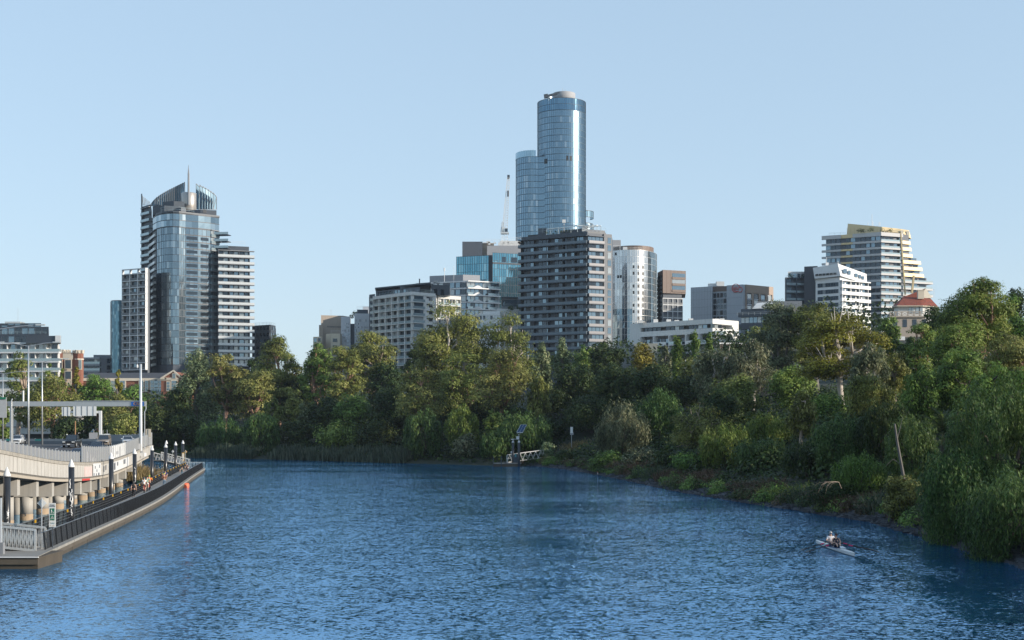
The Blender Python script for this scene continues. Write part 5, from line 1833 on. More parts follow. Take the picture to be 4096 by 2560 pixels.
    for j in range(9):
        z = zt - 3.6 - j * fh
        for i in range(8):
            b.pane(f.p(1 + (i + .5) * (f.L - 1.6) / 8, .06, z + .6), f.rz, (f.L - 1.6) / 8 * .95, 1.75, glass_md if i != 2 else glass_pale)
    balc(b, C, D, zt - 9 * fh - 1.2, zt - 1.2, 9, 5, white, baluwhite, white, depth=1.3, ext1=1.2, st=.45, blades=(.04, .34, .66, .99), gl=[glass_md, glass_md, glass_pale, glass_dk], wfrac=.72)
    # slanted crown box
    zc0, zc1 = zt + .2, Zv(264.3, 598)
    a0, c0, d0 = P(814.6, 602.6), P(840.6, 594.6), P(866.8, 605.4)
    a1, c1, d1 = P(812.8, 603.4), P(837.8, 595.4), P(866.6, 605.6)
    mb = MB()
    zl = [zc0 - .2, zc0 + .2, zc0 - 2.2, zc0 - 2, zc0 - .5]
    up = [zc1 - .9, zc1, zc1 - 3.4, zc1 - 2.0, zc1 - .2]
    lo = [a0, c0, d0, P(866, 628), P(816, 628)]
    hi = [a1, c1, d1, P(866, 628), P(815, 628)]
    n5 = 5
    mb.add([(p[0], p[1], z) for p, z in zip(lo, zl)] + [(p[0], p[1], z) for p, z in zip(hi, up)],
           [(k, (k + 1) % n5, n5 + (k + 1) % n5, n5 + k) for k in range(n5)] + [(4, 3, 2, 1, 0), (5, 6, 7, 8, 9)])
    b.part(mb, 'crown_box', white)
    fa = Face(a0, c0)
    for i in range(6): b.pane(fa.p(1.2 + i * fa.L / 7.2, .32, zc0 + 1.35), fa.rz, fa.L / 7.2 * .82, .8, glass_dk)
    ga = Face(c0, d0)
    for i, (a, w, h, dz) in enumerate(((.16, 2.3, 2.0, 3.0), (.32, 1.7, 1.8, 2.6), (.58, 1.9, 1.6, 1.7), (.72, 1.6, 1.6, 1.3), (.84, 1.4, 1.5, .9))):
        b.pane(ga.p(ga.L * a, .2, zc0 + dz - .6), ga.rz, w, h, glass_md)
    mb = MB()
    for u, h in ((826.5, 7), (838, 4.5), (826.9, 2.4)): mb.tube([(X(u, 608), 608, zc1 - 1), (X(u, 608), 608, zc1 + h * .6)], .1)
    mb.box((X(827, 608), 608, zc1 + 1), (1.3, 1, 1.8)).box((X(838, 608), 608, zc1 + .8), (.7, .7, 1.4))
    b.part(mb, 'roof_aerial', white)
    b.flush()


def gold_tower():
    b = Bld('gold_crowned_tower', 'banded apartment tower with a gold crown on the right', 'tower', (X(875, 670), 670, 8))
    zt = Zv(231.6, 655)
    A, M0, M1, C, D, E = P(826, 668), P(841.5, 664), P(856, 660.5), P(880.8, 655), P(901.5, 660), P(911, 664)
    b.core([A, C, D, P(908.5, 663), P(909, 690), P(828, 692)], 8, zt - .5, dkwall)
    n, fh = 18, 3.1
    z1 = zt - 1.6
    zb = z1 - n * fh
    f, g = Face(A, C), Face(C, D)
    gl = [glass_dk, glass_dk, glass_md]
    bw_ = mat('white_floor_band', (.50, .49, .48), .6, var=.07)
    for j in range(n + 1):
        z = z1 - j * fh
        h = .75 if j else 1.6
        mb = MB()
        f.box(mb, -1.9, f.L * .285, z - .55, z + h - .3, -.2, .9)
        f.box(mb, f.L * .50, f.L + .6, z - .55, z + h - .3, -.2, .9)
        b.part(mb, 'floor_band', bw_)
        mb = MB()
        f.box(mb, f.L * .287, f.L * .498, z - .5, z + h - .35, -.2, .65)
        b.part(mb, 'gold_band', gold)
        mb = MB()
        g.box(mb, -.7, g.L, z - .55, z + h - .4, -.2, 1.2)
        s = b.part(mb, 'balcony', bw_)
        if j:
            m2 = MB()
            g.box(m2, -.5, g.L - .1, z + h - .38, z + h + .35, 1.0, 1.08)
            m2.build('balustrade', baluglass, s)
    for j in range(n):
        z = z1 - j * fh - 1.5
        for i in range(11):
            if i in (3,): continue
            b.pane(f.p((i + .5) * f.L / 11, .06, z), f.rz, f.L / 11 * random.choice((.7, .86)), 1.8, random.choice(gl))
        for i in range(5):
            b.pane(g.p((i + .5) * g.L / 5, .06, z), g.rz, g.L / 5 * .8, 1.9, random.choice((glass_dk, glass_md, glass_md, dkwall)))
    # stepped terraces at the right end
    ends = [909.5, 910.5, 911.5, 920, 921.5, 923] + [932] * 11
    for j in range(1, 14):
        z = z1 - j * fh
        u1 = ends[min(j - 1, len(ends) - 1)]
        m = gold if j < 7 else bw_
        h = Face(P(901.8, 660.4), P(u1, 661 + (u1 - 901) * .25))
        mb = MB()
        h.box(mb, 0, h.L, z - .55, z + .35, -9, .7)
        s = b.part(mb, 'terrace', m)
        m2 = MB()
        h.box(m2, .1, h.L - .1, z + .36, z + 1.1, .5, .58)
        m2.build('balustrade', baluglass if j > 6 else MATS['gold_metal_panel'], s)
        uw = min(908.5, u1 - 2) if j < 4 else u1 - (3 if j < 7 else 5)
        hw = Face(P(901.8, 661), P(uw, 661 + (uw - 901) * .25))
        mb = MB()
        hw.box(mb, 0, hw.L, z + .36, z + fh - .56, -8, -.4)
        b.part(mb, 'terrace_wall', dkwall)
        for i in range(3): b.pane(hw.p((i + .5) * hw.L / 3, -.34, z + 1.5), hw.rz, hw.L / 3 * .75, 1.8, random.choice(gl))
    # gold crown
    zc = zt + .3
    lo = [P(847, 668), P(881, 659), P(902, 661), P(911.3, 664), P(911, 684), P(848, 688)]
    hi = [P(847.8, 669), P(882, 660), P(900, 662), P(909, 665), P(909, 684), P(848, 688)]
    zl = [zc, zc, zc, Zv(238.8, 664), zc, zc]
    zh = [Zv(223.6, 669), Zv(226.8, 660), Zv(228.8, 662), Zv(230.3, 665), Zv(230.3, 665), Zv(223.6, 669)]
    mb = MB()
    k6 = 6
    mb.add([(p[0], p[1], z) for p, z in zip(lo, zl)] + [(p[0], p[1], z) for p, z in zip(hi, zh)],
           [(k, (k + 1) % k6, k6 + (k + 1) % k6, k6 + k) for k in range(k6)] + [(5, 4, 3, 2, 1, 0), (6, 7, 8, 9, 10, 11)])
    b.part(mb, 'gold_crown', gold)
    mb = MB()
    fl = Face(lo[0], lo[1])
    for i in range(9): fl.box(mb, i * fl.L / 9, i * fl.L / 9 + .07, zc + .2, zc + 3.4, .0, .1)
    b.part(mb, 'panel_joint', mat('gold_joint', (.40, .28, .12), .5))
    fr = Face(lo[2], lo[3])
    for a, w in ((.0, 2.4), (.62, 2.2)): b.pane(fr.p(fr.L * a, .06, Zv(234, 662)), fr.rz, w * .8, 3.2, mat('roof_louvre', (.16, .15, .11), .5))
    mb = MB().bar((*P(900.6, 658.5), Zv(232.8, 658)), (*P(905.2, 658.5), Zv(294.8, 658)), .55, .9)
    b.part(mb, 'gold_blade', gold)
    mb = MB().bar((*P(913.8, 657.5), Zv(275.6, 657)), (*P(911.8, 657.5), Zv(293, 657)), .8, 1.3)
    b.part(mb, 'gold_blade', gold)
    b.part(leafball([(X(u, 658), 658, Zv(v, 658)) for u, v in ((859, 230.6), (861.5, 230.2), (863, 231), (869, 230), (872, 229.6), (882, 229.8), (887, 230.8), (890.5, 230.2))], 1.5, 420, .25), 'roof_garden', LEAF['dark'])
    mb = MB()
    for u, h in ((872, 5.5), (873, 2), (879, 1.6), (880, 1.6), (868, 1.4)): mb.tube([(X(u, 668), 668, Zv(226, 668)), (X(u, 668), 668, Zv(225.5, 668) + h)], .1)
    b.part(mb, 'roof_aerial', white)
    b.part(railing_mesh([(*P(829, 667), zt), (*P(846, 664), zt)], 1.0), 'roof_railing', baluglass)
    b.flush()


def villas():
    d = 430
    z0 = 36
    b = Bld('red_roofed_villa', 'old cream villa with a red tiled roof and balustraded balcony on the hill', 'house', (X(915, d + 8), d + 8, z0))
    ze, zr = Zv(305.4, d), Zv(297.2, d + 5)
    A, A2, C, C2 = P(894, d + 3), P(898, d), P(922.5, d), P(936, d + 3)
    wl = [A, A2, C, C2, P(936, d + 16), P(894, d + 16)]
    b.core(wl, 30, ze, offwhite)
    ev = [P(892, d + 2), P(897, d - 1.4), P(923, d - 1.4), P(938, d + 2), P(938, d + 18), P(892, d + 18)]
    rg = [P(902.5, d + 6), P(904, d + 5), P(918.5, d + 5), P(930, d + 7), P(930, d + 12), P(903, d + 12)]
    mb = MB()
    mb.add([(*p, ze - .15) for p in ev] + [(*p, zr) for p in rg], [(k, (k + 1) % 6, 6 + (k + 1) % 6, 6 + k) for k in range(6)] + [(6, 7, 8, 9, 10, 11), (5, 4, 3, 2, 1, 0)])
    b.part(mb, 'roof', tile)
    b.part(MB().prism([(p[0], p[1]) for p in ev], ze - .4, ze - .16), 'gutter', cream)
    # upper gable
    pk = Zv(288.3, d + 8)
    g = [(X(902, d + 7), d + 7, zr), (X(918, d + 6), d + 6, zr), (X(926, d + 6.5), d + 6.5, pk), (X(931, d + 7), d + 7, zr + .2)]
    mb = MB()
    mb.add([(X(901, d + 6), d + 6, zr - .1), (X(918.4, d + 5.6), d + 5.6, zr - .1), (X(925.6, d + 8), d + 8, pk), (X(930, d + 6), d + 6, zr), (X(928, d + 13), d + 13, zr)], [(0, 1, 2), (0, 2, 4)])
    b.part(mb, 'upper_roof', tile)
    mb = MB()
    mb.add([(X(918.4, d + 5.5), d + 5.5, zr - .2), (X(932, d + 6), d + 6, zr - .2), (X(925.8, d + 7.6), d + 7.6, pk), (X(918.4, d + 9), d + 9, zr), (X(932, d + 9), d + 9, zr)], [(0, 1, 2), (1, 4, 2), (0, 2, 3)])
    b.part(mb, 'gable_wall', cream)
    b.part(MB().box((X(920.5, d + 3.5), d + 3.5, zr + .6), (1.9, 1.2, 2.6)).box((X(920.5, d + 3.5), d + 3.5, zr + 2.0), (2.2, 1.4, .3)), 'chimney', cream)
    f = Face(A2, C)
    for i, (a, w) in enumerate(((.5, .9), (.58, .9), (.8, 1.3), (.93, 1.2))):
        b.pane(f.p(f.L * a, .05, ze - 1.6), f.rz, w, 1.9, glass_pale)
        b.part(MB().box(f.p(f.L * a, .06, ze - .5), (w + .3, .1, .25), f.rz), 'window_head', cream)
    zb = Zv(316, d)
    mb = MB()
    fb = Face(P(889.6, d - 2.4), P(926, d - 2.4))
    fb.box(mb, 0, fb.L, zb - .6, zb - .1, -3, .1)
    s = b.part(mb, 'balcony', beige)
    mb = MB()
    for k in range(7):
        a = k * fb.L / 6
        fb.box(mb, max(0, a - .2), min(fb.L, a + .2), zb - .08, zb + 1.05, -.05, .15)
    fb.box(mb, 0, fb.L, zb + 1.06, zb + 1.25, -.05, .18)
    for k in range(6):
        a0, a1 = (k + .08) * fb.L / 6, (k + .92) * fb.L / 6
        for q0, q1 in ((a0, a1), (a1, a0)): mb.bar(fb.p(q0, .05, zb), fb.p(q1, .05, zb + 1.0), .12, .12)
    mb.build('balustrade', beige, s)
    b.core([P(890.5, d - 2), P(925, d - 2), P(925, d), P(890.5, d)], 30, zb - .62, beige, 'lower_wall')
    for i in range(4): b.pane(Face(P(890.5, d - 2), P(925, d - 2)).p(1.5 + i * 3, .06, zb - 2.4), 0, 1.2, 2.4, glass_dk)
    b.part(MB().tube([(X(934, d + 8), d + 8, zr), (X(934, d + 8), d + 8, zr + 3)], .05).bar((X(931, d + 8), d + 8, zr + 2.6), (X(936, d + 8), d + 8, zr + 2.9), .05, .05), 'aerial', steel)
    b.flush()

    d = 335
    gz = G(X(896, d), d)
    b = Bld('tiled_cottage', 'small cottage roof of red tiles showing between two trees', 'house', (X(896, d + 4), d + 4, gz))
    ze, zr = Zv(348.5, d), Zv(339.5, d + 4)
    x0, x1 = X(886, d), X(903.5, d)
    b.core([(x0, d + .5), (x1, d + .5), (x1, d + 8), (x0, d + 8)], gz - 1, ze, cream)
    mb = MB()
    mb.add([(x0 - .4, d, ze - .1), (x1 + .4, d, ze - .1), (x1 - 1, d + 4, zr), (x0 + 1, d + 4, zr), (x0 - .4, d + 8.5, ze - .1), (x1 + .4, d + 8.5, ze - .1)], [(0, 1, 2, 3), (3, 2, 5, 4), (0, 3, 4), (1, 5, 2), (0, 4, 5, 1)])
    b.part(mb, 'roof', tile)
    b.part(MB().box((X(893.5, d + 3), d + 3, zr + .3), (1.2, .8, 1.4)), 'chimney', cream)
    b.part(MB().box((X(900, d + 3), d + 3, zr + .2), (2.2, 1.0, .9)), 'roof_unit', white)
    b.flush()

    d = 262
    gz = G(X(917, d), d)
    b = Bld('glazed_house', 'small house with a wide glazed wall half hidden by branches', 'house', (X(917, d + 4), d + 4, gz))
    A, C = P(908.5, d), P(931, d + 1)
    zt = Zv(344.2, d)
    b.core([A, C, P(931, d + 8), P(909, d + 8)], gz - 1, zt, grey)
    b.part(MB().prism([P(907.5, d - .8), P(932, d), P(932, d + 9), P(908, d + 9)], zt, zt + .3), 'roof', dkwall)
    f = Face(A, C)
    for i in range(5): b.pane(f.p((i + .5) * f.L / 5, .06, zt - 1.7), f.rz, f.L / 5 * .86, 2.6, glass_md)
    b.flush()

    # pink house seen between trunks on the right bank
    d = 285
    gz = G(X(770, d), d)
    b = Bld('pink_terrace_house', 'pale pinkish house seen between bare gum trunks', 'house', (X(770, d), d, gz))
    A, C = P(742, d), P(786, d - 4)
    b.core([A, C, P(786, d + 6), P(743, d + 8)], gz - 2, gz + 5.2, mat('pink_render', (.26, .19, .17), .8, var=.12))
    f = Face(A, C)
    for j in range(2):
        for i in range(6): b.pane(f.p((i + .5) * f.L / 6, .05, gz + 1.3 + j * 2.5), f.rz, 1.0, 1.5, random.choice((glass_dk, glass_pale)))
    b.part(MB().prism([P(741, d - .6), P(787, d - 4.6), P(787, d + 7), P(742, d + 9)], gz + 5.2, gz + 5.5), 'roof_edge', midgrey)
    b.flush()
    d = 330
    gz = G(X(690, d), d)
    b = Bld('white_balcony_house', 'white house with a glass balcony behind the clipped cypresses', 'house', (X(690, d + 4), d + 4, gz))
    A, C = P(685, d), P(703, d)
    b.core([A, C, P(703, d + 8), P(685, d + 8)], gz - 1, Zv(360, d), white)
    punch(b, A, C, Zv(372, d), Zv(360, d), 1, 5, white, .7, .6, .2)
    b.part(MB().prism([P(684, d - 1.6), P(703, d - 1.6), P(703, d), P(684, d)], Zv(369, d), Zv(367, d)), 'balcony', white)
    b.part(railing_mesh([(*P(685, d - 1.5), Zv(367, d)), (*P(702.5, d - 1.5), Zv(367, d))], 1.0), 'balustrade', baluglass)
    b.flush()
    # brown clad low building behind the cypresses (right)
    d = 420
    b = Bld('brown_ribbed_pavilion', 'low pavilion with ribbed brown cladding under the white apartments', 'building', (X(732, d), d, 8))
    zt = Zv(344, d)
    A, C = P(720, d), P(752, d + 3)
    b.core([A, C, P(752, d + 12), P(720, d + 12)], 8, zt, brown)
    mb = MB()
    f = Face(A, C)
    for i in range(18): f.box(mb, i * f.L / 18, i * f.L / 18 + .18, 10, zt, -.05, .15)
    b.part(mb, 'cladding_rib', brown)
    b.part(MB().prism([P(719.5, d - .4), P(752.5, d + 2.6), P(752, d + 12.5), P(719.5, d + 12.5)], zt, zt + .4), 'roof_edge', white)
    b.flush()


def rail_building():
    """Pale concrete station building and screen wall behind the freeway trees."""
    d = 398
    b = Bld('pale_rail_building', 'long pale concrete building with a blue roof edge behind the freeway trees', 'building', (X(40, d + 5), d + 5, 2))
    A, C = P(-30, d), P(84, d + 4)
    z0, z1, z2 = Zv(434, d), Zv(417, d), Zv(406, d)
    b.core([A, C, P(84, d + 16), P(-30, d + 16)], z0, z1, offwhite)
    b.core([P(-30, d + 1.5), P(82, d + 5), P(82, d + 15), P(-30, d + 15)], 1, z0, black, 'undercroft')
    f = Face(A, C)
    mb = MB()
    f.box(mb, 0, f.L, z1 - .2, z1 + .25, -.2, .4)
    f.box(mb, 0, f.L, z0 + 1.9, z0 + 2.2, -.1, .2)
    b.part(mb, 'ledge', grey)
    b.core([P(-30, d + 5), P(86, d + 9), P(86, d + 15), P(-30, d + 15)], z1, z2, white, 'upper_storey')
    f2 = Face(P(-30, d + 5), P(86, d + 9))
    for i in range(15): b.pane(f2.p((i + .5) * f2.L / 15, .06, z1 + 1.6), f2.rz, f2.L / 15 * .55, 1.3, random.choice((glass_md, glass_dk)))
    mb = MB()
    f2.box(mb, 0, f2.L, z2, z2 + .9, -.3, .5)
    b.part(mb, 'blue_roof_edge', mat('blue_fascia', (.05, .22, .55), .4))
    b.part(railing_mesh([f.p(0, .1, z1 + .25), f.p(f.L, .1, z1 + .25)], 1.0), 'handrail', steel)
    b.flush()
# ---------------------------------------------------------------- ground cover
def on_path(L, s0, s1, n, rng, off0, off1, side=1):
    """Random points along a bank line between distances, offset inland."""
    L = np.array(L, float)
    seg = np.hypot(*(L[1:] - L[:-1]).T)
    cum = np.concatenate([[0], seg.cumsum()])
    s = s0 + (s1 - s0) * rng.random(n)
    k = np.clip(np.searchsorted(cum, s) - 1, 0, len(seg) - 1)
    t = (s - cum[k]) / seg[k]
    p = L[k] + (L[k + 1] - L[k]) * t[:, None]
    dr = (L[k + 1] - L[k]) / seg[k][:, None]
    nrm = np.stack([dr[:, 1], -dr[:, 0]], 1) * side
    o = off0 + (off1 - off0) * rng.random(n)
    return p + nrm * o[:, None], s


def along(L, x, y):
    """Arc length of the point of a bank line closest to (x, y)."""
    L = np.array(L, float)
    best, acc = (1e9, 0), 0
    for a, b in zip(L[:-1], L[1:]):
        d = b - a
        l = np.hypot(*d)
        t = np.clip(((x - a[0]) * d[0] + (y - a[1]) * d[1]) / l ** 2, 0, 1)
        q = a + d * t
        e = np.hypot(q[0] - x, q[1] - y)
        if e < best[0]: best = (e, acc + t * l)
        acc += l
    return best[1]


def cover():
    rng = np.random.default_rng(5)
    # reed beds on the far bank
    a, b = along(RB, X(408, 306), 306), along(RB, X(196, 355), 355)
    for (f0, f1) in ((a, along(RB, X(270, 340), 340)), (along(RB, X(252, 343), 343), b)):
        p, s = on_path(RB, f0, f1, 5200, rng, -.8, 4.2)
        z = np.maximum(ground_np(p[:, 0], p[:, 1]), -.3)
        keep = np.sin(s * .35) * .5 + .6 + rng.random(len(s)) * .5 > .45
        q = np.column_stack([p, z])[keep]
        blades('reeds', q, 1.3, 3.7, .14, LEAF['reed'], rng, 'bed of grey green reeds along the far bank', .14)
    # tussocks on the right bank
    s0, s1 = along(RB, X(640, 200), 205), along(RB, X(598, 240), 240)
    spots = [(X(u, d), d, r, h, m) for u, d, r, h, m in (
        (613, 233, 2.4, 2.2, 'dry'), (629, 222, 2.2, 2.0, 'dry'), (640, 215, 2.6, 2.6, 'dry'), (652, 206, 2.0, 2.2, 'reed'), (666, 194, 1.8, 2.0, 'dry'), (681, 182, 2.4, 2.6, 'dry'),
        (693, 179, 2.2, 3.0, 'dry'), (703, 177, 2.2, 3.0, 'dry'), (748, 156, 1.7, 2.4, 'dry'), (763, 152, 1.8, 2.2, 'dry'), (778, 147, 1.6, 2.0, 'lime'), (792, 146, 2.2, 2.6, 'lime'),
        (812, 140, 2.0, 2.0, 'reed'), (833, 132, 1.3, 2.0, 'dry'), (850, 130, 2.0, 2.2, 'dry'), (872, 125, 2.0, 2.4, 'reed'), (890, 117, 1.9, 2.2, 'dry'), (905, 112, 1.8, 2.2, 'reed'))]
    P_ = {'dry': [], 'reed': [], 'lime': []}
    for x, y, r, h, m in spots:
        e = along(RB, x, y)
        q, _ = on_path(RB, e - r, e + r, 520, rng, .7, .9 + 1.8 * r)
        P_[m].append(np.column_stack([q, np.maximum(ground_np(q[:, 0], q[:, 1]), .2)]))
    blades('grass_tussocks', np.concatenate(P_['dry']), .7, 1.9, .05, LEAF['drygrass'], rng, 'brown dry tussocks along the right bank', .5)
    blades('grass_tussocks', np.concatenate(P_['reed']), .7, 1.8, .05, LEAF['reed'], rng, 'grey tussocks along the right bank', .45)
    blades('grass_tussocks', np.concatenate(P_['lime']), .7, 1.8, .05, LEAF['lime'], rng, 'green tussocks on the right bank', .45)
    # undergrowth everywhere between the trunks
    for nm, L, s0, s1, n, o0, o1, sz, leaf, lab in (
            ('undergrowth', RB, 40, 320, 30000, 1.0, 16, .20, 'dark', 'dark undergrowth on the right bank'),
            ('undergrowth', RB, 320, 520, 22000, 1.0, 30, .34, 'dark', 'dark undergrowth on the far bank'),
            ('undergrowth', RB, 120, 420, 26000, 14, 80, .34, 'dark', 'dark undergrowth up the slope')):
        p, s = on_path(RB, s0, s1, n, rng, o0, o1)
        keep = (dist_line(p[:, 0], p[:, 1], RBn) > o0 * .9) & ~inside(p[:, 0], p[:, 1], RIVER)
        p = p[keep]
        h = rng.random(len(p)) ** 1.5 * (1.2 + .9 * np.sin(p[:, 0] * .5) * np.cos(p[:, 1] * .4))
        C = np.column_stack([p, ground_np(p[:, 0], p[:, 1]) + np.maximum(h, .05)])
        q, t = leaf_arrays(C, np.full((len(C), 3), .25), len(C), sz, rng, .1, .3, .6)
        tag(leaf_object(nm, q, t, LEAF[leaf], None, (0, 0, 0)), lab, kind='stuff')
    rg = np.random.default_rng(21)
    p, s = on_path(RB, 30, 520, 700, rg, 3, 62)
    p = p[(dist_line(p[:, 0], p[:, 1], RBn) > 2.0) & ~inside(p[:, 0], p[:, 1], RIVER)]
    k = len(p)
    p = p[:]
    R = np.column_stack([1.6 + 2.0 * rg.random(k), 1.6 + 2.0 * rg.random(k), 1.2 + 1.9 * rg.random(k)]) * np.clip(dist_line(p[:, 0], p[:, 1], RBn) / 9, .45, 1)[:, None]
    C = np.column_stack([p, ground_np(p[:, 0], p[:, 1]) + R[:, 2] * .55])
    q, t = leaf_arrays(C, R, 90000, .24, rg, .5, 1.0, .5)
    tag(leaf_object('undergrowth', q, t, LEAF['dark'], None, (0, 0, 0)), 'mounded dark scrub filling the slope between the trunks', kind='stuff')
    for k, (lf, n, lab) in enumerate((('green', 70, 'low green scrub hanging over the stone edging'), ('drygrass', 60, 'brown scrub hanging over the stone edging'), ('dark', 80, 'dark scrub hanging over the stone edging'))):
        p, s = on_path(RB, along(RB, 31, 90), along(RB, 0, 285), n, rg, .5, 3.0)
        R = np.column_stack([.8 + .9 * rg.random(n), .8 + .9 * rg.random(n), .5 + .7 * rg.random(n)])
        C = np.column_stack([p, np.maximum(ground_np(p[:, 0], p[:, 1]), .1) + R[:, 2] * .5])
        q, t = leaf_arrays(C, R, n * 330, .14, rg, .5, .9, .4, .5, 2.6)
        tag(leaf_object('bank_scrub', q, t, LEAF[lf], None, (0, 0, 0)), lab, kind='stuff')
    # a distant wood behind the bank trees closes the gaps
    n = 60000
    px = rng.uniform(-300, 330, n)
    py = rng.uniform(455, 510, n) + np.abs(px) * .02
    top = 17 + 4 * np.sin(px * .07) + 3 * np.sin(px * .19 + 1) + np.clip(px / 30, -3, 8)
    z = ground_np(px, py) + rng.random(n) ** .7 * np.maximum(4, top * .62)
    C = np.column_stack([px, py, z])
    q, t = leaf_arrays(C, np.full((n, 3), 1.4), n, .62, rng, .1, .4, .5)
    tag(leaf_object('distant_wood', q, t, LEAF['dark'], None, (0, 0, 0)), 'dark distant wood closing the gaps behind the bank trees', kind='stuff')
    # riprap stones at the waterline of the right bank
    p, s = on_path(RB, along(RB, 28, 70), along(RB, 3, 283), 3600, rng, -.5, 1.7)
    z = np.interp(dist_line(p[:, 0], p[:, 1], RBn) * np.where(inside(p[:, 0], p[:, 1], RIVER), -1, 1), [-.6, 0, 1.4, 2.2], [-.15, .02, .45, .7])
    mb = MB()
    for (x, y), zz in zip(p, z):
        r = random.uniform(.16, .42)
        a, t = random.random() * 3.14, random.uniform(-.5, .5)
        k = [Vector((random.uniform(.7, 1.2) * sx, random.uniform(.5, .9) * sy, random.uniform(.35, .6) * sz)) * r for sz in (-1, 1) for sx, sy in ((-1, -1), (1, -1), (1, 1), (-1, 1))]
        R_ = Matrix.Rotation(a, 3, 'Z') @ Matrix.Rotation(t, 3, 'X')
        k = [R_ @ q + Vector((x, y, zz)) for q in k]
        mb.add(k, [(3, 2, 1, 0), (4, 5, 6, 7), (0, 1, 5, 4), (1, 2, 6, 5), (2, 3, 7, 6), (3, 0, 4, 7)])
    o = mb.build('bank_stones', mat('bluestone', (.045, .048, .055), .8, var=.4, scale=3))
    tag(o, 'dark bluestone edging along the right bank', kind='stuff')
    # grass bank and marsh under the viaduct end
    e0, e1 = along(LB, -53, 172), along(LB, -61, 222)
    q, _ = on_path(LB, e0, e1, 3000, rng, -1.0, 5, -1)
    blades('grass_bank', np.column_stack([q, np.maximum(ground_np(q[:, 0], q[:, 1]), .0)]), .3, .9, .05, LEAF['lime'], rng, 'green weeds on the muddy bank beside the dock', .5)
    q = np.column_stack([rng.normal(-55.4, 1.1, 1600), rng.normal(203, 3.0, 1600)])
    blades('grass_bank', np.column_stack([q, np.full(1600, .5)]), .8, 2.9, .05, LEAF['strawgrass'], rng, 'tall straw coloured grass under the viaduct end', .4)
    # dry grass path above the jetty
    q = np.column_stack([rng.normal(X(575, 292), 1.3, 900), rng.normal(293, 1.6, 900)])
    blades('dry_grass', np.column_stack([q, ground_np(q[:, 0], q[:, 1])]), .3, .9, .06, LEAF['strawgrass'], rng, 'dry straw grass by the slope sign', .5)


def palm():
    d = 131
    x = X(944, d)
    g = G(x, d)
    top = Zv(432, d)
    r = thing('palm_tree', (x, d, g), 'feather palm with long arching fronds left of the big weeping trees', 'palm')
    H = top - g
    MB().tube([(0, 0, -.4), (0, 0, H * .5), (.1, 0, H)], [.4, .34, .36], 9).build('trunk', BARK['dark'], r, True, local=True)
    rng = np.random.default_rng(3)
    for k in range(30):
        a = k * 2.399
        el = [1.25, 1.0, .75, .5, .25, .0][k % 6]
        L = 3.6 + rng.random() * .8
        q, ts = [], []
        pts = []
        for i in range(13):
            t = i / 12
            hor = L * t * math.cos(el * (1 - .15 * t))
            ver = L * (t * math.sin(el) - .5 * t * t * (1.15 - .3 * el))
            pts.append(Vector((math.cos(a) * hor, math.sin(a) * hor, H + ver)))
        side = Vector((-math.sin(a), math.cos(a), 0))
        mb = MB()
        mb.tube(pts, [.045 * (1 - .7 * i / 12) for i in range(13)], 4)
        for i in range(1, 26):
            t = i / 26 * 12
            p = pts[int(t)].lerp(pts[min(12, int(t) + 1)], t % 1)
            dd = (pts[min(12, int(t) + 1)] - pts[int(t)]).normalized()
            ll = .62 * math.sin(math.pi * min(1, .12 + i / 28)) + .12
            for s in (-1, 1):
                tip = p + side * s * ll * .8 + dd * ll * .55 + Vector((0, 0, -.12 - .1 * rng.random()))
                mb.add([p - dd * .035, p + dd * .035, tip], [(0, 1, 2)], 0, float(rng.random()))
        mb.build('frond', LEAF['palm'], r, local=True)


def dead_branches():
    for u, v, d, sc, lab in ((832, 484, 124, .75, 'dead white branches drooping above the stone edging'),):
        r = thing('dead_branch', (X(u, d), d, G(X(u, d), d)), lab, 'branch')
        z = Zv(v, d) - r.location.z
        rng = random.Random(int(u))
        mb = MB()
        mb.tube([(1.9 * sc, 2.4, z - .5), (1.3 * sc, 1.5, z + .1), (.6 * sc, .8, z + .25 * sc), (-.5 * sc, .3, z + .2 * sc), (-1.3 * sc, 0, z - .05)], [.03, .026, .022, .016, .006], 5)
        for k in range(8):
            s = Vector((.8 * sc - k * .25 * sc, .5 - .05 * k, z + .22 * sc))
            e = s + Vector((-.5 * sc - rng.random() * .5, rng.uniform(-.4, .2), -1.5 * sc * rng.random()))
            m = s.lerp(e, .5) + Vector((-.1, 0, .12))
            mb.tube([s, m, e], [.012, .009, .004], 4)
        mb.build('limb', BARK['pale'], r, local=True)
    # pale leaning trunk
    d = 118
    r = thing('bare_trunk', (X(909, d), d, G(X(909, d), d)), 'pale bare trunk leaning left above the weeping trees', 'trunk')
    z0, z1 = 0, Zv(424, d) - r.location.z
    mb = MB()
    mb.tube([(0, 0, -.3), (-.45, .2, z1 * .45), (-.95, .2, z1 * .8), (-1.2, .1, z1)], [.16, .14, .11, .08], 8)
    mb.tube([(-.6, .2, z1 * .55), (-1.3, .2, z1 * .62), (-1.9, .2, z1 * .55)], [.04, .03, .01], 5)
    mb.tube([(-1.0, .2, z1 * .82), (-.7, .2, z1 * .96), (-.5, .2, z1 * 1.08)], [.05, .03, .01], 5)
    mb.build('limb', BARK['grey'], r, local=True)
# ---------------------------------------------------------------- freeway
VP = [(-33.5, 72, 7.9), (-36.5, 90, 7.5), (-39.5, 106, 6.57), (-42, 123, 5.46), (-43.7, 133, 4.95), (-45.1, 143, 4.6), (-46.8, 153, 4.3), (-49.8, 170, 4.02), (-52.8, 191, 4.58),
      (-58.7, 222, 5.2), (-62.5, 240, 5.0), (-68, 256, 4.7), (-77, 268, 4.5), (-92, 277, 4.45), (-112, 283, 4.4), (-140, 287, 4.4), (-200, 290, 4.4), (-330, 290, 4.4)]
LP = [(-66, 72), (-67, 106), (-70, 143), (-76, 170), (-84, 200), (-93, 222), (-106, 240), (-130, 252), (-200, 258), (-330, 258)]


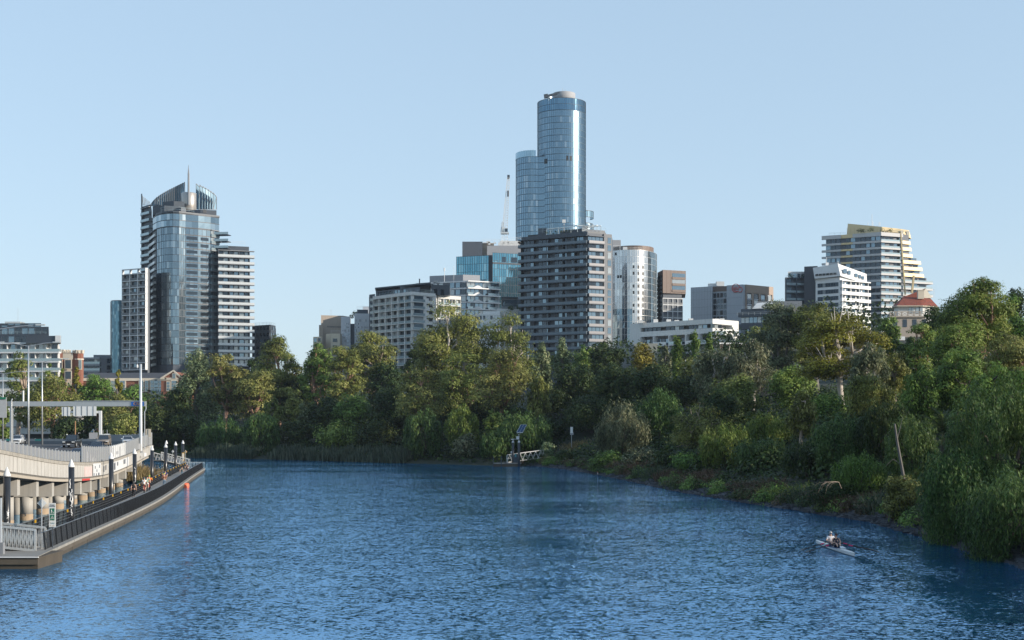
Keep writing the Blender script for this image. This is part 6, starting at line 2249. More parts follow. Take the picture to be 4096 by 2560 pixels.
def smooth(pts, n=3):
    p = np.array(pts, float)
    for _ in range(n):
        q = [p[0]]
        for a, b in zip(p[:-1], p[1:]): q += [a * .75 + b * .25, a * .25 + b * .75]
        q.append(p[-1])
        p = np.array(q)
    return p


def resample(p, step=None, n=None):
    p = np.array(p, float)
    seg = np.linalg.norm(p[1:, :2] - p[:-1, :2], axis=1)
    cum = np.concatenate([[0], seg.cumsum()])
    s = np.linspace(0, cum[-1], n) if n else np.arange(0, cum[-1], step)
    return np.stack([np.interp(s, cum, p[:, k]) for k in range(p.shape[1])], 1)


VPS = smooth(VP)
ROADR = resample(VPS, n=60)
ROADL = resample(smooth(LP), n=60)


def road_z(x, y):
    best = (1e9, 5)
    for i in range(60):
        for f in np.linspace(0, 1, 21):
            q = ROADR[i, :2] * (1 - f) + ROADL[i] * f
            e = (q[0] - x) ** 2 + (q[1] - y) ** 2
            if e < best[0]: best = (e, ROADR[i, 2] + .06 + .5 * f)
    return best[1]


def sect(d0, d1, step):
    """Points of the viaduct edge between two arc positions given by their depth while it still recedes."""
    p = resample(VPS, step)
    k = [i for i in range(len(p)) if d0 <= p[i, 1] <= d1 and p[i, 0] > -60]
    return p[k]


def strip(mb, pts, off0, off1, z0, z1, gap=0., m=0):
    """Boxes that follow a path; offsets are to the right of the direction of travel."""
    for a, b in zip(pts[:-1], pts[1:]):
        d = Vector((b[0] - a[0], b[1] - a[1]))
        L = d.length
        if L < 1e-6: continue
        t = d / L
        n = Vector((t.y, -t.x))
        g = gap / L / 2
        vs = []
        for s, q in ((g, a), (1 - g, b)):
            c = Vector((a[0], a[1])) + d * s
            zz = lerp(a[2], b[2], s)
            for o in (off0, off1):
                for h in (z0, z1): vs.append((c.x + n.x * o, c.y + n.y * o, zz + h))
        mb.add(vs, [(0, 1, 3, 2), (4, 6, 7, 5), (0, 4, 5, 1), (2, 3, 7, 6), (1, 5, 7, 3), (0, 2, 6, 4)], m)


def freeway():
    vs, fs = [], []
    K = 8
    for i in range(60):
        for k in range(K + 1):
            f = k / K
            q = ROADR[i, :2] * (1 - f) + ROADL[i] * f
            vs.append((q[0], q[1], ROADR[i, 2] + .06 + .5 * f))
    for i in range(59):
        for k in range(K):
            a = i * (K + 1) + k
            fs.append((a, a + 1, a + K + 2, a + K + 1))
    tag(MB().add(vs, fs).build('freeway_road', asphalt), kind='structure')
    mb = MB()
    for f in (.14, .27, .40, .66, .80):
        for i in range(59):
            for s in (0, .5):
                if f not in (.14,) and s: continue
                P0 = [ROADR[i + (1 if e else 0), :2] * (1 - ff) + ROADL[i + (1 if e else 0)] * ff for e, ff in ((0, f), (1, f))]
                a, b = Vector(P0[0]).lerp(Vector(P0[1]), s), Vector(P0[0]).lerp(Vector(P0[1]), s + .5)
                t = (b - a).normalized() * 1
                n = Vector((t.y, -t.x)) * .08
                za, zb = ROADR[i, 2] + .064 + .5 * f, ROADR[i + 1, 2] + .064 + .5 * f
                zA, zB = lerp(za, zb, s), lerp(za, zb, s + .5)
                mb.quad((a.x - n.x, a.y - n.y, zA), (a.x + n.x, a.y + n.y, zA), (b.x + n.x, b.y + n.y, zB), (b.x - n.x, b.y - n.y, zB))
    tag(mb.build('road_markings', white), kind='structure')

    r = thing('freeway_viaduct', (-46, 150, 0), 'curving concrete freeway viaduct on columns along the left bank', 'viaduct')
    pts = sect(60, 224, 1.7)
    fine = resample(VPS, 3.0)
    near = sect(60, 224, 3.0)
    mb = MB()
    strip(mb, pts, -.25, .06, -1.55, -.28, .15)
    mb.build('fascia', concrete, r)
    mb = MB()
    strip(mb, near, -.3, .13, -.27, .02)
    mb.build('coping', mat('stained_coping', (.36, .33, .28), .9, var=.3, streak=.6, scale=1.2), r)
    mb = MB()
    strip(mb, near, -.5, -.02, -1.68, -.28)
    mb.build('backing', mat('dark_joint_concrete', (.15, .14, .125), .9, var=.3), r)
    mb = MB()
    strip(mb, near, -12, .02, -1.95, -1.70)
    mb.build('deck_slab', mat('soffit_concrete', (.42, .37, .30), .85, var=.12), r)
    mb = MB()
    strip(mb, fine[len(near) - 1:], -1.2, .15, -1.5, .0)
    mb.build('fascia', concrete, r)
    # piers with a crosshead and a round column
    pr = resample(VPS, .25)
    pd = 98.5
    num = 20
    while pd < 221:
        i = int(np.argmin(np.abs(pr[:, 1] - pd) + (pr[:, 0] < -60) * 999))
        p, t = Vector(pr[i, :2]), Vector(pr[i + 1, :2] - pr[i, :2]).normalized()
        n = Vector((t.y, -t.x))
        zt = pr[i, 2] - 1.96
        m = white if num == 21 else concrete2
        far = pd > 196
        mb = MB()
        a = math.atan2(n.y, n.x)
        c = p - n * 4.6
        h = 1.4 if not far else .9
        mb.box((c.x, c.y, zt - h / 2), (8.4, 1.15, h), a)
        pier = mb.build('crosshead', m, r)
        c = p - n * 1.35
        mb = MB()
        if far:
            mb.box((c.x, c.y, (zt - h - 1) / 2), (.5, .5, zt - h + 1), a)
            mb.build('column', dark, pier)
        else:
            mb.lathe((c.x, c.y, 0), [(.56, .55), (.56, zt - h)], 20, 0)
            mb.lathe((c.x, c.y, 0), [(.575, -1.0), (.575, .55)], 20, 1)
            mb.build('column', [concrete2, conc_rust], pier, True)
            if num in (21, 22, 23, 24):
                q = Vector((c.x, c.y - .60, zt - h - 1.6)) - OFF[r.name]
                text_mesh(str(num), .42, .004, dkwall, 'painted_number', pier, q, (math.radians(90), 0, .12))
        for s in (3.6, 6.6):
            c2 = p - n * s
            if not far: MB().lathe((c2.x, c2.y, 0), [(.5, -1), (.5, zt - h)], 14).build('column', concrete2, pier, True)
        pd += 8.3 * t.y
        num += 1
    # painted panels and scrawls on the fascia
    def patch(d0, d1, z0, z1, off, m, nm):
        q = sect(d0, d1, .5)
        if len(q) < 2: return
        mb = MB()
        strip(mb, q, off, off + .012, z0, z1)
        return mb.build(nm, m, r)
    patch(169.5, 188, -1.5, -.30, .07, white, 'white_overpaint')
    patch(153.2, 160.5, -1.5, -.12, .14, white, 'white_overpaint')
    patch(146.6, 153, -1.5, -.45, .07, mat('pinkish_overpaint', (.68, .50, .46), .7, var=.25, scale=2.5), 'pink_overpaint')
    for k, (a, b, z0, z1) in enumerate(((153.6, 154.6, -1.5, -1.2), (155.6, 156.6, -1.5, -1.25), (157.4, 159, -1.5, -1.2), (154.8, 155.6, -.7, -.4), (158.6, 159.5, -.65, -.3), (156.3, 157, -1.1, -.8),
                                        (173, 174.2, -1.3, -.4), (176, 177, -.9, -.4), (182, 183.6, -1.0, -.4), (163, 164, -1.2, -.5), (165, 165.8, -1.0, -.4))):
        patch(a, b, z0, z1, .16, grey if k > 5 else dkwall, 'paint_mark')
    patch(145.5, 151.8, -1.93, -1.72, .05, red, 'red_overpaint')
    # scrawl on the first white crosshead
    mb = MB()
    i = int(np.argmin(np.abs(pr[:, 1] - 106.8)))
    y0 = 106.2
    rnd = random.Random(2)
    for (cx, cz, rr, m) in ((-41.9, 3.6, .32, 1), (-41.75, 3.2, .25, 1), (-41.2, 3.9, .18, 0), (-40.9, 3.7, .16, 0), (-40.85, 3.4, .14, 0), (-40.95, 3.15, .13, 0), (-41.3, 2.95, .15, 0)):
        mb.tube([(cx + rr * math.cos(t) * rnd.uniform(.7, 1.2), y0, cz + rr * 1.2 * math.sin(t)) for t in np.linspace(0, 5.6, 12)], .022, 4, m)
    mb.build('scrawl', [black, mat('maroon_paint', (.18, .04, .03), .6)], r)

    # barriers of upright panels
    def barrier(pts, hs, label, nm='noise_barrier', poststep=1, col=grey):
        o = Vector((pts[len(pts) // 2][0], pts[len(pts) // 2][1], pts[len(pts) // 2][2]))
        b = thing(nm, o, label, 'barrier', 'freeway edge barriers')
        mb = MB()
        for k in range(len(pts) - 1):
            strip(mb, pts[k:k + 2], -.20, -.14, .03, hs[k] - .02 * (k % 2), .02)
        mb.build('panel', col, b)
        cache = {}
        for k in range(len(pts)):
            if k % poststep: continue
            h = round(hs[min(k, len(hs) - 1)] + .05, 2)
            if h not in cache: cache[h] = MB().box((0, 0, h / 2), (.10, .10, h)).mesh('post', alu)
            q = link('post', cache[h], b)
            d = Vector((pts[min(k + 1, len(pts) - 1)][0] - pts[max(0, k - 1)][0], pts[min(k + 1, len(pts) - 1)][1] - pts[max(0, k - 1)][1])).normalized()
            q.location = Vector((pts[k][0] + d.y * -.09, pts[k][1] + d.x * .09, pts[k][2] + .02)) - o
        return b
    p = sect(72, 145.6, 1.75)
    barrier(p, [lerp(.74, 1.1, min(1, max(0, (q[1] - 100) / 40))) for q in p], 'low grey panel barrier on the near part of the viaduct')
    p = sect(145.5, 223.5, 1.75)
    b2 = barrier(p, [1.75] * len(p), 'taller grey panel barrier with white painted patches on the viaduct bend')
    mb = MB()
    strip(mb, sect(170, 186, .8), -.13, -.115, .1, 1.7, .05)
    mb.build('white_overpaint', white, b2)
    mb = MB()
    for a, h0, h1 in ((171.4, .2, 1.7), (173.2, .2, 1.5), (176.5, .5, .9), (177.4, .5, .9), (179.5, .1, 1.4), (182.4, .3, 1.6)):
        strip(mb, sect(a, a + 1.2, .4), -.112, -.10, h0, h1)
    for a, h1 in ((154, .5), (155.5, .6), (157.3, .45), (150.4, 1.2), (152.6, .9)):
        strip(mb, sect(a, a + .9, .3), -.13, -.12, .05, h1)
    mb.build('paint_mark', midgrey, b2)
    q = resample(VPS, 1.75)
    tall = [i for i in range(len(q)) if q[i, 1] > 223.5 and q[i, 0] > -81]
    low = [i for i in range(len(q)) if q[i, 0] <= -80 and q[i, 0] > -190]
    barrier(q[tall], [2.1] * len(tall), 'tall grey panel barrier across the far bend of the freeway')
    b4 = barrier(q[low], [1.28] * len(low), 'low concrete barrier with coloured panels at the far side of the freeway', col=mat('pale_barrier_panel', (.33, .32, .31), .7, var=.2, scale=1.2))
    mb = MB()
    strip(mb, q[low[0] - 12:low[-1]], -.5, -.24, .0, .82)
    mb.build('concrete_base', mat('dark_barrier_concrete', (.16, .17, .18), .85, var=.15), b4)  # base in a darker grey than the barrier panels
    for k, m in ((9, mat('teal_paint', (.05, .35, .27), .6)), (13, MATS['teal_paint']), (24, MATS['teal_paint']), (27, mat('crimson_paint', (.4, .05, .09), .6)), (33, cream)):
        i = low[k]
        mb = MB()
        strip(mb, q[i:i + 2], -.26, -.235, .86, 1.22, .1)
        mb.build('painted_panel', m, b4)


def poles_and_signs():
    # toll gantry
    d = 205
    x = X(139.75, d)
    zb = 4.85
    r = thing('sign_gantry', (x + .2, d, zb - .6), 'wide grey freeway gantry beam on a tall tapering pole', 'gantry')
    zt = Zv(364.3, d)
    MB().lathe((x + .2, d - .2, 0), [(.30, zb - .6), (.27, zb + 1), (.16, zt), (.10, zt + .05)], 14).build('pole', steel, r, True)
    MB().box((x + .1, d - .65, zb + .35), (.75, .5, 1.1)).box((x + .2, d - .2, zb - .75), (1.4, 1.2, .5)).build('control_box', white, r)
    MB().tube([(x + .75, d - .1, zb), (x + .75, d - .1, zb + 5.6), (x + .95, d - .1, zb + 6), (x + .95, d - .1, zb + 7.2)], .07, 6).build('conduit', steel, r)
    x1 = X(-8, d)
    z0, z1 = Zv(406.3, d), Zv(401.4, d)
    mb = MB().box(((x1 + x + .7) / 2, d + .3, (z0 + z1) / 2), (x + .7 - x1, .6, z1 - z0))
    mb.box(((x1 + x + .7) / 2 + 6, d + .3, z1 + .06), (x - x1 - 12, .8, .1))
    mb.build('beam', steel, r)
    for u in (10.8, ):
        MB().box((X(u, d), d + .3, (zb + z0) / 2), (.36, .5, z0 - zb)).build('leg', steel, r)
        MB().tube([(X(u + .9, d), d - .1, zb), (X(u + .9, d), d - .1, z1 + .1), (X(u + 1.6, d), d, z1 + .4)], .09, 6).build('conduit', steel, r)
    MB().tube([(X(22.6, d), d + .3, z1), (X(22.6, d), d + .3, Zv(390.5, d))], .13, 8).build('aerial', white, r)
    MB().lathe((X(137.7, d), d - .25, 0), [(.14, zt - .5), (.17, zt - .25), (.05, zt)], 8).build('camera', white, r)
    bx = MB().box((X(137.6, d), d - .05, (z0 + z1) / 2), (1.9, .06, .62)).build('sign_plate', blue_sign, r)
    text_mesh('CBD', .62, .01, mat('orange_lettering', (.85, .42, .05), .5), 'lettering', r, Vector((X(138.1, d) - .05, d - .10, (z0 + z1) / 2)) - OFF[r.name], (math.radians(90), 0, 0))
    s = thing('freeway_sign', (X(2.5, d), d - .5, Zv(417.5, d)), 'big grey backed freeway sign hanging on the gantry at the left edge', 'sign')
    xa, xb = X(-18, d), X(7.3, d)
    MB().box(((xa + xb) / 2, d - .3, (Zv(417.7, d) + Zv(397.4, d)) / 2), (xb - xa, .10, Zv(397.4, d) - Zv(417.7, d))).build('back_plate', mat('sign_back_grey', (.42, .43, .43), .5), s)
    MB().box(((xa + xb) / 2, d - .42, Zv(398.2, d)), (xb - xa - .2, .10, .30)).build('green_edge', green_sign, s)
    # light poles with double arms
    for u, dd, vt, hw, lab in ((28.5, 172, 345.6, 3.2, 'tallest double arm light pole on the freeway median'), (42.2, 214, 361.5, 3.4, 'double arm light pole right of the tallest one'),
                               (3, 262, 373.5, 3.8, 'far double arm light pole at the left picture edge'), (-6, 139, 329, 4.4, 'light pole arm reaching in at the left edge')):
        xx = X(u, dd)
        zg = road_z(xx, dd)
        o = thing('street_light', (xx, dd, zg), lab, 'street light', 'freeway light poles')
        zt = Zv(vt, dd)
        MB().tube([(xx, dd, zg), (xx, dd, zt)], [.14, .08], 9).build('pole', steel, o, True)
        for s in (-1, 1):
            a = MB().tube([(xx, dd, zt - .1), (xx + s * hw * .6, dd, zt + .28), (xx + s * hw, dd, zt + .40)], .055, 6).build('arm', steel, o)
            MB().box((xx + s * (hw + .3), dd, zt + .42), (.9, .28, .14)).build('lamp', alu, a)
    # cantilever sign
    dd = 279
    xx = X(100.5, dd)
    o = thing('cantilever_sign', (xx, dd, 4.4), 'white cantilever sign arm seen from behind, beyond the far barrier', 'sign')
    zt = Zv(410.8, dd)
    MB().box((xx, dd, (4.4 + zt) / 2), (.5, .5, zt - 4.4)).build('post', white, o)
    xl = X(62.5, dd)
    MB().box(((xl + xx - .26) / 2, dd, zt - .25), (xx - .26 - xl, .45, .49)).build('arm', white, o)
    for u0, u1, v0, v1 in ((62.6, 70.8, 407, 416), (74, 97, 406.3, 415.8)):
        mb = MB().box(((X(u0, dd) + X(u1, dd)) / 2, dd - .45, (Zv(v0, dd) + Zv(v1, dd)) / 2), (X(u1, dd) - X(u0, dd), .08, Zv(v0, dd) - Zv(v1, dd)))
        bp = mb.build('sign_back', white_sign, o)
        m2 = MB()
        n = 2 if u1 - u0 < 10 else 4
        for k in range(n):
            uu = lerp(u0, u1, (k + .5) / n)
            m2.box((X(uu, dd), dd - .52, (Zv(v0, dd) + Zv(v1, dd)) / 2), (.12, .06, Zv(v0, dd) - Zv(v1, dd)))
        m2.build('bracket', grey, bp)
    for u, dd, v0, v1, w, lab in ((107, 274, 433.8, 439, 1.1, 'small white roadside sign beyond the far barrier'), (102.8, 276, 434.2, 438.6, .8, 'narrow white roadside plate by the cantilever post')):
        o = thing('road_sign', (X(u, dd), dd, 4.4), lab, 'sign')
        MB().tube([(X(u, dd), dd + .1, 4.4), (X(u, dd), dd + .1, Zv(v0 - 4, dd))], .05).build('post', steel, o)
        MB().box((X(u, dd), dd, (Zv(v0, dd) + Zv(v1, dd)) / 2), (w, .05, Zv(v0, dd) - Zv(v1, dd))).build('plate', white_sign, o)
    o = thing('solar_sign', (X(93.8, 279), 279, 4.4), 'roadside cabinet with a small tilted solar panel on its post', 'sign')
    MB().tube([(X(93.8, 279), 279, 4.4), (X(93.8, 279), 279, Zv(430, 279))], .07).build('post', steel, o)
    MB().box((X(93.6, 279), 278.8, Zv(436.5, 279)), (1.7, .12, 1.6)).build('cabinet', midgrey, o)
    MB().bar((X(92, 279), 278.7, Zv(432, 279)), (X(94, 279), 278.7, Zv(429.4, 279)), .9, .08).build('panel', glass_md, o)
    for u, dd, v0, lab, m in ((75.3, 283, 421, 'rusty brown timber post beyond the far barrier', timber), (66.9, 280, 434, 'short white marker post by the far barrier', white), (144, 221, 432.6, 'short steel post at the barrier end', steel)):
        o = thing('marker_post', (X(u, dd), dd, 4.4), lab, 'post')
        MB().tube([(X(u, dd), dd, 4.4), (X(u, dd), dd, Zv(v0, dd))], .11, 7).build('shaft', m, o)
    dd = 223.5
    o = thing('road_sign', (X(148.3, dd), dd, 5), 'pale sign back standing at the end of the viaduct barrier', 'sign')
    MB().box((X(148.3, dd), dd, (Zv(429, dd) + Zv(436.8, dd)) / 2), (.86, .05, 1.27)).build('plate', cream, o)
    MB().box((X(148.3, dd), dd - .05, (Zv(429.4, dd) + 5) / 2), (.07, .07, Zv(429.4, dd) - 5)).build('post', grey, o)
    # tram poles and wires in front of the school
    for u, v in ((109.4, 396), (124.9, 397)):
        dd = 470
        zg = G(X(u, dd), dd)
        o = thing('utility_pole', (X(u, dd), dd, zg), 'pale utility pole with a short cross arm below the slate roof, ' + ('left' if u < 115 else 'right') + ' one of two', 'pole')
        MB().tube([(X(u, dd), dd, zg), (X(u, dd), dd, Zv(v - 8, dd))], .14).build('shaft', steel, o)
        MB().box((X(u, dd), dd, Zv(v - 7, dd)), (3.2, .15, .15)).build('cross_arm', steel, o)


# ---------------------------------------------------------------- floating dock
DK = np.array([(-28.2, 81.6), (-30.2, 96), (-33.7, 122.6), (-37.2, 146), (-40.9, 167), (-44.6, 187), (-49.3, 213), (-55.4, 248)])
DKW = 3.5


def dock():
    pr = np.column_stack([resample(smooth(DK, 2), 2.0), np.full(len(resample(smooth(DK, 2), 2.0)), .70)])
    r = thing('floating_walkway', (-37, 146, 0), 'long floating pontoon walkway with black railings beside the viaduct', 'walkway')

    def offs(p, o):
        d = np.gradient(p[:, :2], axis=0)
        d /= np.linalg.norm(d, axis=1, keepdims=True)
        q = p.copy()
        q[:, 0] += d[:, 1] * o
        q[:, 1] -= d[:, 0] * o
        return q
    mb = MB()
    strip(mb, pr, -DKW, -.02, -.10, .0, .02)
    mb.build('deck', mat('grey_deck_boards', (.25, .24, .22), .8, var=.18, scale=1.2), r)
    mb = MB()
    strip(mb, pr[::3], -DKW + .06, -.05, -1.2, -.12, .14)
    mb.build('pontoon', mat('wet_pontoon_concrete', (.075, .06, .042), .8, var=.35, streak=.3, scale=.8), r)
    mb = MB()
    strip(mb, pr[::3], -.0, .10, -.15, .02, .10)
    mb.build('edge_beam', mat('weathered_edge_beam', (.30, .285, .25), .85, var=.25, streak=.4, scale=.9), r)
    mb = MB()
    strip(mb, pr[::3], -.04, .06, -.42, -.17, .10)
    mb.build('rubbing_strip', mat('weathered_timber', (.10, .082, .06), .8, var=.3), r)
    # wider landing at the near end
    mb = MB().box((-33.6, 83.4, .10), (11.2, 4.4, 1.0)).box((-33.6, 83.4, .645), (11.3, 4.5, .09))
    mb.build('landing', MATS['wet_pontoon_concrete'], r)
    MB().box((-33.6, 81.12, .42), (11.3, .12, .30)).build('rubbing_strip', MATS['weathered_timber'], r)
    MB().box((-33.6, 81.1, .70), (11.35, .10, .06)).build('edge_beam', white, r)
    # railings
    for off, nm in ((-.38, 'outer'), (-DKW + .18, 'inner')):
        p = offs(pr, off)
        p = p[2:]
        mb = MB()
        for a, b in zip(p[:-1], p[1:]): mb.bar(a + [0, 0, 1.14], b + [0, 0, 1.14], .06, .05)
        rail = mb.build('railing', mat('rail_steel', (.16, .17, .18), .4, .4), r)
        mb = MB()
        for a, b in zip(p[:-1], p[1:]):
            for h in (.2, .42, .64, .86): mb.bar(a + [0, 0, h], b + [0, 0, h], .02, .02)
        mb.build('wire', MATS['rail_steel'], rail)
        q = resample(p, .27)
        mb = MB()
        for i in range(len(q) - 1):
            t = Vector((q[i + 1] - q[i])[:2]).normalized()
            n = Vector((t.y, -t.x)) * (.10 if off > -1 else -.10)
            a = Vector(q[i])
            w = .035 if i % 7 else .10
            mb.bar(a + Vector((n.x, n.y, .05)), a + Vector((0, 0, 1.13)), w, .02, 0, up=(t.x, t.y, 0))
        mb.build('baluster', black, rail)
        if off < -1:
            k = 0
            for s in range(6, len(p), 3):
                a, b = p[s], p[min(s + 1, len(p) - 1)]
                MB().bar(a + [.05, -.03, .90], a + [.05, -.03, 1.12], .10, .06).build('reflector', yellow, rail)
        # solid dark screens where sections join
        mb = MB()
        for s in range(15, len(p) - 1, 24):
            mb.bar(p[s] + [0, 0, .55], p[s] + (p[s + 1] - p[s]) * .7 + [0, 0, .55], .03, 1.05)
        mb.build('screen', black, rail)
    e0, e1 = Vector(offs(pr, -.1)[-1]), Vector(offs(pr, -DKW - 4)[-1])
    mb = MB()
    for h in (.1, 1.1): mb.bar(e0 + Vector((0, 0, h)), e1 + Vector((0, 0, h)), .06, .06)
    for i in range(28):
        a = e0.lerp(e1, i / 27)
        mb.bar(a, a + Vector((0, 0, 1.1)), .05, .05)
    mb.build('end_railing', alu, r)
    mb = MB()
    mb.box((e1.x + 2, e1.y - 1.4, .35), (6.5, 3.6, .7))
    mb.build('landing', MATS['grey_deck_boards'], r)

    # piles
    data = [(6.9, 95, 27.4, 'nearest black pile with a white cone cap and white dribbled paint'), (71.4, 111, 0, 'black pile with large white scrawled letters, second from the left'),
            (111.2, 138, 0, 'plain black pile standing before the white painted fascia'), (134.6, 162, 0, 'black pile with small white scrawl beside the woman in black'),
            (152.0, 185, 0, 'black pile just right of the viaduct end'), (165.7, 209, 0, 'black pile in front of the far gangway, hiding another'),
            (175.6, 231, 0, 'black pile between two diamond signs'), (182.9, 251, 0, 'farthest black pile behind the yellow panel sign'), (166.4, 252, 0, 'black pile almost hidden behind a nearer one')]
    for k, (u, d, w, lab) in enumerate(data):
        x = X(u, d)
        vb = [476.2, 467, 458.9, 453.9, 450.25, 447.4, 445.25, 443.65, 443.65][k]
        zc = Zv(vb, d)
        o = thing('marine_pile', (x, d, -1.5), lab, 'pile', 'black mooring piles along the floating walkway')
        rad = .235 if d < 200 else .25
        MB().lathe((x, d, 0), [(rad, -1.5), (rad, zc)], 18).build('shaft', mat('black_pile_sleeve', (.022, .023, .026), .28, var=.4, scale=2, spec=.6), o, True)
        MB().lathe((x, d, 0), [(rad + .015, zc), (rad + .01, zc + .10), (rad * .62, zc + .36), (.035, zc + .62), (.01, zc + .64)], 18).build('cap', white, o)
        if k in (0, 1, 3):
            mb = MB()
            rn = random.Random(k + 3)
            if k == 1: strokes = [(0, .1, 1), (-.1, -.5, .5), (.05, -.5, .7), (0, -1.0, .8), (.08, -1.4, .7), (.0, -1.9, .6), (.06, -2.1, .5)]
            elif k == 0: strokes = [(.12, -.2, .2), (.14, -.5, .7), (.1, -.9, .2), (.13, -1.1, .5)]
            else: strokes = [(.1, .0, .35), (.12, -.4, .35), (.1, -.9, .3), (.12, -1.5, .4)]
            base = zc - (1.8 if k != 0 else 2.4)
            for sx, sz, sl in strokes:
                p = []
                for t in np.linspace(0, 1, 6):
                    gx = sx + rn.uniform(-.07, .07)
                    gx = max(-.2, min(.2, gx))
                    p.append((x + gx, d - math.sqrt(max(.001, rad * rad - gx * gx)) - .008, base + sz + sl * .75 * t))
                mb.tube(p, .028 if k != 1 else .04, 5)
            mb.build('paint_scrawl', white, o)


def truss(name, label, A, B, h, wid, side, m, n, double=True):
    """A walkway bridge with zigzag sides."""
    A, B = Vector(A), Vector(B)
    r = thing(name, A, label, 'gangway')
    s = Vector(side) * wid
    mb = MB()
    mb.bar(A + s / 2 - Vector((0, 0, .05)), B + s / 2 - Vector((0, 0, .05)), wid - .1, .08)
    mb.build('deck', MATS['grey_deck_boards'], r)
    for k in range(2 if double else 1):
        a, b = A + s * k, B + s * k
        u = Vector((0, 0, h))
        mb = MB()
        mb.bar(a, b, .10, .16)
        mb.bar(a + u, b + u, .10, .14)
        mb.bar(a, a + u, .12, .12)
        mb.bar(b, b + u, .12, .12)
        tr = mb.build('truss_side', m, r)
        mb = MB()
        for i in range(n):
            p0, p1, pm = a.lerp(b, i / n), a.lerp(b, (i + 1) / n), a.lerp(b, (i + .5) / n)
            mb.bar(p0 + Vector((0, 0, .05)), pm + u * .95, .09, .09)
            mb.bar(pm + u * .95, p1 + Vector((0, 0, .05)), .09, .09)
        mb.bar(a + u * .5, b + u * .5, .04, .04)
        mb.build('diagonal', m, tr)
    return r


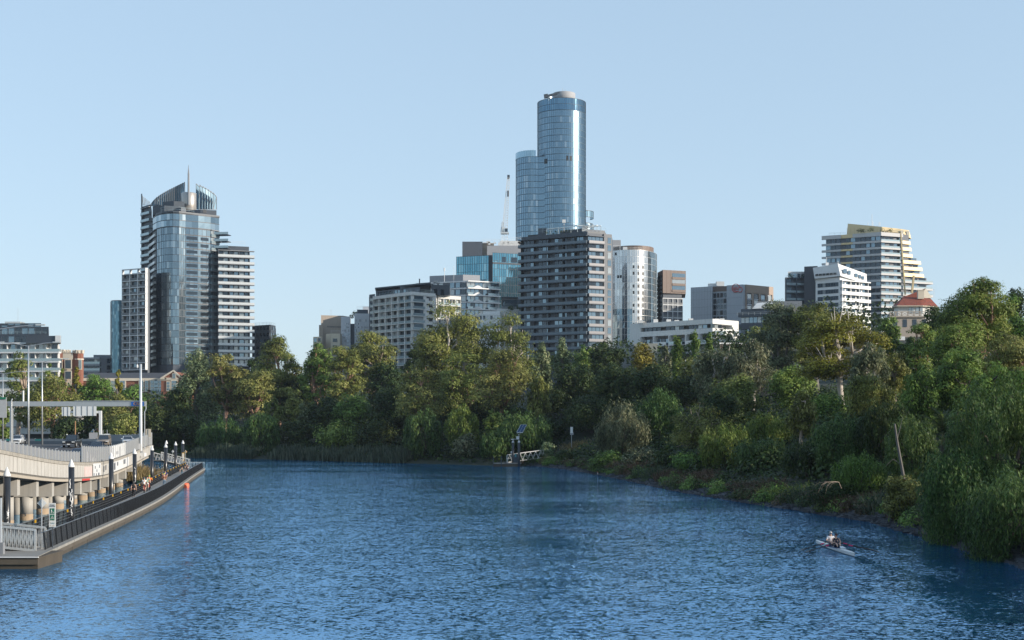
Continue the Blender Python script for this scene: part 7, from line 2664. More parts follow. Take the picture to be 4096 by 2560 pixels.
def dock_extras():
    dz = 85.2
    truss('gangway', 'silver truss gangway landing on the near end of the walkway', (X(-60, dz), dz, Zv(541, dz)), (X(35.3, dz), dz, Zv(550.6, dz)), 1.28, 1.8, (0, 1, 0), alu, 24)
    truss('gangway', 'far truss gangway sloping from the viaduct end down to the walkway', (X(152.5, 226), 226, 2.75), (X(182, 250.5), 250.5, .95), 1.25, 1.8, (.6, .8, 0), alu, 10)
    o = thing('steel_post', (X(.7, 83.2), 83.2, .7), 'thin steel post at the left edge of the landing', 'post')
    MB().tube([(X(.7, 83.2), 83.2, .7), (X(.7, 83.2), 83.2, Zv(498, 83.2))], .09, 8).build('shaft', steel, o)
    MB().box((X(1.2, 83.1), 83.1, .95), (.34, .34, .9)).build('bracket', grey, o)

    def diamond(u, d, vc, half, label, face, vb, back=True, arrow=False):
        x, z = X(u, d), Zv(vc, d)
        o = thing('path_sign', (x, d, .7), label, 'sign')
        MB().tube([(x, d - .06, .7), (x, d - .06, z + half * 1.1)], .035, 7).build('post', steel, o)
        pl = MB().prism([(0, 0)] * 3, 0, 0) if False else MB()
        v = [(x - half, z), (x, z - half), (x + half, z), (x, z + half)]
        pl.add([(p[0], d - .02, p[1]) for p in v] + [(p[0], d + .0, p[1]) for p in v], [(0, 1, 2, 3), (7, 6, 5, 4), (0, 4, 5, 1), (1, 5, 6, 2), (2, 6, 7, 3), (3, 7, 4, 0)])
        p = pl.build('plate', face, o)
        if arrow:
            mb = MB()
            mb.bar((x + half * .25, d - .035, z - half * .5), (x + half * .2, d - .035, z), half * .2, .01, up=(0, 1, 0))
            mb.bar((x + half * .2, d - .035, z), (x - half * .25, d - .035, z + half * .15), half * .2, .01, up=(0, 1, 0))
            mb.add([(x - half * .5, d - .035, z + half * .2), (x - half * .15, d - .035, z - half * .15), (x - half * .05, d - .035, z + half * .45)], [(0, 1, 2)])
            mb.build('arrow', black, p)
        return o
    diamond(42, 86.4, 503.2, .30, 'grey back of a diamond sign on a post at the near walkway corner', white_sign, 0)
    diamond(172.8, 243, 451.4, .27, 'grey back of a diamond sign near the far gangway', white_sign, 0)
    diamond(185.6, 247, 451.8, .30, 'yellow diamond sign with a left turning arrow at the far walkway end', mat('amber_sign_face', (.75, .48, .20), .5), 0, arrow=True)
    # shared pathway sign
    d = 87.5
    x = X(52.3, d)
    zb, zt = Zv(527, d), Zv(503, d)
    o = thing('pathway_sign', (x, d, .7), 'tall white shared pathway sign with two green walking and cycling panels', 'sign')
    MB().box((x, d, (zb + zt) / 2), (.42, .04, zt - zb)).build('plate', white_sign, o)
    MB().tube([(x, d + .05, .7), (x, d + .05, zt - .1)], .035).build('post', dark, o)
    for k, t in enumerate(('SHARED', 'PATHWAY')):
        text_mesh(t, .085, .004, dark, 'lettering', o, Vector((x, d - .026, zt - .13 - .085 * k)) - OFF[o.name], (math.radians(90), 0, 0))
    text_mesh('PARKS', .09, .004, mat('teal_lettering', (.1, .25, .25), .5), 'lettering', o, Vector((x + .02, d - .026, zb + .24)) - OFF[o.name], (math.radians(90), 0, 0))
    for k, zc in enumerate((zt - .52, zt - .92)):
        pn = MB().box((x, d - .024, zc), (.29, .012, .36)).build('symbol_panel', green_sign, o)
        mb = MB()
        y = d - .034
        if k == 0:      # walker with a dog
            mb.tube([(x - .05, y, zc + .09), (x - .05, y, zc - .02)], .022, 6).lathe((x - .05, y, zc + .125), [(.0, -.02), (.022, 0), (.0, .02)], 8)
            mb.bar((x - .05, y, zc - .02), (x - .085, y, zc - .14), .02, .012, up=(0, 1, 0)).bar((x - .05, y, zc - .02), (x - .01, y, zc - .14), .02, .012, up=(0, 1, 0))
            mb.bar((x - .05, y, zc + .07), (x + .0, y, zc + .0), .014, .012, up=(0, 1, 0)).bar((x, y, zc), (x + .07, y, zc - .05), .006, .01, up=(0, 1, 0))
            mb.bar((x + .05, y, zc - .08), (x + .11, y, zc - .08), .025, .012, up=(0, 1, 0)).bar((x + .055, y, zc - .08), (x + .05, y, zc - .14), .01, .01, up=(0, 1, 0)).bar((x + .1, y, zc - .08), (x + .105, y, zc - .14), .01, .01, up=(0, 1, 0))
        else:           # bicycle
            for sx in (-.06, .06): mb.tube([(x + sx + .042 * math.cos(t), y, zc - .06 + .042 * math.sin(t)) for t in np.linspace(0, 6.28, 14)], .006, 4)
            mb.bar((x - .06, y, zc - .06), (x - .02, y, zc + .02), .01, .01, up=(0, 1, 0)).bar((x - .02, y, zc + .02), (x + .045, y, zc + .02), .01, .01, up=(0, 1, 0)).bar((x + .045, y, zc + .03), (x + .06, y, zc - .06), .01, .01, up=(0, 1, 0)).bar((x - .02, y, zc + .02), (x, y, zc - .06), .01, .01, up=(0, 1, 0))
            mb.tube([(x - .02, y, zc + .03), (x + .02, y, zc + .1)], .018, 6)
        mb.build('symbol', white, pn)
    mb = MB()
    for k, (dx, dz_) in enumerate(((-.14, .42), (.08, .42), (-.1, .1), (.02, .08), (.12, .1), (-.13, .3))): mb.box((x + dx, d - .026, zb + dz_), (.06, .006, .05))
    mb.build('sticker', cream, o)
    # yellow panel sign at the far pile
    d = 246
    x = X(183.2, d)
    o = thing('warning_panel', (x, d, .7), 'tall narrow white panel with yellow border and dots before the farthest pile', 'sign')
    zb, zt = Zv(461, d), Zv(452.7, d)
    MB().box((x, d, (zb + zt) / 2), (.42, .04, zt - zb)).build('plate', white_sign, o)
    mb = MB()
    mb.box((x, d - .025, zt - .05), (.42, .01, .1)).box((x, d - .025, zb + .05), (.42, .01, .1)).box((x - .2, d - .024, (zb + zt) / 2), (.03, .01, zt - zb)).box((x + .2, d - .024, (zb + zt) / 2), (.03, .01, zt - zb))
    for k in range(6): mb.lathe((x, d - .02, zt - .2 - k * .215), [(.0, -.06), (.06, 0), (.0, .06)], 8)
    mb.build('border', yellow, o)
    MB().tube([(x, d + .05, .7), (x, d + .05, zt)], .04).build('post', steel, o)
    # orange buoy
    d = 187
    x = X(183.6, d) + .3
    o = thing('mooring_buoy', (x, d, 0), 'orange drum shaped buoy floating against the walkway edge', 'buoy')
    MB().lathe((x, d, 0), [(.25, -.3), (.46, -.15), (.48, .35), (.40, .55), (.2, .62)], 16).build('float', orange, o, True)
    MB().tube([(x + .2 * math.cos(t), d - .46, .12 + .2 * math.sin(t)) for t in np.linspace(0, 6.2, 12)], .05, 6).build('ring', black, o)
    o = thing('mooring_rope', (X(181.5, 190) - .2, 190, .7), 'frayed pale rope end tied to the railing above the orange buoy', 'rope')
    MB().tube([(X(181.5, 190) - .2, 190, 1.9), (X(181.5, 190), 189.8, 1.4), (X(182, 189.6) + .1, 189.6, .8), (x - .1, d + .5, .5)], .03, 5).build('cord', mat('hemp_rope', (.55, .45, .25), .9), o)


# ---------------------------------------------------------------- jetty on the right bank
def jetty():
    d = 281
    x0, x1 = X(493, d), X(521.4, d)
    o = thing('jetty_pontoon', ((x0 + x1) / 2, d, 0), 'small floating timber jetty below the pepper tree', 'jetty')
    MB().box(((x0 + x1) / 2, d + 1.4, .62), (x1 - x0, 3.2, .16)).build('deck', MATS['grey_deck_boards'], o)
    MB().box(((x0 + x1) / 2, d + 1.4, .15), (x1 - x0 - .1, 3.0, .78)).build('float', MATS['weathered_timber'], o)
    for u in (493.2, 501.3, 506): MB().box((X(u, d), d - .25, .8), (.16, .2, 2.6 if u < 505 else .4)).build('fender_post', dark, o)
    for u, dd, vb, lab in ((513, 283.5, 442.6, 'left of the two black jetty piles with a white cap'), (519, 280.6, 442.6, 'right of the two black jetty piles, under the solar panel')):
        q = thing('marine_pile', (X(u, dd), dd, -1.5), lab, 'pile', 'piles at the jetty')
        zc = Zv(vb, dd)
        MB().lathe((X(u, dd), dd, 0), [(.25, -1.5), (.25, zc)], 16).build('shaft', MATS['black_pile_sleeve'], q, True)
        MB().lathe((X(u, dd), dd, 0), [(.26, zc), (.26, zc + .12), (.13, zc + .42), (.02, zc + .45)], 16).build('cap', white, q)
    q = thing('solar_collector', (X(519, 280.6), 280.6, Zv(440.5, 280.6)), 'tilted solar panel with a control box on top of the right jetty pile', 'solar panel')
    x, z = X(519, 280.6), Zv(441, 280.6)
    MB().tube([(x, 280.6, z - .1), (x, 280.6, z + 1.35)], .06).tube([(x - .4, 280.6, z + 1.9), (x - .3, 280.6, z + 1.45), (x, 280.6, z + 1.3), (x + .4, 280.6, z + 1.6)], .035).build('bracket', steel, q)
    MB().box((x - .25, 280.5, z + .65), (.6, .35, .62)).build('control_box', white, q)
    a = [Vector((x - .45, 280.3, z + 1.75)), Vector((x + .75, 280.1, z + 1.75)), Vector((x + 1.55, 280.9, z + 3.3)), Vector((x + .4, 281.1, z + 3.3))]
    n = (a[1] - a[0]).cross(a[3] - a[0]).normalized() * .05
    MB().add([p - n for p in a] + [p + n for p in a], [(0, 1, 2, 3), (7, 6, 5, 4), (0, 4, 5, 1), (1, 5, 6, 2), (2, 6, 7, 3), (3, 7, 4, 0)]).build('cell_panel', mat('solar_cells', (.05, .09, .16), .15, .5), q)
    mb = MB()
    for i, j in ((0, 1), (1, 2), (2, 3), (3, 0)): mb.bar(a[i], a[j], .07, .12)
    mb.bar(a[0].lerp(a[1], .5), a[3].lerp(a[2], .5), .05, .12)
    mb.build('frame', alu, q)
    q = thing('jetty_light', (X(512.5, 282), 282, Zv(441.5, 282)), 'small lamp arm bridging the two jetty pile caps', 'lamp')
    MB().tube([(X(513, 283.4), 283.4, Zv(439.3, 283)), (X(519, 280.6), 280.6, Zv(438.9, 281))], .05).build('arm', steel, q)
    MB().box((X(512.6, 283.5), 283.3, Zv(439.3, 283)), (.7, .3, .16)).build('lamp_head', alu, q)
    q = thing('jetty_sensor', (X(511.2, 282), 282, .7), 'short post with a white cylinder head beside the left jetty pile', 'sensor')
    MB().tube([(X(511.2, 282), 282, .7), (X(511.2, 282), 282, Zv(452.6, 282))], .04).build('post', steel, q)
    MB().tube([(X(510.6, 282), 281.9, Zv(452.2, 282)), (X(512, 282), 281.9, Zv(452.2, 282))], .14, 8).build('head', white, q)
    q = thing('life_ring_post', (X(515.6, 281.5), 281.5, .7), 'post with a small teal notice and dark bracket on the jetty', 'post')
    MB().box((X(515.6, 281.5), 281.5, 1.6), (.9, .3, 1.7)).build('bracket', dark, q)
    MB().box((X(515.6, 281.5), 281.3, Zv(455.4, 281)), (.34, .06, .7)).build('notice', mat('teal_notice', (.1, .3, .32), .5), q)
    truss('gangway', 'grey truss gangway from the bank down to the small jetty', (X(507, 284), 284, .75), (X(543.5, 287), 287, 1.75), 1.55, 1.5, (0, 1, 0), alu, 7)
    d = 292
    g = G(X(571.6, d), d)
    q = thing('bank_sign', (X(571.6, d), d, g), 'narrow white notice on a post on the grassy slope right of the jetty', 'sign')
    MB().tube([(X(571.6, d), d, g), (X(571.6, d), d, Zv(430.5, d))], .06).build('post', steel, q)
    MB().box((X(571.6, d), d - .08, Zv(430, d)), (.55, .05, 1.3)).build('plate', white_sign, q)
    MB().box((X(571.8, d), d - .07, Zv(433.6, d)), (.75, .05, .55)).build('lower_plate', midgrey, q)
    # channel marker at the bank corner
    d = 234
    q = thing('channel_marker', (X(600, d) - .4, d, 0), 'tiny white marker post at the bank corner', 'marker')
    MB().tube([(X(600, d) - .4, d, -.5), (X(600, d) - .4, d, .4)], .06).build('shaft', white, q)
    MB().lathe((X(600, d) - .4, d, .4), [(.07, 0), (.07, .05), (.02, .15)], 8).build('cap', orange, q)
# ---------------------------------------------------------------- people
def skin_mesh(name, J, E, R, m, parent, root=0, sub=1):
    me = bpy.data.meshes.new(name)
    me.from_pydata([tuple(p) for p in J], E, [])
    o = link(name, me, parent)
    md = o.modifiers.new('skin', 'SKIN')
    me.skin_vertices.new() if not me.skin_vertices else None
    for i, r in enumerate(R):
        v = me.skin_vertices[0].data[i]
        v.radius = (r, r) if not isinstance(r, tuple) else r
        v.use_root = (i == root)
    md.use_smooth_shade = True
    s = o.modifiers.new('smooth', 'SUBSURF')
    s.levels = s.render_levels = sub
    me.materials.append(m)
    return o


def person(loc, rz, pose, label, top, legs, hair, shoes=None, long_sleeve=True, long_legs=True, helmet=None, long_hair=False, h=1.75, glasses=None, pack=None, skirt=False, cap=None):
    """A figure standing in its own space, facing local -Y; pose gives the joints."""
    k = h / 1.75
    r = thing('person', loc, label, 'person', rz=rz)
    V = lambda *p: Vector(p) * k
    J = {n: V(*p) for n, p in pose.items()}
    pel, chest, neck, head = J['pelvis'], J['chest'], J['neck'], J['head']
    pts, edges, rad, idx = [], [], [], {}

    def add(n, p, rr, par=None):
        idx[n] = len(pts)
        pts.append(p)
        rad.append(rr * k if not isinstance(rr, tuple) else tuple(q * k for q in rr))
        if par: edges.append((idx[par], idx[n]))
    add('pelvis', pel, (.15, .11))
    add('waist', pel.lerp(chest, .45), (.135, .10), 'pelvis')
    add('chest', chest, (.16, .11), 'waist')
    add('neck', neck, .058, 'chest')
    add('jaw', neck.lerp(head, .45) + J['face'] * .02, .075, 'neck')
    add('head', head, (.078, .095), 'jaw')
    add('crown', head + (head - neck).normalized() * .09 * k, .06, 'head')
    add('nose', head - (head - neck) * .12 + J['face'] * .105 * k, .014, 'head')
    for s in ('l', 'r'):
        add('sh' + s, J['sh' + s], .062, 'chest')
        add('el' + s, J['el' + s], .043, 'sh' + s)
        add('wr' + s, J['wr' + s], .030, 'el' + s)
        d = (J['wr' + s] - J['el' + s]).normalized()
        hd = J['hand' + s] if 'hand' + s in J else J['wr' + s] + d * .08 * k
        add('palm' + s, hd, (.036, .02), 'wr' + s)
        side = d.cross(Vector((0, 1, .3))).normalized()
        fwd = (d * .6 + Vector((0, 0, -.5))).normalized()
        for f in range(4):
            o = side * (.027 - .018 * f) * k
            add('f%d%s' % (f, s), hd + o + fwd * .045 * k, .0095, 'palm' + s)
            add('g%d%s' % (f, s), hd + o * 1.05 + (fwd + Vector((0, 0, -.5))).normalized() * (.08 + .012 * (f in (1, 2))) * k, .008, 'f%d%s' % (f, s))
        add('t' + s, hd + side * .045 * k + d * .01 * k, .011, 'palm' + s)
        add('u' + s, hd + side * .06 * k + d * .045 * k, .009, 't' + s)
        add('hip' + s, J['hip' + s], (.088, .088), 'pelvis')
        add('kn' + s, J['kn' + s], .056, 'hip' + s)
        add('calf' + s, J['kn' + s].lerp(J['an' + s], .3), .056, 'kn' + s)
        add('an' + s, J['an' + s], .036, 'calf' + s)
        add('toe' + s, J['toe' + s], .034, 'an' + s)
    skin_mesh('body', pts, edges, rad, skin, r)
    # clothes follow the body
    w = pel.lerp(chest, .45)
    P_ = [w, chest, neck.lerp(chest, .35), pel.lerp(w, .15)]
    R_ = [(.155 * k, .12 * k), (.185 * k, .13 * k), .075 * k, (.165 * k, .125 * k)]
    E_ = [(0, 1), (1, 2), (0, 3)]
    for s in ('l', 'r'):
        P_.append(J['sh' + s]); R_.append(.078 * k); E_.append((1, len(P_) - 1))
        e = J['el' + s] if long_sleeve else J['sh' + s].lerp(J['el' + s], .75)
        if long_sleeve is None: continue
        P_.append(e); R_.append(.058 * k); E_.append((len(P_) - 2, len(P_) - 1))
        if long_sleeve:
            P_.append(J['el' + s].lerp(J['wr' + s], .92)); R_.append(.043 * k); E_.append((len(P_) - 2, len(P_) - 1))
    skin_mesh('top', P_, E_, R_, top, r)
    P_, R_, E_ = [pel + Vector((0, 0, .05 * k)), pel], [(.165 * k, .12 * k), (.17 * k, .13 * k)], [(0, 1)]
    for s in ('l', 'r'):
        P_.append(J['hip' + s]); R_.append(.103 * k); E_.append((1, len(P_) - 1))
        kn = J['kn' + s] if long_legs else J['hip' + s].lerp(J['kn' + s], .85)
        P_.append(kn); R_.append(.072 * k if long_legs else .09 * k); E_.append((len(P_) - 2, len(P_) - 1))
        if long_legs:
            P_.append(J['kn' + s].lerp(J['an' + s], .95)); R_.append(.052 * k); E_.append((len(P_) - 2, len(P_) - 1))
    skin_mesh('trousers' if long_legs else 'shorts', P_, E_, R_, legs, r)
    for s in ('l', 'r'):
        a, t = J['an' + s], J['toe' + s]
        skin_mesh('shoe', [a.lerp(t, -.25) - Vector((0, 0, .015)), a.lerp(t, .5) - Vector((0, 0, .02)), t], [(0, 1), (1, 2)], [.045 * k, .046 * k, .038 * k], shoes or white, r)
    up = (head - neck).normalized()
    m = helmet or cap or hair
    c = head + up * .035 * k - J['face'] * .015 * k
    rr = .118 if helmet else .103
    mb = MB()
    mb.lathe((c.x, c.y, c.z), [(rr * k * math.cos(t), rr * k * 1.0 * math.sin(t)) for t in np.linspace(-.15, 1.5, 7)], 14)
    if cap:
        f = c + J['face'] * .12 * k
        mb.box((f.x, f.y, f.z + .01), (.15 * k, .10 * k, .015), math.atan2(J['face'].y, J['face'].x) + math.pi / 2)
    mb.build('helmet' if helmet else ('cap' if cap else 'hair'), m, r, True, local=True)
    if long_hair or cap or helmet:
        b0 = head - J['face'] * .07 * k
        if long_hair: skin_mesh('hair', [b0 + up * .03, b0 - up * .15 - J['face'] * .03, b0 - up * .38 - J['face'] * .05], [(0, 1), (1, 2)], [.075, .085, .05], hair, r)
    # eyes, mouth and ears
    sd = J['face'].cross(up).normalized()
    mb = MB()
    for q in (-1, 1):
        e = head + J['face'] * .088 * k + sd * .032 * q * k + up * .0
        mb.box(tuple(e), (.018, .018, .012))
    e = head + J['face'] * .082 * k - up * .075 * k
    mb.box(tuple(e), (.045 * k, .02, .012))
    mb.build('face_features', mat('face_feature_brown', (.12, .05, .04), .6), r, local=True)  # dark red brown for the eyes and mouth
    if glasses:
        e = head + J['face'] * .10 * k + up * .005
        MB().box(tuple(e), (.15 * k, .03, .045)).build('sunglasses', glasses, r, local=True)
    if pack:
        e = chest - J['face'] * .2 * k - Vector((0, 0, .1))
        MB().box(tuple(e), (.30, .18, .46)).build('backpack', pack, r, local=True)
    return r


def walk(s=1, arm=.0):
    return {'pelvis': (0, 0, .95), 'chest': (0, .0, 1.32), 'neck': (0, .0, 1.50), 'head': (0, -.02, 1.64), 'face': (0, -1, 0),
            'shl': (.19, 0, 1.42), 'shr': (-.19, 0, 1.42), 'ell': (.25, .09 * s, 1.15), 'elr': (-.25, -.02 * s, 1.14), 'wrl': (.27, .10 * s - arm, .93), 'wrr': (-.27, -.14 * s - arm, .93),
            'hipl': (.09, 0, .92), 'hipr': (-.09, 0, .92), 'knl': (.10, -.17 * s, .52), 'knr': (-.10, .06 * s, .50), 'anl': (.10, -.22 * s, .10), 'anr': (-.10, .32 * s, .14),
            'toel': (.11, -.38 * s if s > 0 else -.22 * s - .17, .05), 'toer': (-.11, .32 * s - .16, .05)}


def ride(lean=.28, s=1):
    return {'pelvis': (0, .18, 1.0), 'chest': (0, .18 - lean, 1.34), 'neck': (0, .12 - lean, 1.50), 'head': (0, .07 - lean, 1.64), 'face': (0, -1, 0),
            'shl': (.19, .15 - lean, 1.43), 'shr': (-.19, .15 - lean, 1.43), 'ell': (.29, -.12 - lean, 1.22), 'elr': (-.29, -.12 - lean, 1.22), 'wrl': (.27, -.32 - lean * .6, 1.10), 'wrr': (-.27, -.32 - lean * .6, 1.10),
            'hipl': (.09, .17, .96), 'hipr': (-.09, .17, .96), 'knl': (.11, -.20 - .06 * s, .72 + .10 * s), 'knr': (-.11, -.18 + .06 * s, .70 - .08 * s), 'anl': (.11, -.02, .36 + .14 * s), 'anr': (-.11, .02, .30 - .12 * s),
            'toel': (.11, -.17, .32 + .14 * s), 'toer': (-.11, -.13, .26 - .12 * s)}


def bicycle(loc, rz, label, col):
    r = thing('bicycle', loc, label, 'bicycle', rz=rz)
    for y in (-.52, .52):
        t = MB().tube([(0, y + .33 * math.cos(a), .34 + .33 * math.sin(a)) for a in np.linspace(0, 2 * math.pi, 25)], .02, 6, cap=False)
        w = t.build('wheel', rubber, r, local=True)
        mb = MB()
        for k in range(8): mb.bar((0, y, .34), (0, y + .32 * math.cos(k * .785), .34 + .32 * math.sin(k * .785)), .006, .006)
        mb.build('spokes', steel, w, local=True)
    mb = MB()
    for a, b in (((0, .52, .34), (0, .20, .86)), ((0, .52, .34), (0, .05, .32)), ((0, .05, .32), (0, .22, .92)), ((0, .05, .32), (0, -.34, .78)), ((0, .2, .84), (0, -.32, .86)), ((0, -.52, .34), (0, -.36, .95))):
        mb.tube([a, b], .017, 6)
    mb.build('frame', col, r, local=True)
    MB().tube([(-.29, -.42, 1.05), (-.2, -.37, 1.0), (.2, -.37, 1.0), (.29, -.42, 1.05)], .014, 6).build('handlebar', black, r, local=True)
    MB().box((0, .24, .94), (.14, .26, .05)).build('saddle', black, r, local=True)
    MB().tube([(-.10, .0, .30), (.10, .0, .30)], .012, 5).box((.12, -.08, .36), (.09, .08, .02)).box((-.12, .10, .24), (.09, .08, .02)).build('pedals', black, r, local=True)
    return r


def people():
    cl = lambda n, c: mat('cloth_' + n, c, .85, var=.12, scale=6)
    dir_away = math.atan2(27, 166)            # along the walkway
    away, toward = math.pi + dir_away * 1.2, dir_away * 1.2
    z = .71
    person((X(133.7, 147.5), 147.5, z), away, walk(1), 'woman in black seen from behind walking along the floating walkway', cl('black', (.02, .02, .024)), cl('black', (0, 0, 0)), mat('hair_black', (.015, .012, .01), .5), long_sleeve=None, long_hair=True, cap=cl('greycap', (.12, .13, .13)), shoes=black, h=1.70)
    for u, d, lab, tp, lg, he, ls, ll, bl, bc, s in (
            (144.2, 157.7, 'cyclist in a white t-shirt and dark shorts seen from behind', cl('white', (.72, .72, .70)), cl('navy', (.025, .028, .045)), cl('bluehelmet', (.08, .12, .18)), False, False, 'bicycle under the cyclist in the white t-shirt', red, 1),
            (147.2, 161.5, 'cyclist in a teal top and white shorts beside the white t-shirt', cl('teal', (.03, .26, .20)), cl('white', (0, 0, 0)), cl('darkhelmet', (.03, .03, .035)), False, False, 'bicycle under the cyclist in teal', black, -1),
            (149.3, 164.5, 'cyclist in a bright orange jacket seen from behind', cl('orange', (.85, .20, .03)), cl('black', (0, 0, 0)), cl('limehelmet', (.35, .55, .10)), True, True, 'bicycle under the orange jacket', red, 1)):
        bicycle((X(u, d), d, z), away, bl, bc)
        person((X(u, d), d, z), away, ride(.2, s), lab, tp, lg, BARK['dark'], long_sleeve=ls, long_legs=ll, helmet=he)
    pz = walk(1)
    pz['wrl'], pz['wrr'], pz['ell'], pz['elr'] = (.06, -.26, 1.10), (-.06, -.26, 1.10), (.29, -.02, 1.14), (-.29, -.02, 1.14)
    person((X(164.2, 172), 172, z), toward, pz, 'person in a brown jacket and yellow cap walking this way with hands together', cl('brown', (.27, .12, .07)), cl('jeans', (.22, .32, .42)), BARK['dark'], cap=cl('limecap', (.45, .6, .05)))
    d = 182
    bicycle((X(165.3, d), d, z), toward, 'bicycle under the cyclist in the blue shirt', black)
    person((X(165.3, d), d, z), toward, ride(.16), 'cyclist in a blue t-shirt behind the brown jacket', cl('blue', (.05, .09, .26)), cl('navy', (0, 0, 0)), BARK['dark'], long_sleeve=False, long_legs=False, helmet=cl('darkhelmet', (0, 0, 0)), pack=None)
    d = 200
    bicycle((X(182, d), d, z), toward, 'bicycle under the cyclist in the grey green t-shirt', black)
    person((X(182, d), d, z), toward, ride(.30), 'cyclist in a grey green t-shirt and light jeans riding this way', cl('greygreen', (.16, .22, .22)), cl('lightjeans', (.35, .47, .55)), mat('hair_brown', (.05, .03, .02), .6), long_sleeve=False)
    d = 216
    bicycle((X(186.8, d), d, z), toward, 'bicycle under the cyclist in dark clothes', black)
    person((X(186.8, d), d, z), toward, ride(.12, -1), 'cyclist in dark clothes near the far end, one hand raised', cl('black', (0, 0, 0)), cl('navy', (0, 0, 0)), BARK['dark'], long_sleeve=False, long_legs=False, helmet=cl('bluehelmet', (0, 0, 0)))
    # rowers in a double scull
    bow, stern = Vector((21.86, 98.5, .12)), Vector((22.1, 88.9, .12))
    ax = (stern - bow).normalized()
    rz = math.atan2(ax.y, ax.x) + math.pi / 2           # local -Y points to the stern
    o = thing('rowing_boat', tuple(bow.lerp(stern, .5) * 1 - Vector((0, 0, .12))), 'slim white double scull with two rowers on the shaded water', 'rowing boat', rz=rz)
    L = 9.9
    vs, fs = [], []
    n = 25
    for i in range(n):
        t = i / (n - 1)
        y = (t - .5) * L
        w = .24 * (math.sin(math.pi * min(1, max(0, t * .96 + .02))) ** .65) + .012
        if t < .5: w = .24 * (math.sin(math.pi * t) ** .55 if t > 0 else 0) + .012
        zz = .20 + .05 * abs(t - .5) * 2
        vs += [(-w, y, zz), (-w * .85, y, .04), (0, y, -.06 + .08 * abs(t - .5) * 2), (w * .85, y, .04), (w, y, zz), (0, y, zz + .03)]
    for i in range(n - 1):
        a, b = i * 6, (i + 1) * 6
        for k in range(6):
            k2 = (k + 1) % 6
            if k in (4, 5) and .32 < (i + .5) / (n - 1) < .68: continue
            fs.append((a + k, a + k2, b + k2, b + k))
    fs += [tuple(range(6)), tuple(range((n - 1) * 6 + 5, (n - 1) * 6 - 1, -1))]
    MB().add(vs, fs).build('hull', mat('scull_hull', (.72, .72, .70), .3, var=.04), o, local=True)
    mb = MB().box((0, -1.35 * 1.0, .13), (.40, .06, .10))
    for y in (-.55, .85): mb.box((0, y, .20), (.34, .26, .05))
    mb.box((0, .1, .05), (.36, 3.3, .03))
    mb.build('seat_deck', mat('scull_deck', (.30, .32, .34), .5), o, local=True)
    MB().add([(-.2, -2.3, .30), (.2, -2.3, .30), (.1, -1.75, .40), (-.1, -1.75, .40)], [(0, 1, 2, 3)]).build('canvas_cover', white, o, local=True)
    navy = mat('rigger_blue', (.02, .06, .16), .35, .4)
    for y in (-1.15, .25):
        mb = MB()
        for s in (-1, 1):
            mb.tube([(s * .24, y + .3, .24), (s * .80, y, .34)], .022, 6).tube([(s * .24, y - .25, .24), (s * .80, y, .34)], .022, 6).tube([(s * .80, y, .30), (s * .80, y, .46)], .02, 6)
        mb.tube([(-.25, y + .3, .24), (.25, y + .3, .24)], .022, 6).tube([(-.25, y - .25, .24), (.25, y - .25, .24)], .022, 6)
        mb.build('rigger', navy, o, local=True)
    M = Matrix.Translation(o.location) @ Matrix.Rotation(rz, 4, 'Z')
    pink = mat('oar_sleeve', (.72, .03, .14), .4)

    def row_pose(y, hx):
        return {'pelvis': (0, .12, .14), 'chest': (0, .22, .52), 'neck': (0, .20, .70), 'head': (0, .17, .85), 'face': (0, -1, 0), 'shl': (.19, .2, .62), 'shr': (-.19, .2, .62),
                'ell': (.30, .10, .38), 'elr': (-.30, .10, .38), 'wrl': (.17 + hx, -.13, .36), 'wrr': (-.17 - hx, -.13, .36), 'handl': (.12 + hx, -.19, .36), 'handr': (-.12 - hx, -.19, .36),
                'hipl': (.09, .08, .14), 'hipr': (-.09, .08, .14), 'knl': (.11, -.38, .34), 'knr': (-.11, -.38, .34), 'anl': (.09, -.72, .12), 'anr': (-.09, -.72, .12), 'toel': (.09, -.80, .26), 'toer': (-.09, -.80, .26)}
    for y, lab, tp, lg, hr, kw in ((-.55, 'rower in a navy singlet with a dark cap and red sunglasses', cl('singlet', (.015, .02, .04)), cl('singlet', (0, 0, 0)), BARK['dark'], dict(long_sleeve=None, cap=black, glasses=mat('red_lens', (.5, .02, .02), .1, .5))),
                                   (.85, 'grey haired rower in a white t-shirt with blue sunglasses', cl('whitetee', (.62, .63, .66)), cl('bluegrey', (.10, .13, .2)), mat('hair_grey', (.42, .41, .39), .7), dict(long_sleeve=False, glasses=mat('blue_lens', (.03, .12, .3), .1, .5)))):
        q = M @ Vector((0, y, .16))
        person(tuple(q), rz, row_pose(0, 0), lab, tp, lg, hr, h=1.8, long_legs=False, shoes=black, **kw)
        for s, sweep, lab2 in ((-1, .02, 'left'), (1, .10, 'right')):
            h0 = Vector((s * .11, y - .20, .52))
            pin = Vector((s * .80, y - .6 + .0, .44))
            d = (pin - h0).normalized()
            tip = h0 + d * 2.75
            tip.z = .05
            oar = thing('oar', tuple(M @ h0), 'black sculling oar with a pink sleeve, ' + ('front rower' if y < 0 else 'back rower') + ', ' + ('river side' if (s > 0) else 'bank side'), 'oar')
            A, T, Pn = (M @ h0), (M @ tip), (M @ pin)
            MB().tube([A, A.lerp(T, .88)], [.028, .034], 7).build('shaft', black, oar)
            MB().tube([A.lerp(T, .24), A.lerp(T, .34)], .042, 7).build('sleeve', pink, oar)
            MB().bar(A.lerp(T, .86), T, .22, .03).build('blade', black, oar)
    return o


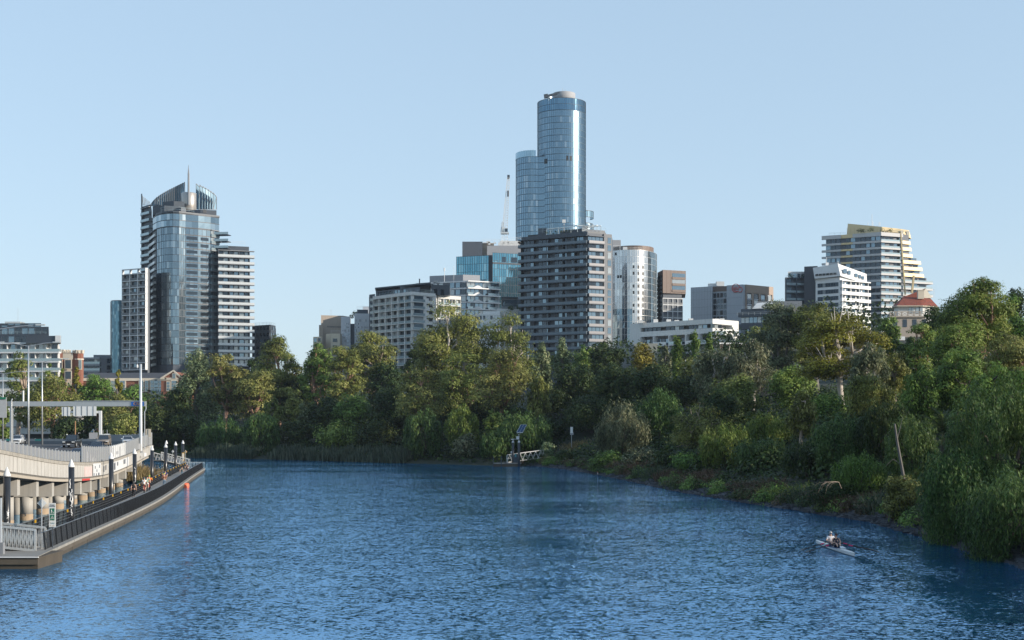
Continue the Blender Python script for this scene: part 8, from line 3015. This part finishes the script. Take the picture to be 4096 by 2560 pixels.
# ---------------------------------------------------------------- cars
def car(u, d, kind, col, label, heading=None, name='car', off=0.):
    x = X(u, d)
    z = road_z(x, d)
    i = int(np.argmin(np.abs(ROADR[:, 1] - min(d, 255)) + (ROADR[:, 0] < -75) * 99))
    t = Vector((ROADR[i + 1] - ROADR[i])[:2]).normalized()
    rz = heading if heading is not None else math.atan2(-t.y, -t.x) + math.pi / 2    # local -Y faces the camera side
    r = thing(name, (x, d, z), label, 'car' if name == 'car' else name.split('_')[0], 'vehicles on the freeway', rz)
    S = {'sedan': (1.80, 4.6, .92, 1.44, .42, .30), 'suv': (1.90, 4.7, 1.08, 1.75, .48, .36), 'ute': (1.90, 5.2, 1.15, 1.86, .60, .42), 'wagon': (1.80, 4.5, .95, 1.50, .42, .30)}[kind]
    W, L, hb, H, gc, wr = S
    w = W / 2
    paint = mat('car_paint_' + label.split()[0], col, .22, .3, .05)
    # lower body, lofted along its length with a rounded nose and tail
    prof = [(-.5, .80, .62), (-.485, .95, .80), (-.40, 1.0, .90), (-.16, 1.0, 1.0), (.30, 1.0, 1.0), (.46, .98, .97), (.5, .88, .85)]
    vs, fs = [], []
    for py, pw, ph in prof:
        zt = gc * .5 + (hb - gc * .5) * ph
        ww = w * pw
        vs += [(-ww * .94, py * L, gc * .5), (-ww, py * L, gc * .5 + (zt - gc * .5) * .45), (-ww * .97, py * L, zt - .10), (-ww * .86, py * L, zt), (ww * .86, py * L, zt), (ww * .97, py * L, zt - .10), (ww, py * L, gc * .5 + (zt - gc * .5) * .45), (ww * .94, py * L, gc * .5)]
    n = 8
    for a in range(len(prof) - 1):
        for k in range(n): fs.append((a * n + k, (a + 1) * n + k, (a + 1) * n + (k + 1) % n, a * n + (k + 1) % n))
    fs += [tuple(range(n - 1, -1, -1)), tuple((len(prof) - 1) * n + k for k in range(n))]
    MB().add(vs, fs).build('body', paint, r, True, local=True)
    # cabin
    y0, y1, y2, y3 = {'sedan': (-.22, -.06, .22, .42), 'suv': (-.20, -.08, .40, .49), 'ute': (-.18, -.06, .16, .20), 'wagon': (-.24, -.08, .36, .48)}[kind]
    y0, y1, y2, y3 = [q * L for q in (y0, y1, y2, y3)]
    b, tw = w * .90, w * .74
    z0, z1 = hb - .03, H - .05
    MB().add([(-tw, y1, z1), (tw, y1, z1), (tw, y2, z1), (-tw, y2, z1), (-tw * .86, y1 + .08, H), (tw * .86, y1 + .08, H), (tw * .86, y2 - .08, H), (-tw * .86, y2 - .08, H)], [(0, 1, 5, 4), (1, 2, 6, 5), (2, 3, 7, 6), (3, 0, 4, 7), (4, 5, 6, 7)]).build('roof', paint, r, True, local=True)
    wg = mat('car_glass', (.06, .08, .10), .05, .4, .2)
    MB().quad((-b, y0, z0), (b, y0, z0), (tw, y1, z1), (-tw, y1, z1)).build('windscreen', wg, r, local=True)
    MB().quad((-b, y3, z0), (b, y3, z0), (tw, y2, z1), (-tw, y2, z1)).build('rear_window', wg, r, local=True)
    for s in (-1, 1):
        MB().quad((s * b, y0, z0), (s * b, y3, z0), (s * tw, y2, z1), (s * tw, y1, z1)).build('side_window', wg, r, local=True)
        mb = MB()
        mb.bar((s * b, y0, z0), (s * tw, y1, z1), .07, .07).bar((s * b, y3, z0), (s * tw, y2, z1), .08, .08).bar((s * (b + .005), lerp(y0, y3, .5), z0), (s * (tw + .005), lerp(y1, y2, .5), z1), .06, .05).bar((s * tw, y1, z1), (s * tw, y2, z1), .06, .06)
        mb.build('pillar', paint, r, local=True)
        MB().box((s * (w + .10), y0 + .25, hb + .10), (.20, .10, .15)).build('mirror', paint, r, local=True)
        MB().box((s * w * .70, -L * .492, gc * .5 + (hb - gc * .5) * .62), (w * .42, .10, .14)).build('headlight', mat('headlight_lens', (.7, .72, .72), .1, .3), r, local=True)
        for y in (-.31, .31):
            o = MB().tube([(s * (w - .20), y * L, wr), (s * (w + .01), y * L, wr)], wr, 18).build('wheel', rubber, r, True, local=True)
            MB().tube([(s * (w - .0), y * L, wr), (s * (w + .02), y * L, wr)], wr * .6, 12).build('rim', alu, o, local=True)
    MB().box((0, -L * .497, gc * .5 + (hb - gc * .5) * .42), (w * 1.1, .06, .20)).build('grille', black, r, local=True)
    MB().box((0, -L * .50, gc * .5 + (hb - gc * .5) * .16), (W * .86, .10, .20)).build('bumper', dkwall if kind == 'ute' else paint, r, local=True)
    MB().box((0, -L * .512, gc * .5 + (hb - gc * .5) * .22), (.42, .03, .12)).build('number_plate', white_sign, r, local=True)
    if kind == 'ute':
        MB().box((0, .35 * L, hb + .02), (W * .86, L * .26, .08)).build('tray', black, r, local=True)
        MB().box((0, .05 * L, H + .08), (1.2, .5, .05)).bar((-.6, .0, H), (-.6, .0, H + .08), .05, .05).bar((.6, .0, H), (.6, .0, H + .08), .05, .05).build('roof_rack', black, r, local=True)
    # two people on the front seats, seen as heads and shoulders
    return r


def cars():
    car(72.3, 204, 'ute', (.025, .027, .03), 'black pickup truck coming this way on the freeway', name='pickup_truck', heading=.10)
    car(104, 213, 'suv', (.30, .25, .20), 'bronze four wheel drive coming this way beside the viaduct bend')
    car(96.8, 191, 'sedan', (.02, .028, .05), 'navy sedan roof just above the barrier in front of the bronze car')
    car(79.5, 166, 'sedan', (.05, .08, .15), 'blue dark sedan roof lowest behind the barrier')
    car(127.5, 240, 'wagon', (.66, .67, .68), 'white car farthest along the freeway by the gantry pole')
    car(17, 226, 'wagon', (.70, .71, .72), 'silver white car on the left carriageway above the near barrier')
    car(21, 240, 'suv', (.03, .03, .035), 'charcoal car behind the silver white one')


# ---------------------------------------------------------------- light, sky, camera
def world():
    w = bpy.data.worlds.new('World')
    SC.world = w
    w.use_nodes = True
    nt = w.node_tree
    N, L = nt.nodes, nt.links
    bg = N['Background']
    sky = N.new('ShaderNodeTexSky')
    sky.sky_type = 'NISHITA'
    sky.sun_disc = False
    sky.sun_elevation = math.radians(SUN_EL)
    sky.sun_rotation = math.radians(SUN_ROT)
    sky.altitude = 0
    sky.air_density = AIR
    sky.dust_density = DUST
    sky.ozone_density = OZONE
    gm = N.new('ShaderNodeGamma')                 # flatten the gradient towards the pale even blue of the day
    gm.inputs['Gamma'].default_value = .33
    L.new(sky.outputs['Color'], gm.inputs['Color'])
    ti = N.new('ShaderNodeVectorMath')
    ti.operation = 'MULTIPLY'
    ti.inputs[1].default_value = (1.98, 2.22, 2.42)
    L.new(gm.outputs['Color'], ti.inputs[0])
    lo = N.new('ShaderNodeVectorMath')            # but keep the deep blue overhead
    lo.operation = 'MULTIPLY'
    lo.inputs[1].default_value = (2.7, 2.05, 1.55)
    L.new(sky.outputs['Color'], lo.inputs[0])
    mn = N.new('ShaderNodeVectorMath')
    mn.operation = 'MINIMUM'
    L.new(ti.outputs['Vector'], mn.inputs[0])
    L.new(lo.outputs['Vector'], mn.inputs[1])
    L.new(mn.outputs['Vector'], bg.inputs['Color'])
    bg.inputs['Strength'].default_value = SKY
    # sun from the right, slightly behind the camera
    sd = bpy.data.lights.new('sun', 'SUN')
    sd.energy = SUN
    sd.angle = math.radians(.5)
    sd.color = (1.0, .90, .77)
    so = link('sun', sd)
    el, rot = math.radians(SUN_EL), math.radians(SUN_ROT)
    v = Vector((math.sin(rot) * math.cos(el), math.cos(rot) * math.cos(el), math.sin(el)))
    so.rotation_euler = v.to_track_quat('Z', 'Y').to_euler()
    so.location = (60, -40, 80)


def camera():
    cd = bpy.data.cameras.new('camera')
    o = link('camera', cd)
    o.location = (0, 0, CAMZ)
    o.rotation_euler = (math.radians(90), 0, 0)
    cd.sensor_fit = 'HORIZONTAL'
    cd.sensor_width = 36
    cd.lens = 36 * F / 1024
    cd.shift_y = (HV - 320) / 1024
    cd.clip_start = .5
    cd.clip_end = 20000
    SC.camera = o


def haze():
    m = bpy.data.materials.new('haze')
    m.use_nodes = True
    nt = m.node_tree
    nt.nodes.clear()
    v = nt.nodes.new('ShaderNodeVolumePrincipled')
    v.inputs['Color'].default_value = (.72, .84, 1, 1)
    v.inputs['Density'].default_value = HAZE
    o = nt.nodes.new('ShaderNodeOutputMaterial')
    nt.links.new(v.outputs['Volume'], o.inputs['Volume'])
    tag(MB().box((0, 3900, 98), (10200, 8400, 210)).build('haze', m), 'thin blue afternoon haze over the river and city', kind='stuff')


SUN_EL, SUN_ROT = 16., 108.
SKY, SUN = .15, 3.9
AIR, DUST, OZONE = 1.0, .3, 4.0
WAVE = 1.0
HAZE = .00005
EXPO = .6

world()
camera()
make_ground()
make_water()
tower_with_spire()
left_cluster()
school()
middle_cluster()
blue_tower()
dark_tower()
right_of_dark()
gold_tower()
villas()
rail_building()
freeway()
poles_and_signs()
dock()
dock_extras()
jetty()
cover()
plant_trees()
palm()
dead_branches()
people()
cars()
haze()

SC.view_settings.view_transform = 'Standard'
SC.view_settings.look = 'None'
SC.view_settings.exposure = EXPO
SC.view_settings.gamma = 1
SC.cycles.use_denoising = True
SC.cycles.max_bounces = 6
SC.cycles.diffuse_bounces = 3
SC.cycles.glossy_bounces = 3
SC.cycles.transmission_bounces = 3
SC.cycles.caustics_reflective = False
SC.cycles.caustics_refractive = False
print('leaves', TREE_LEAVES[0], 'objects', len(bpy.data.objects))
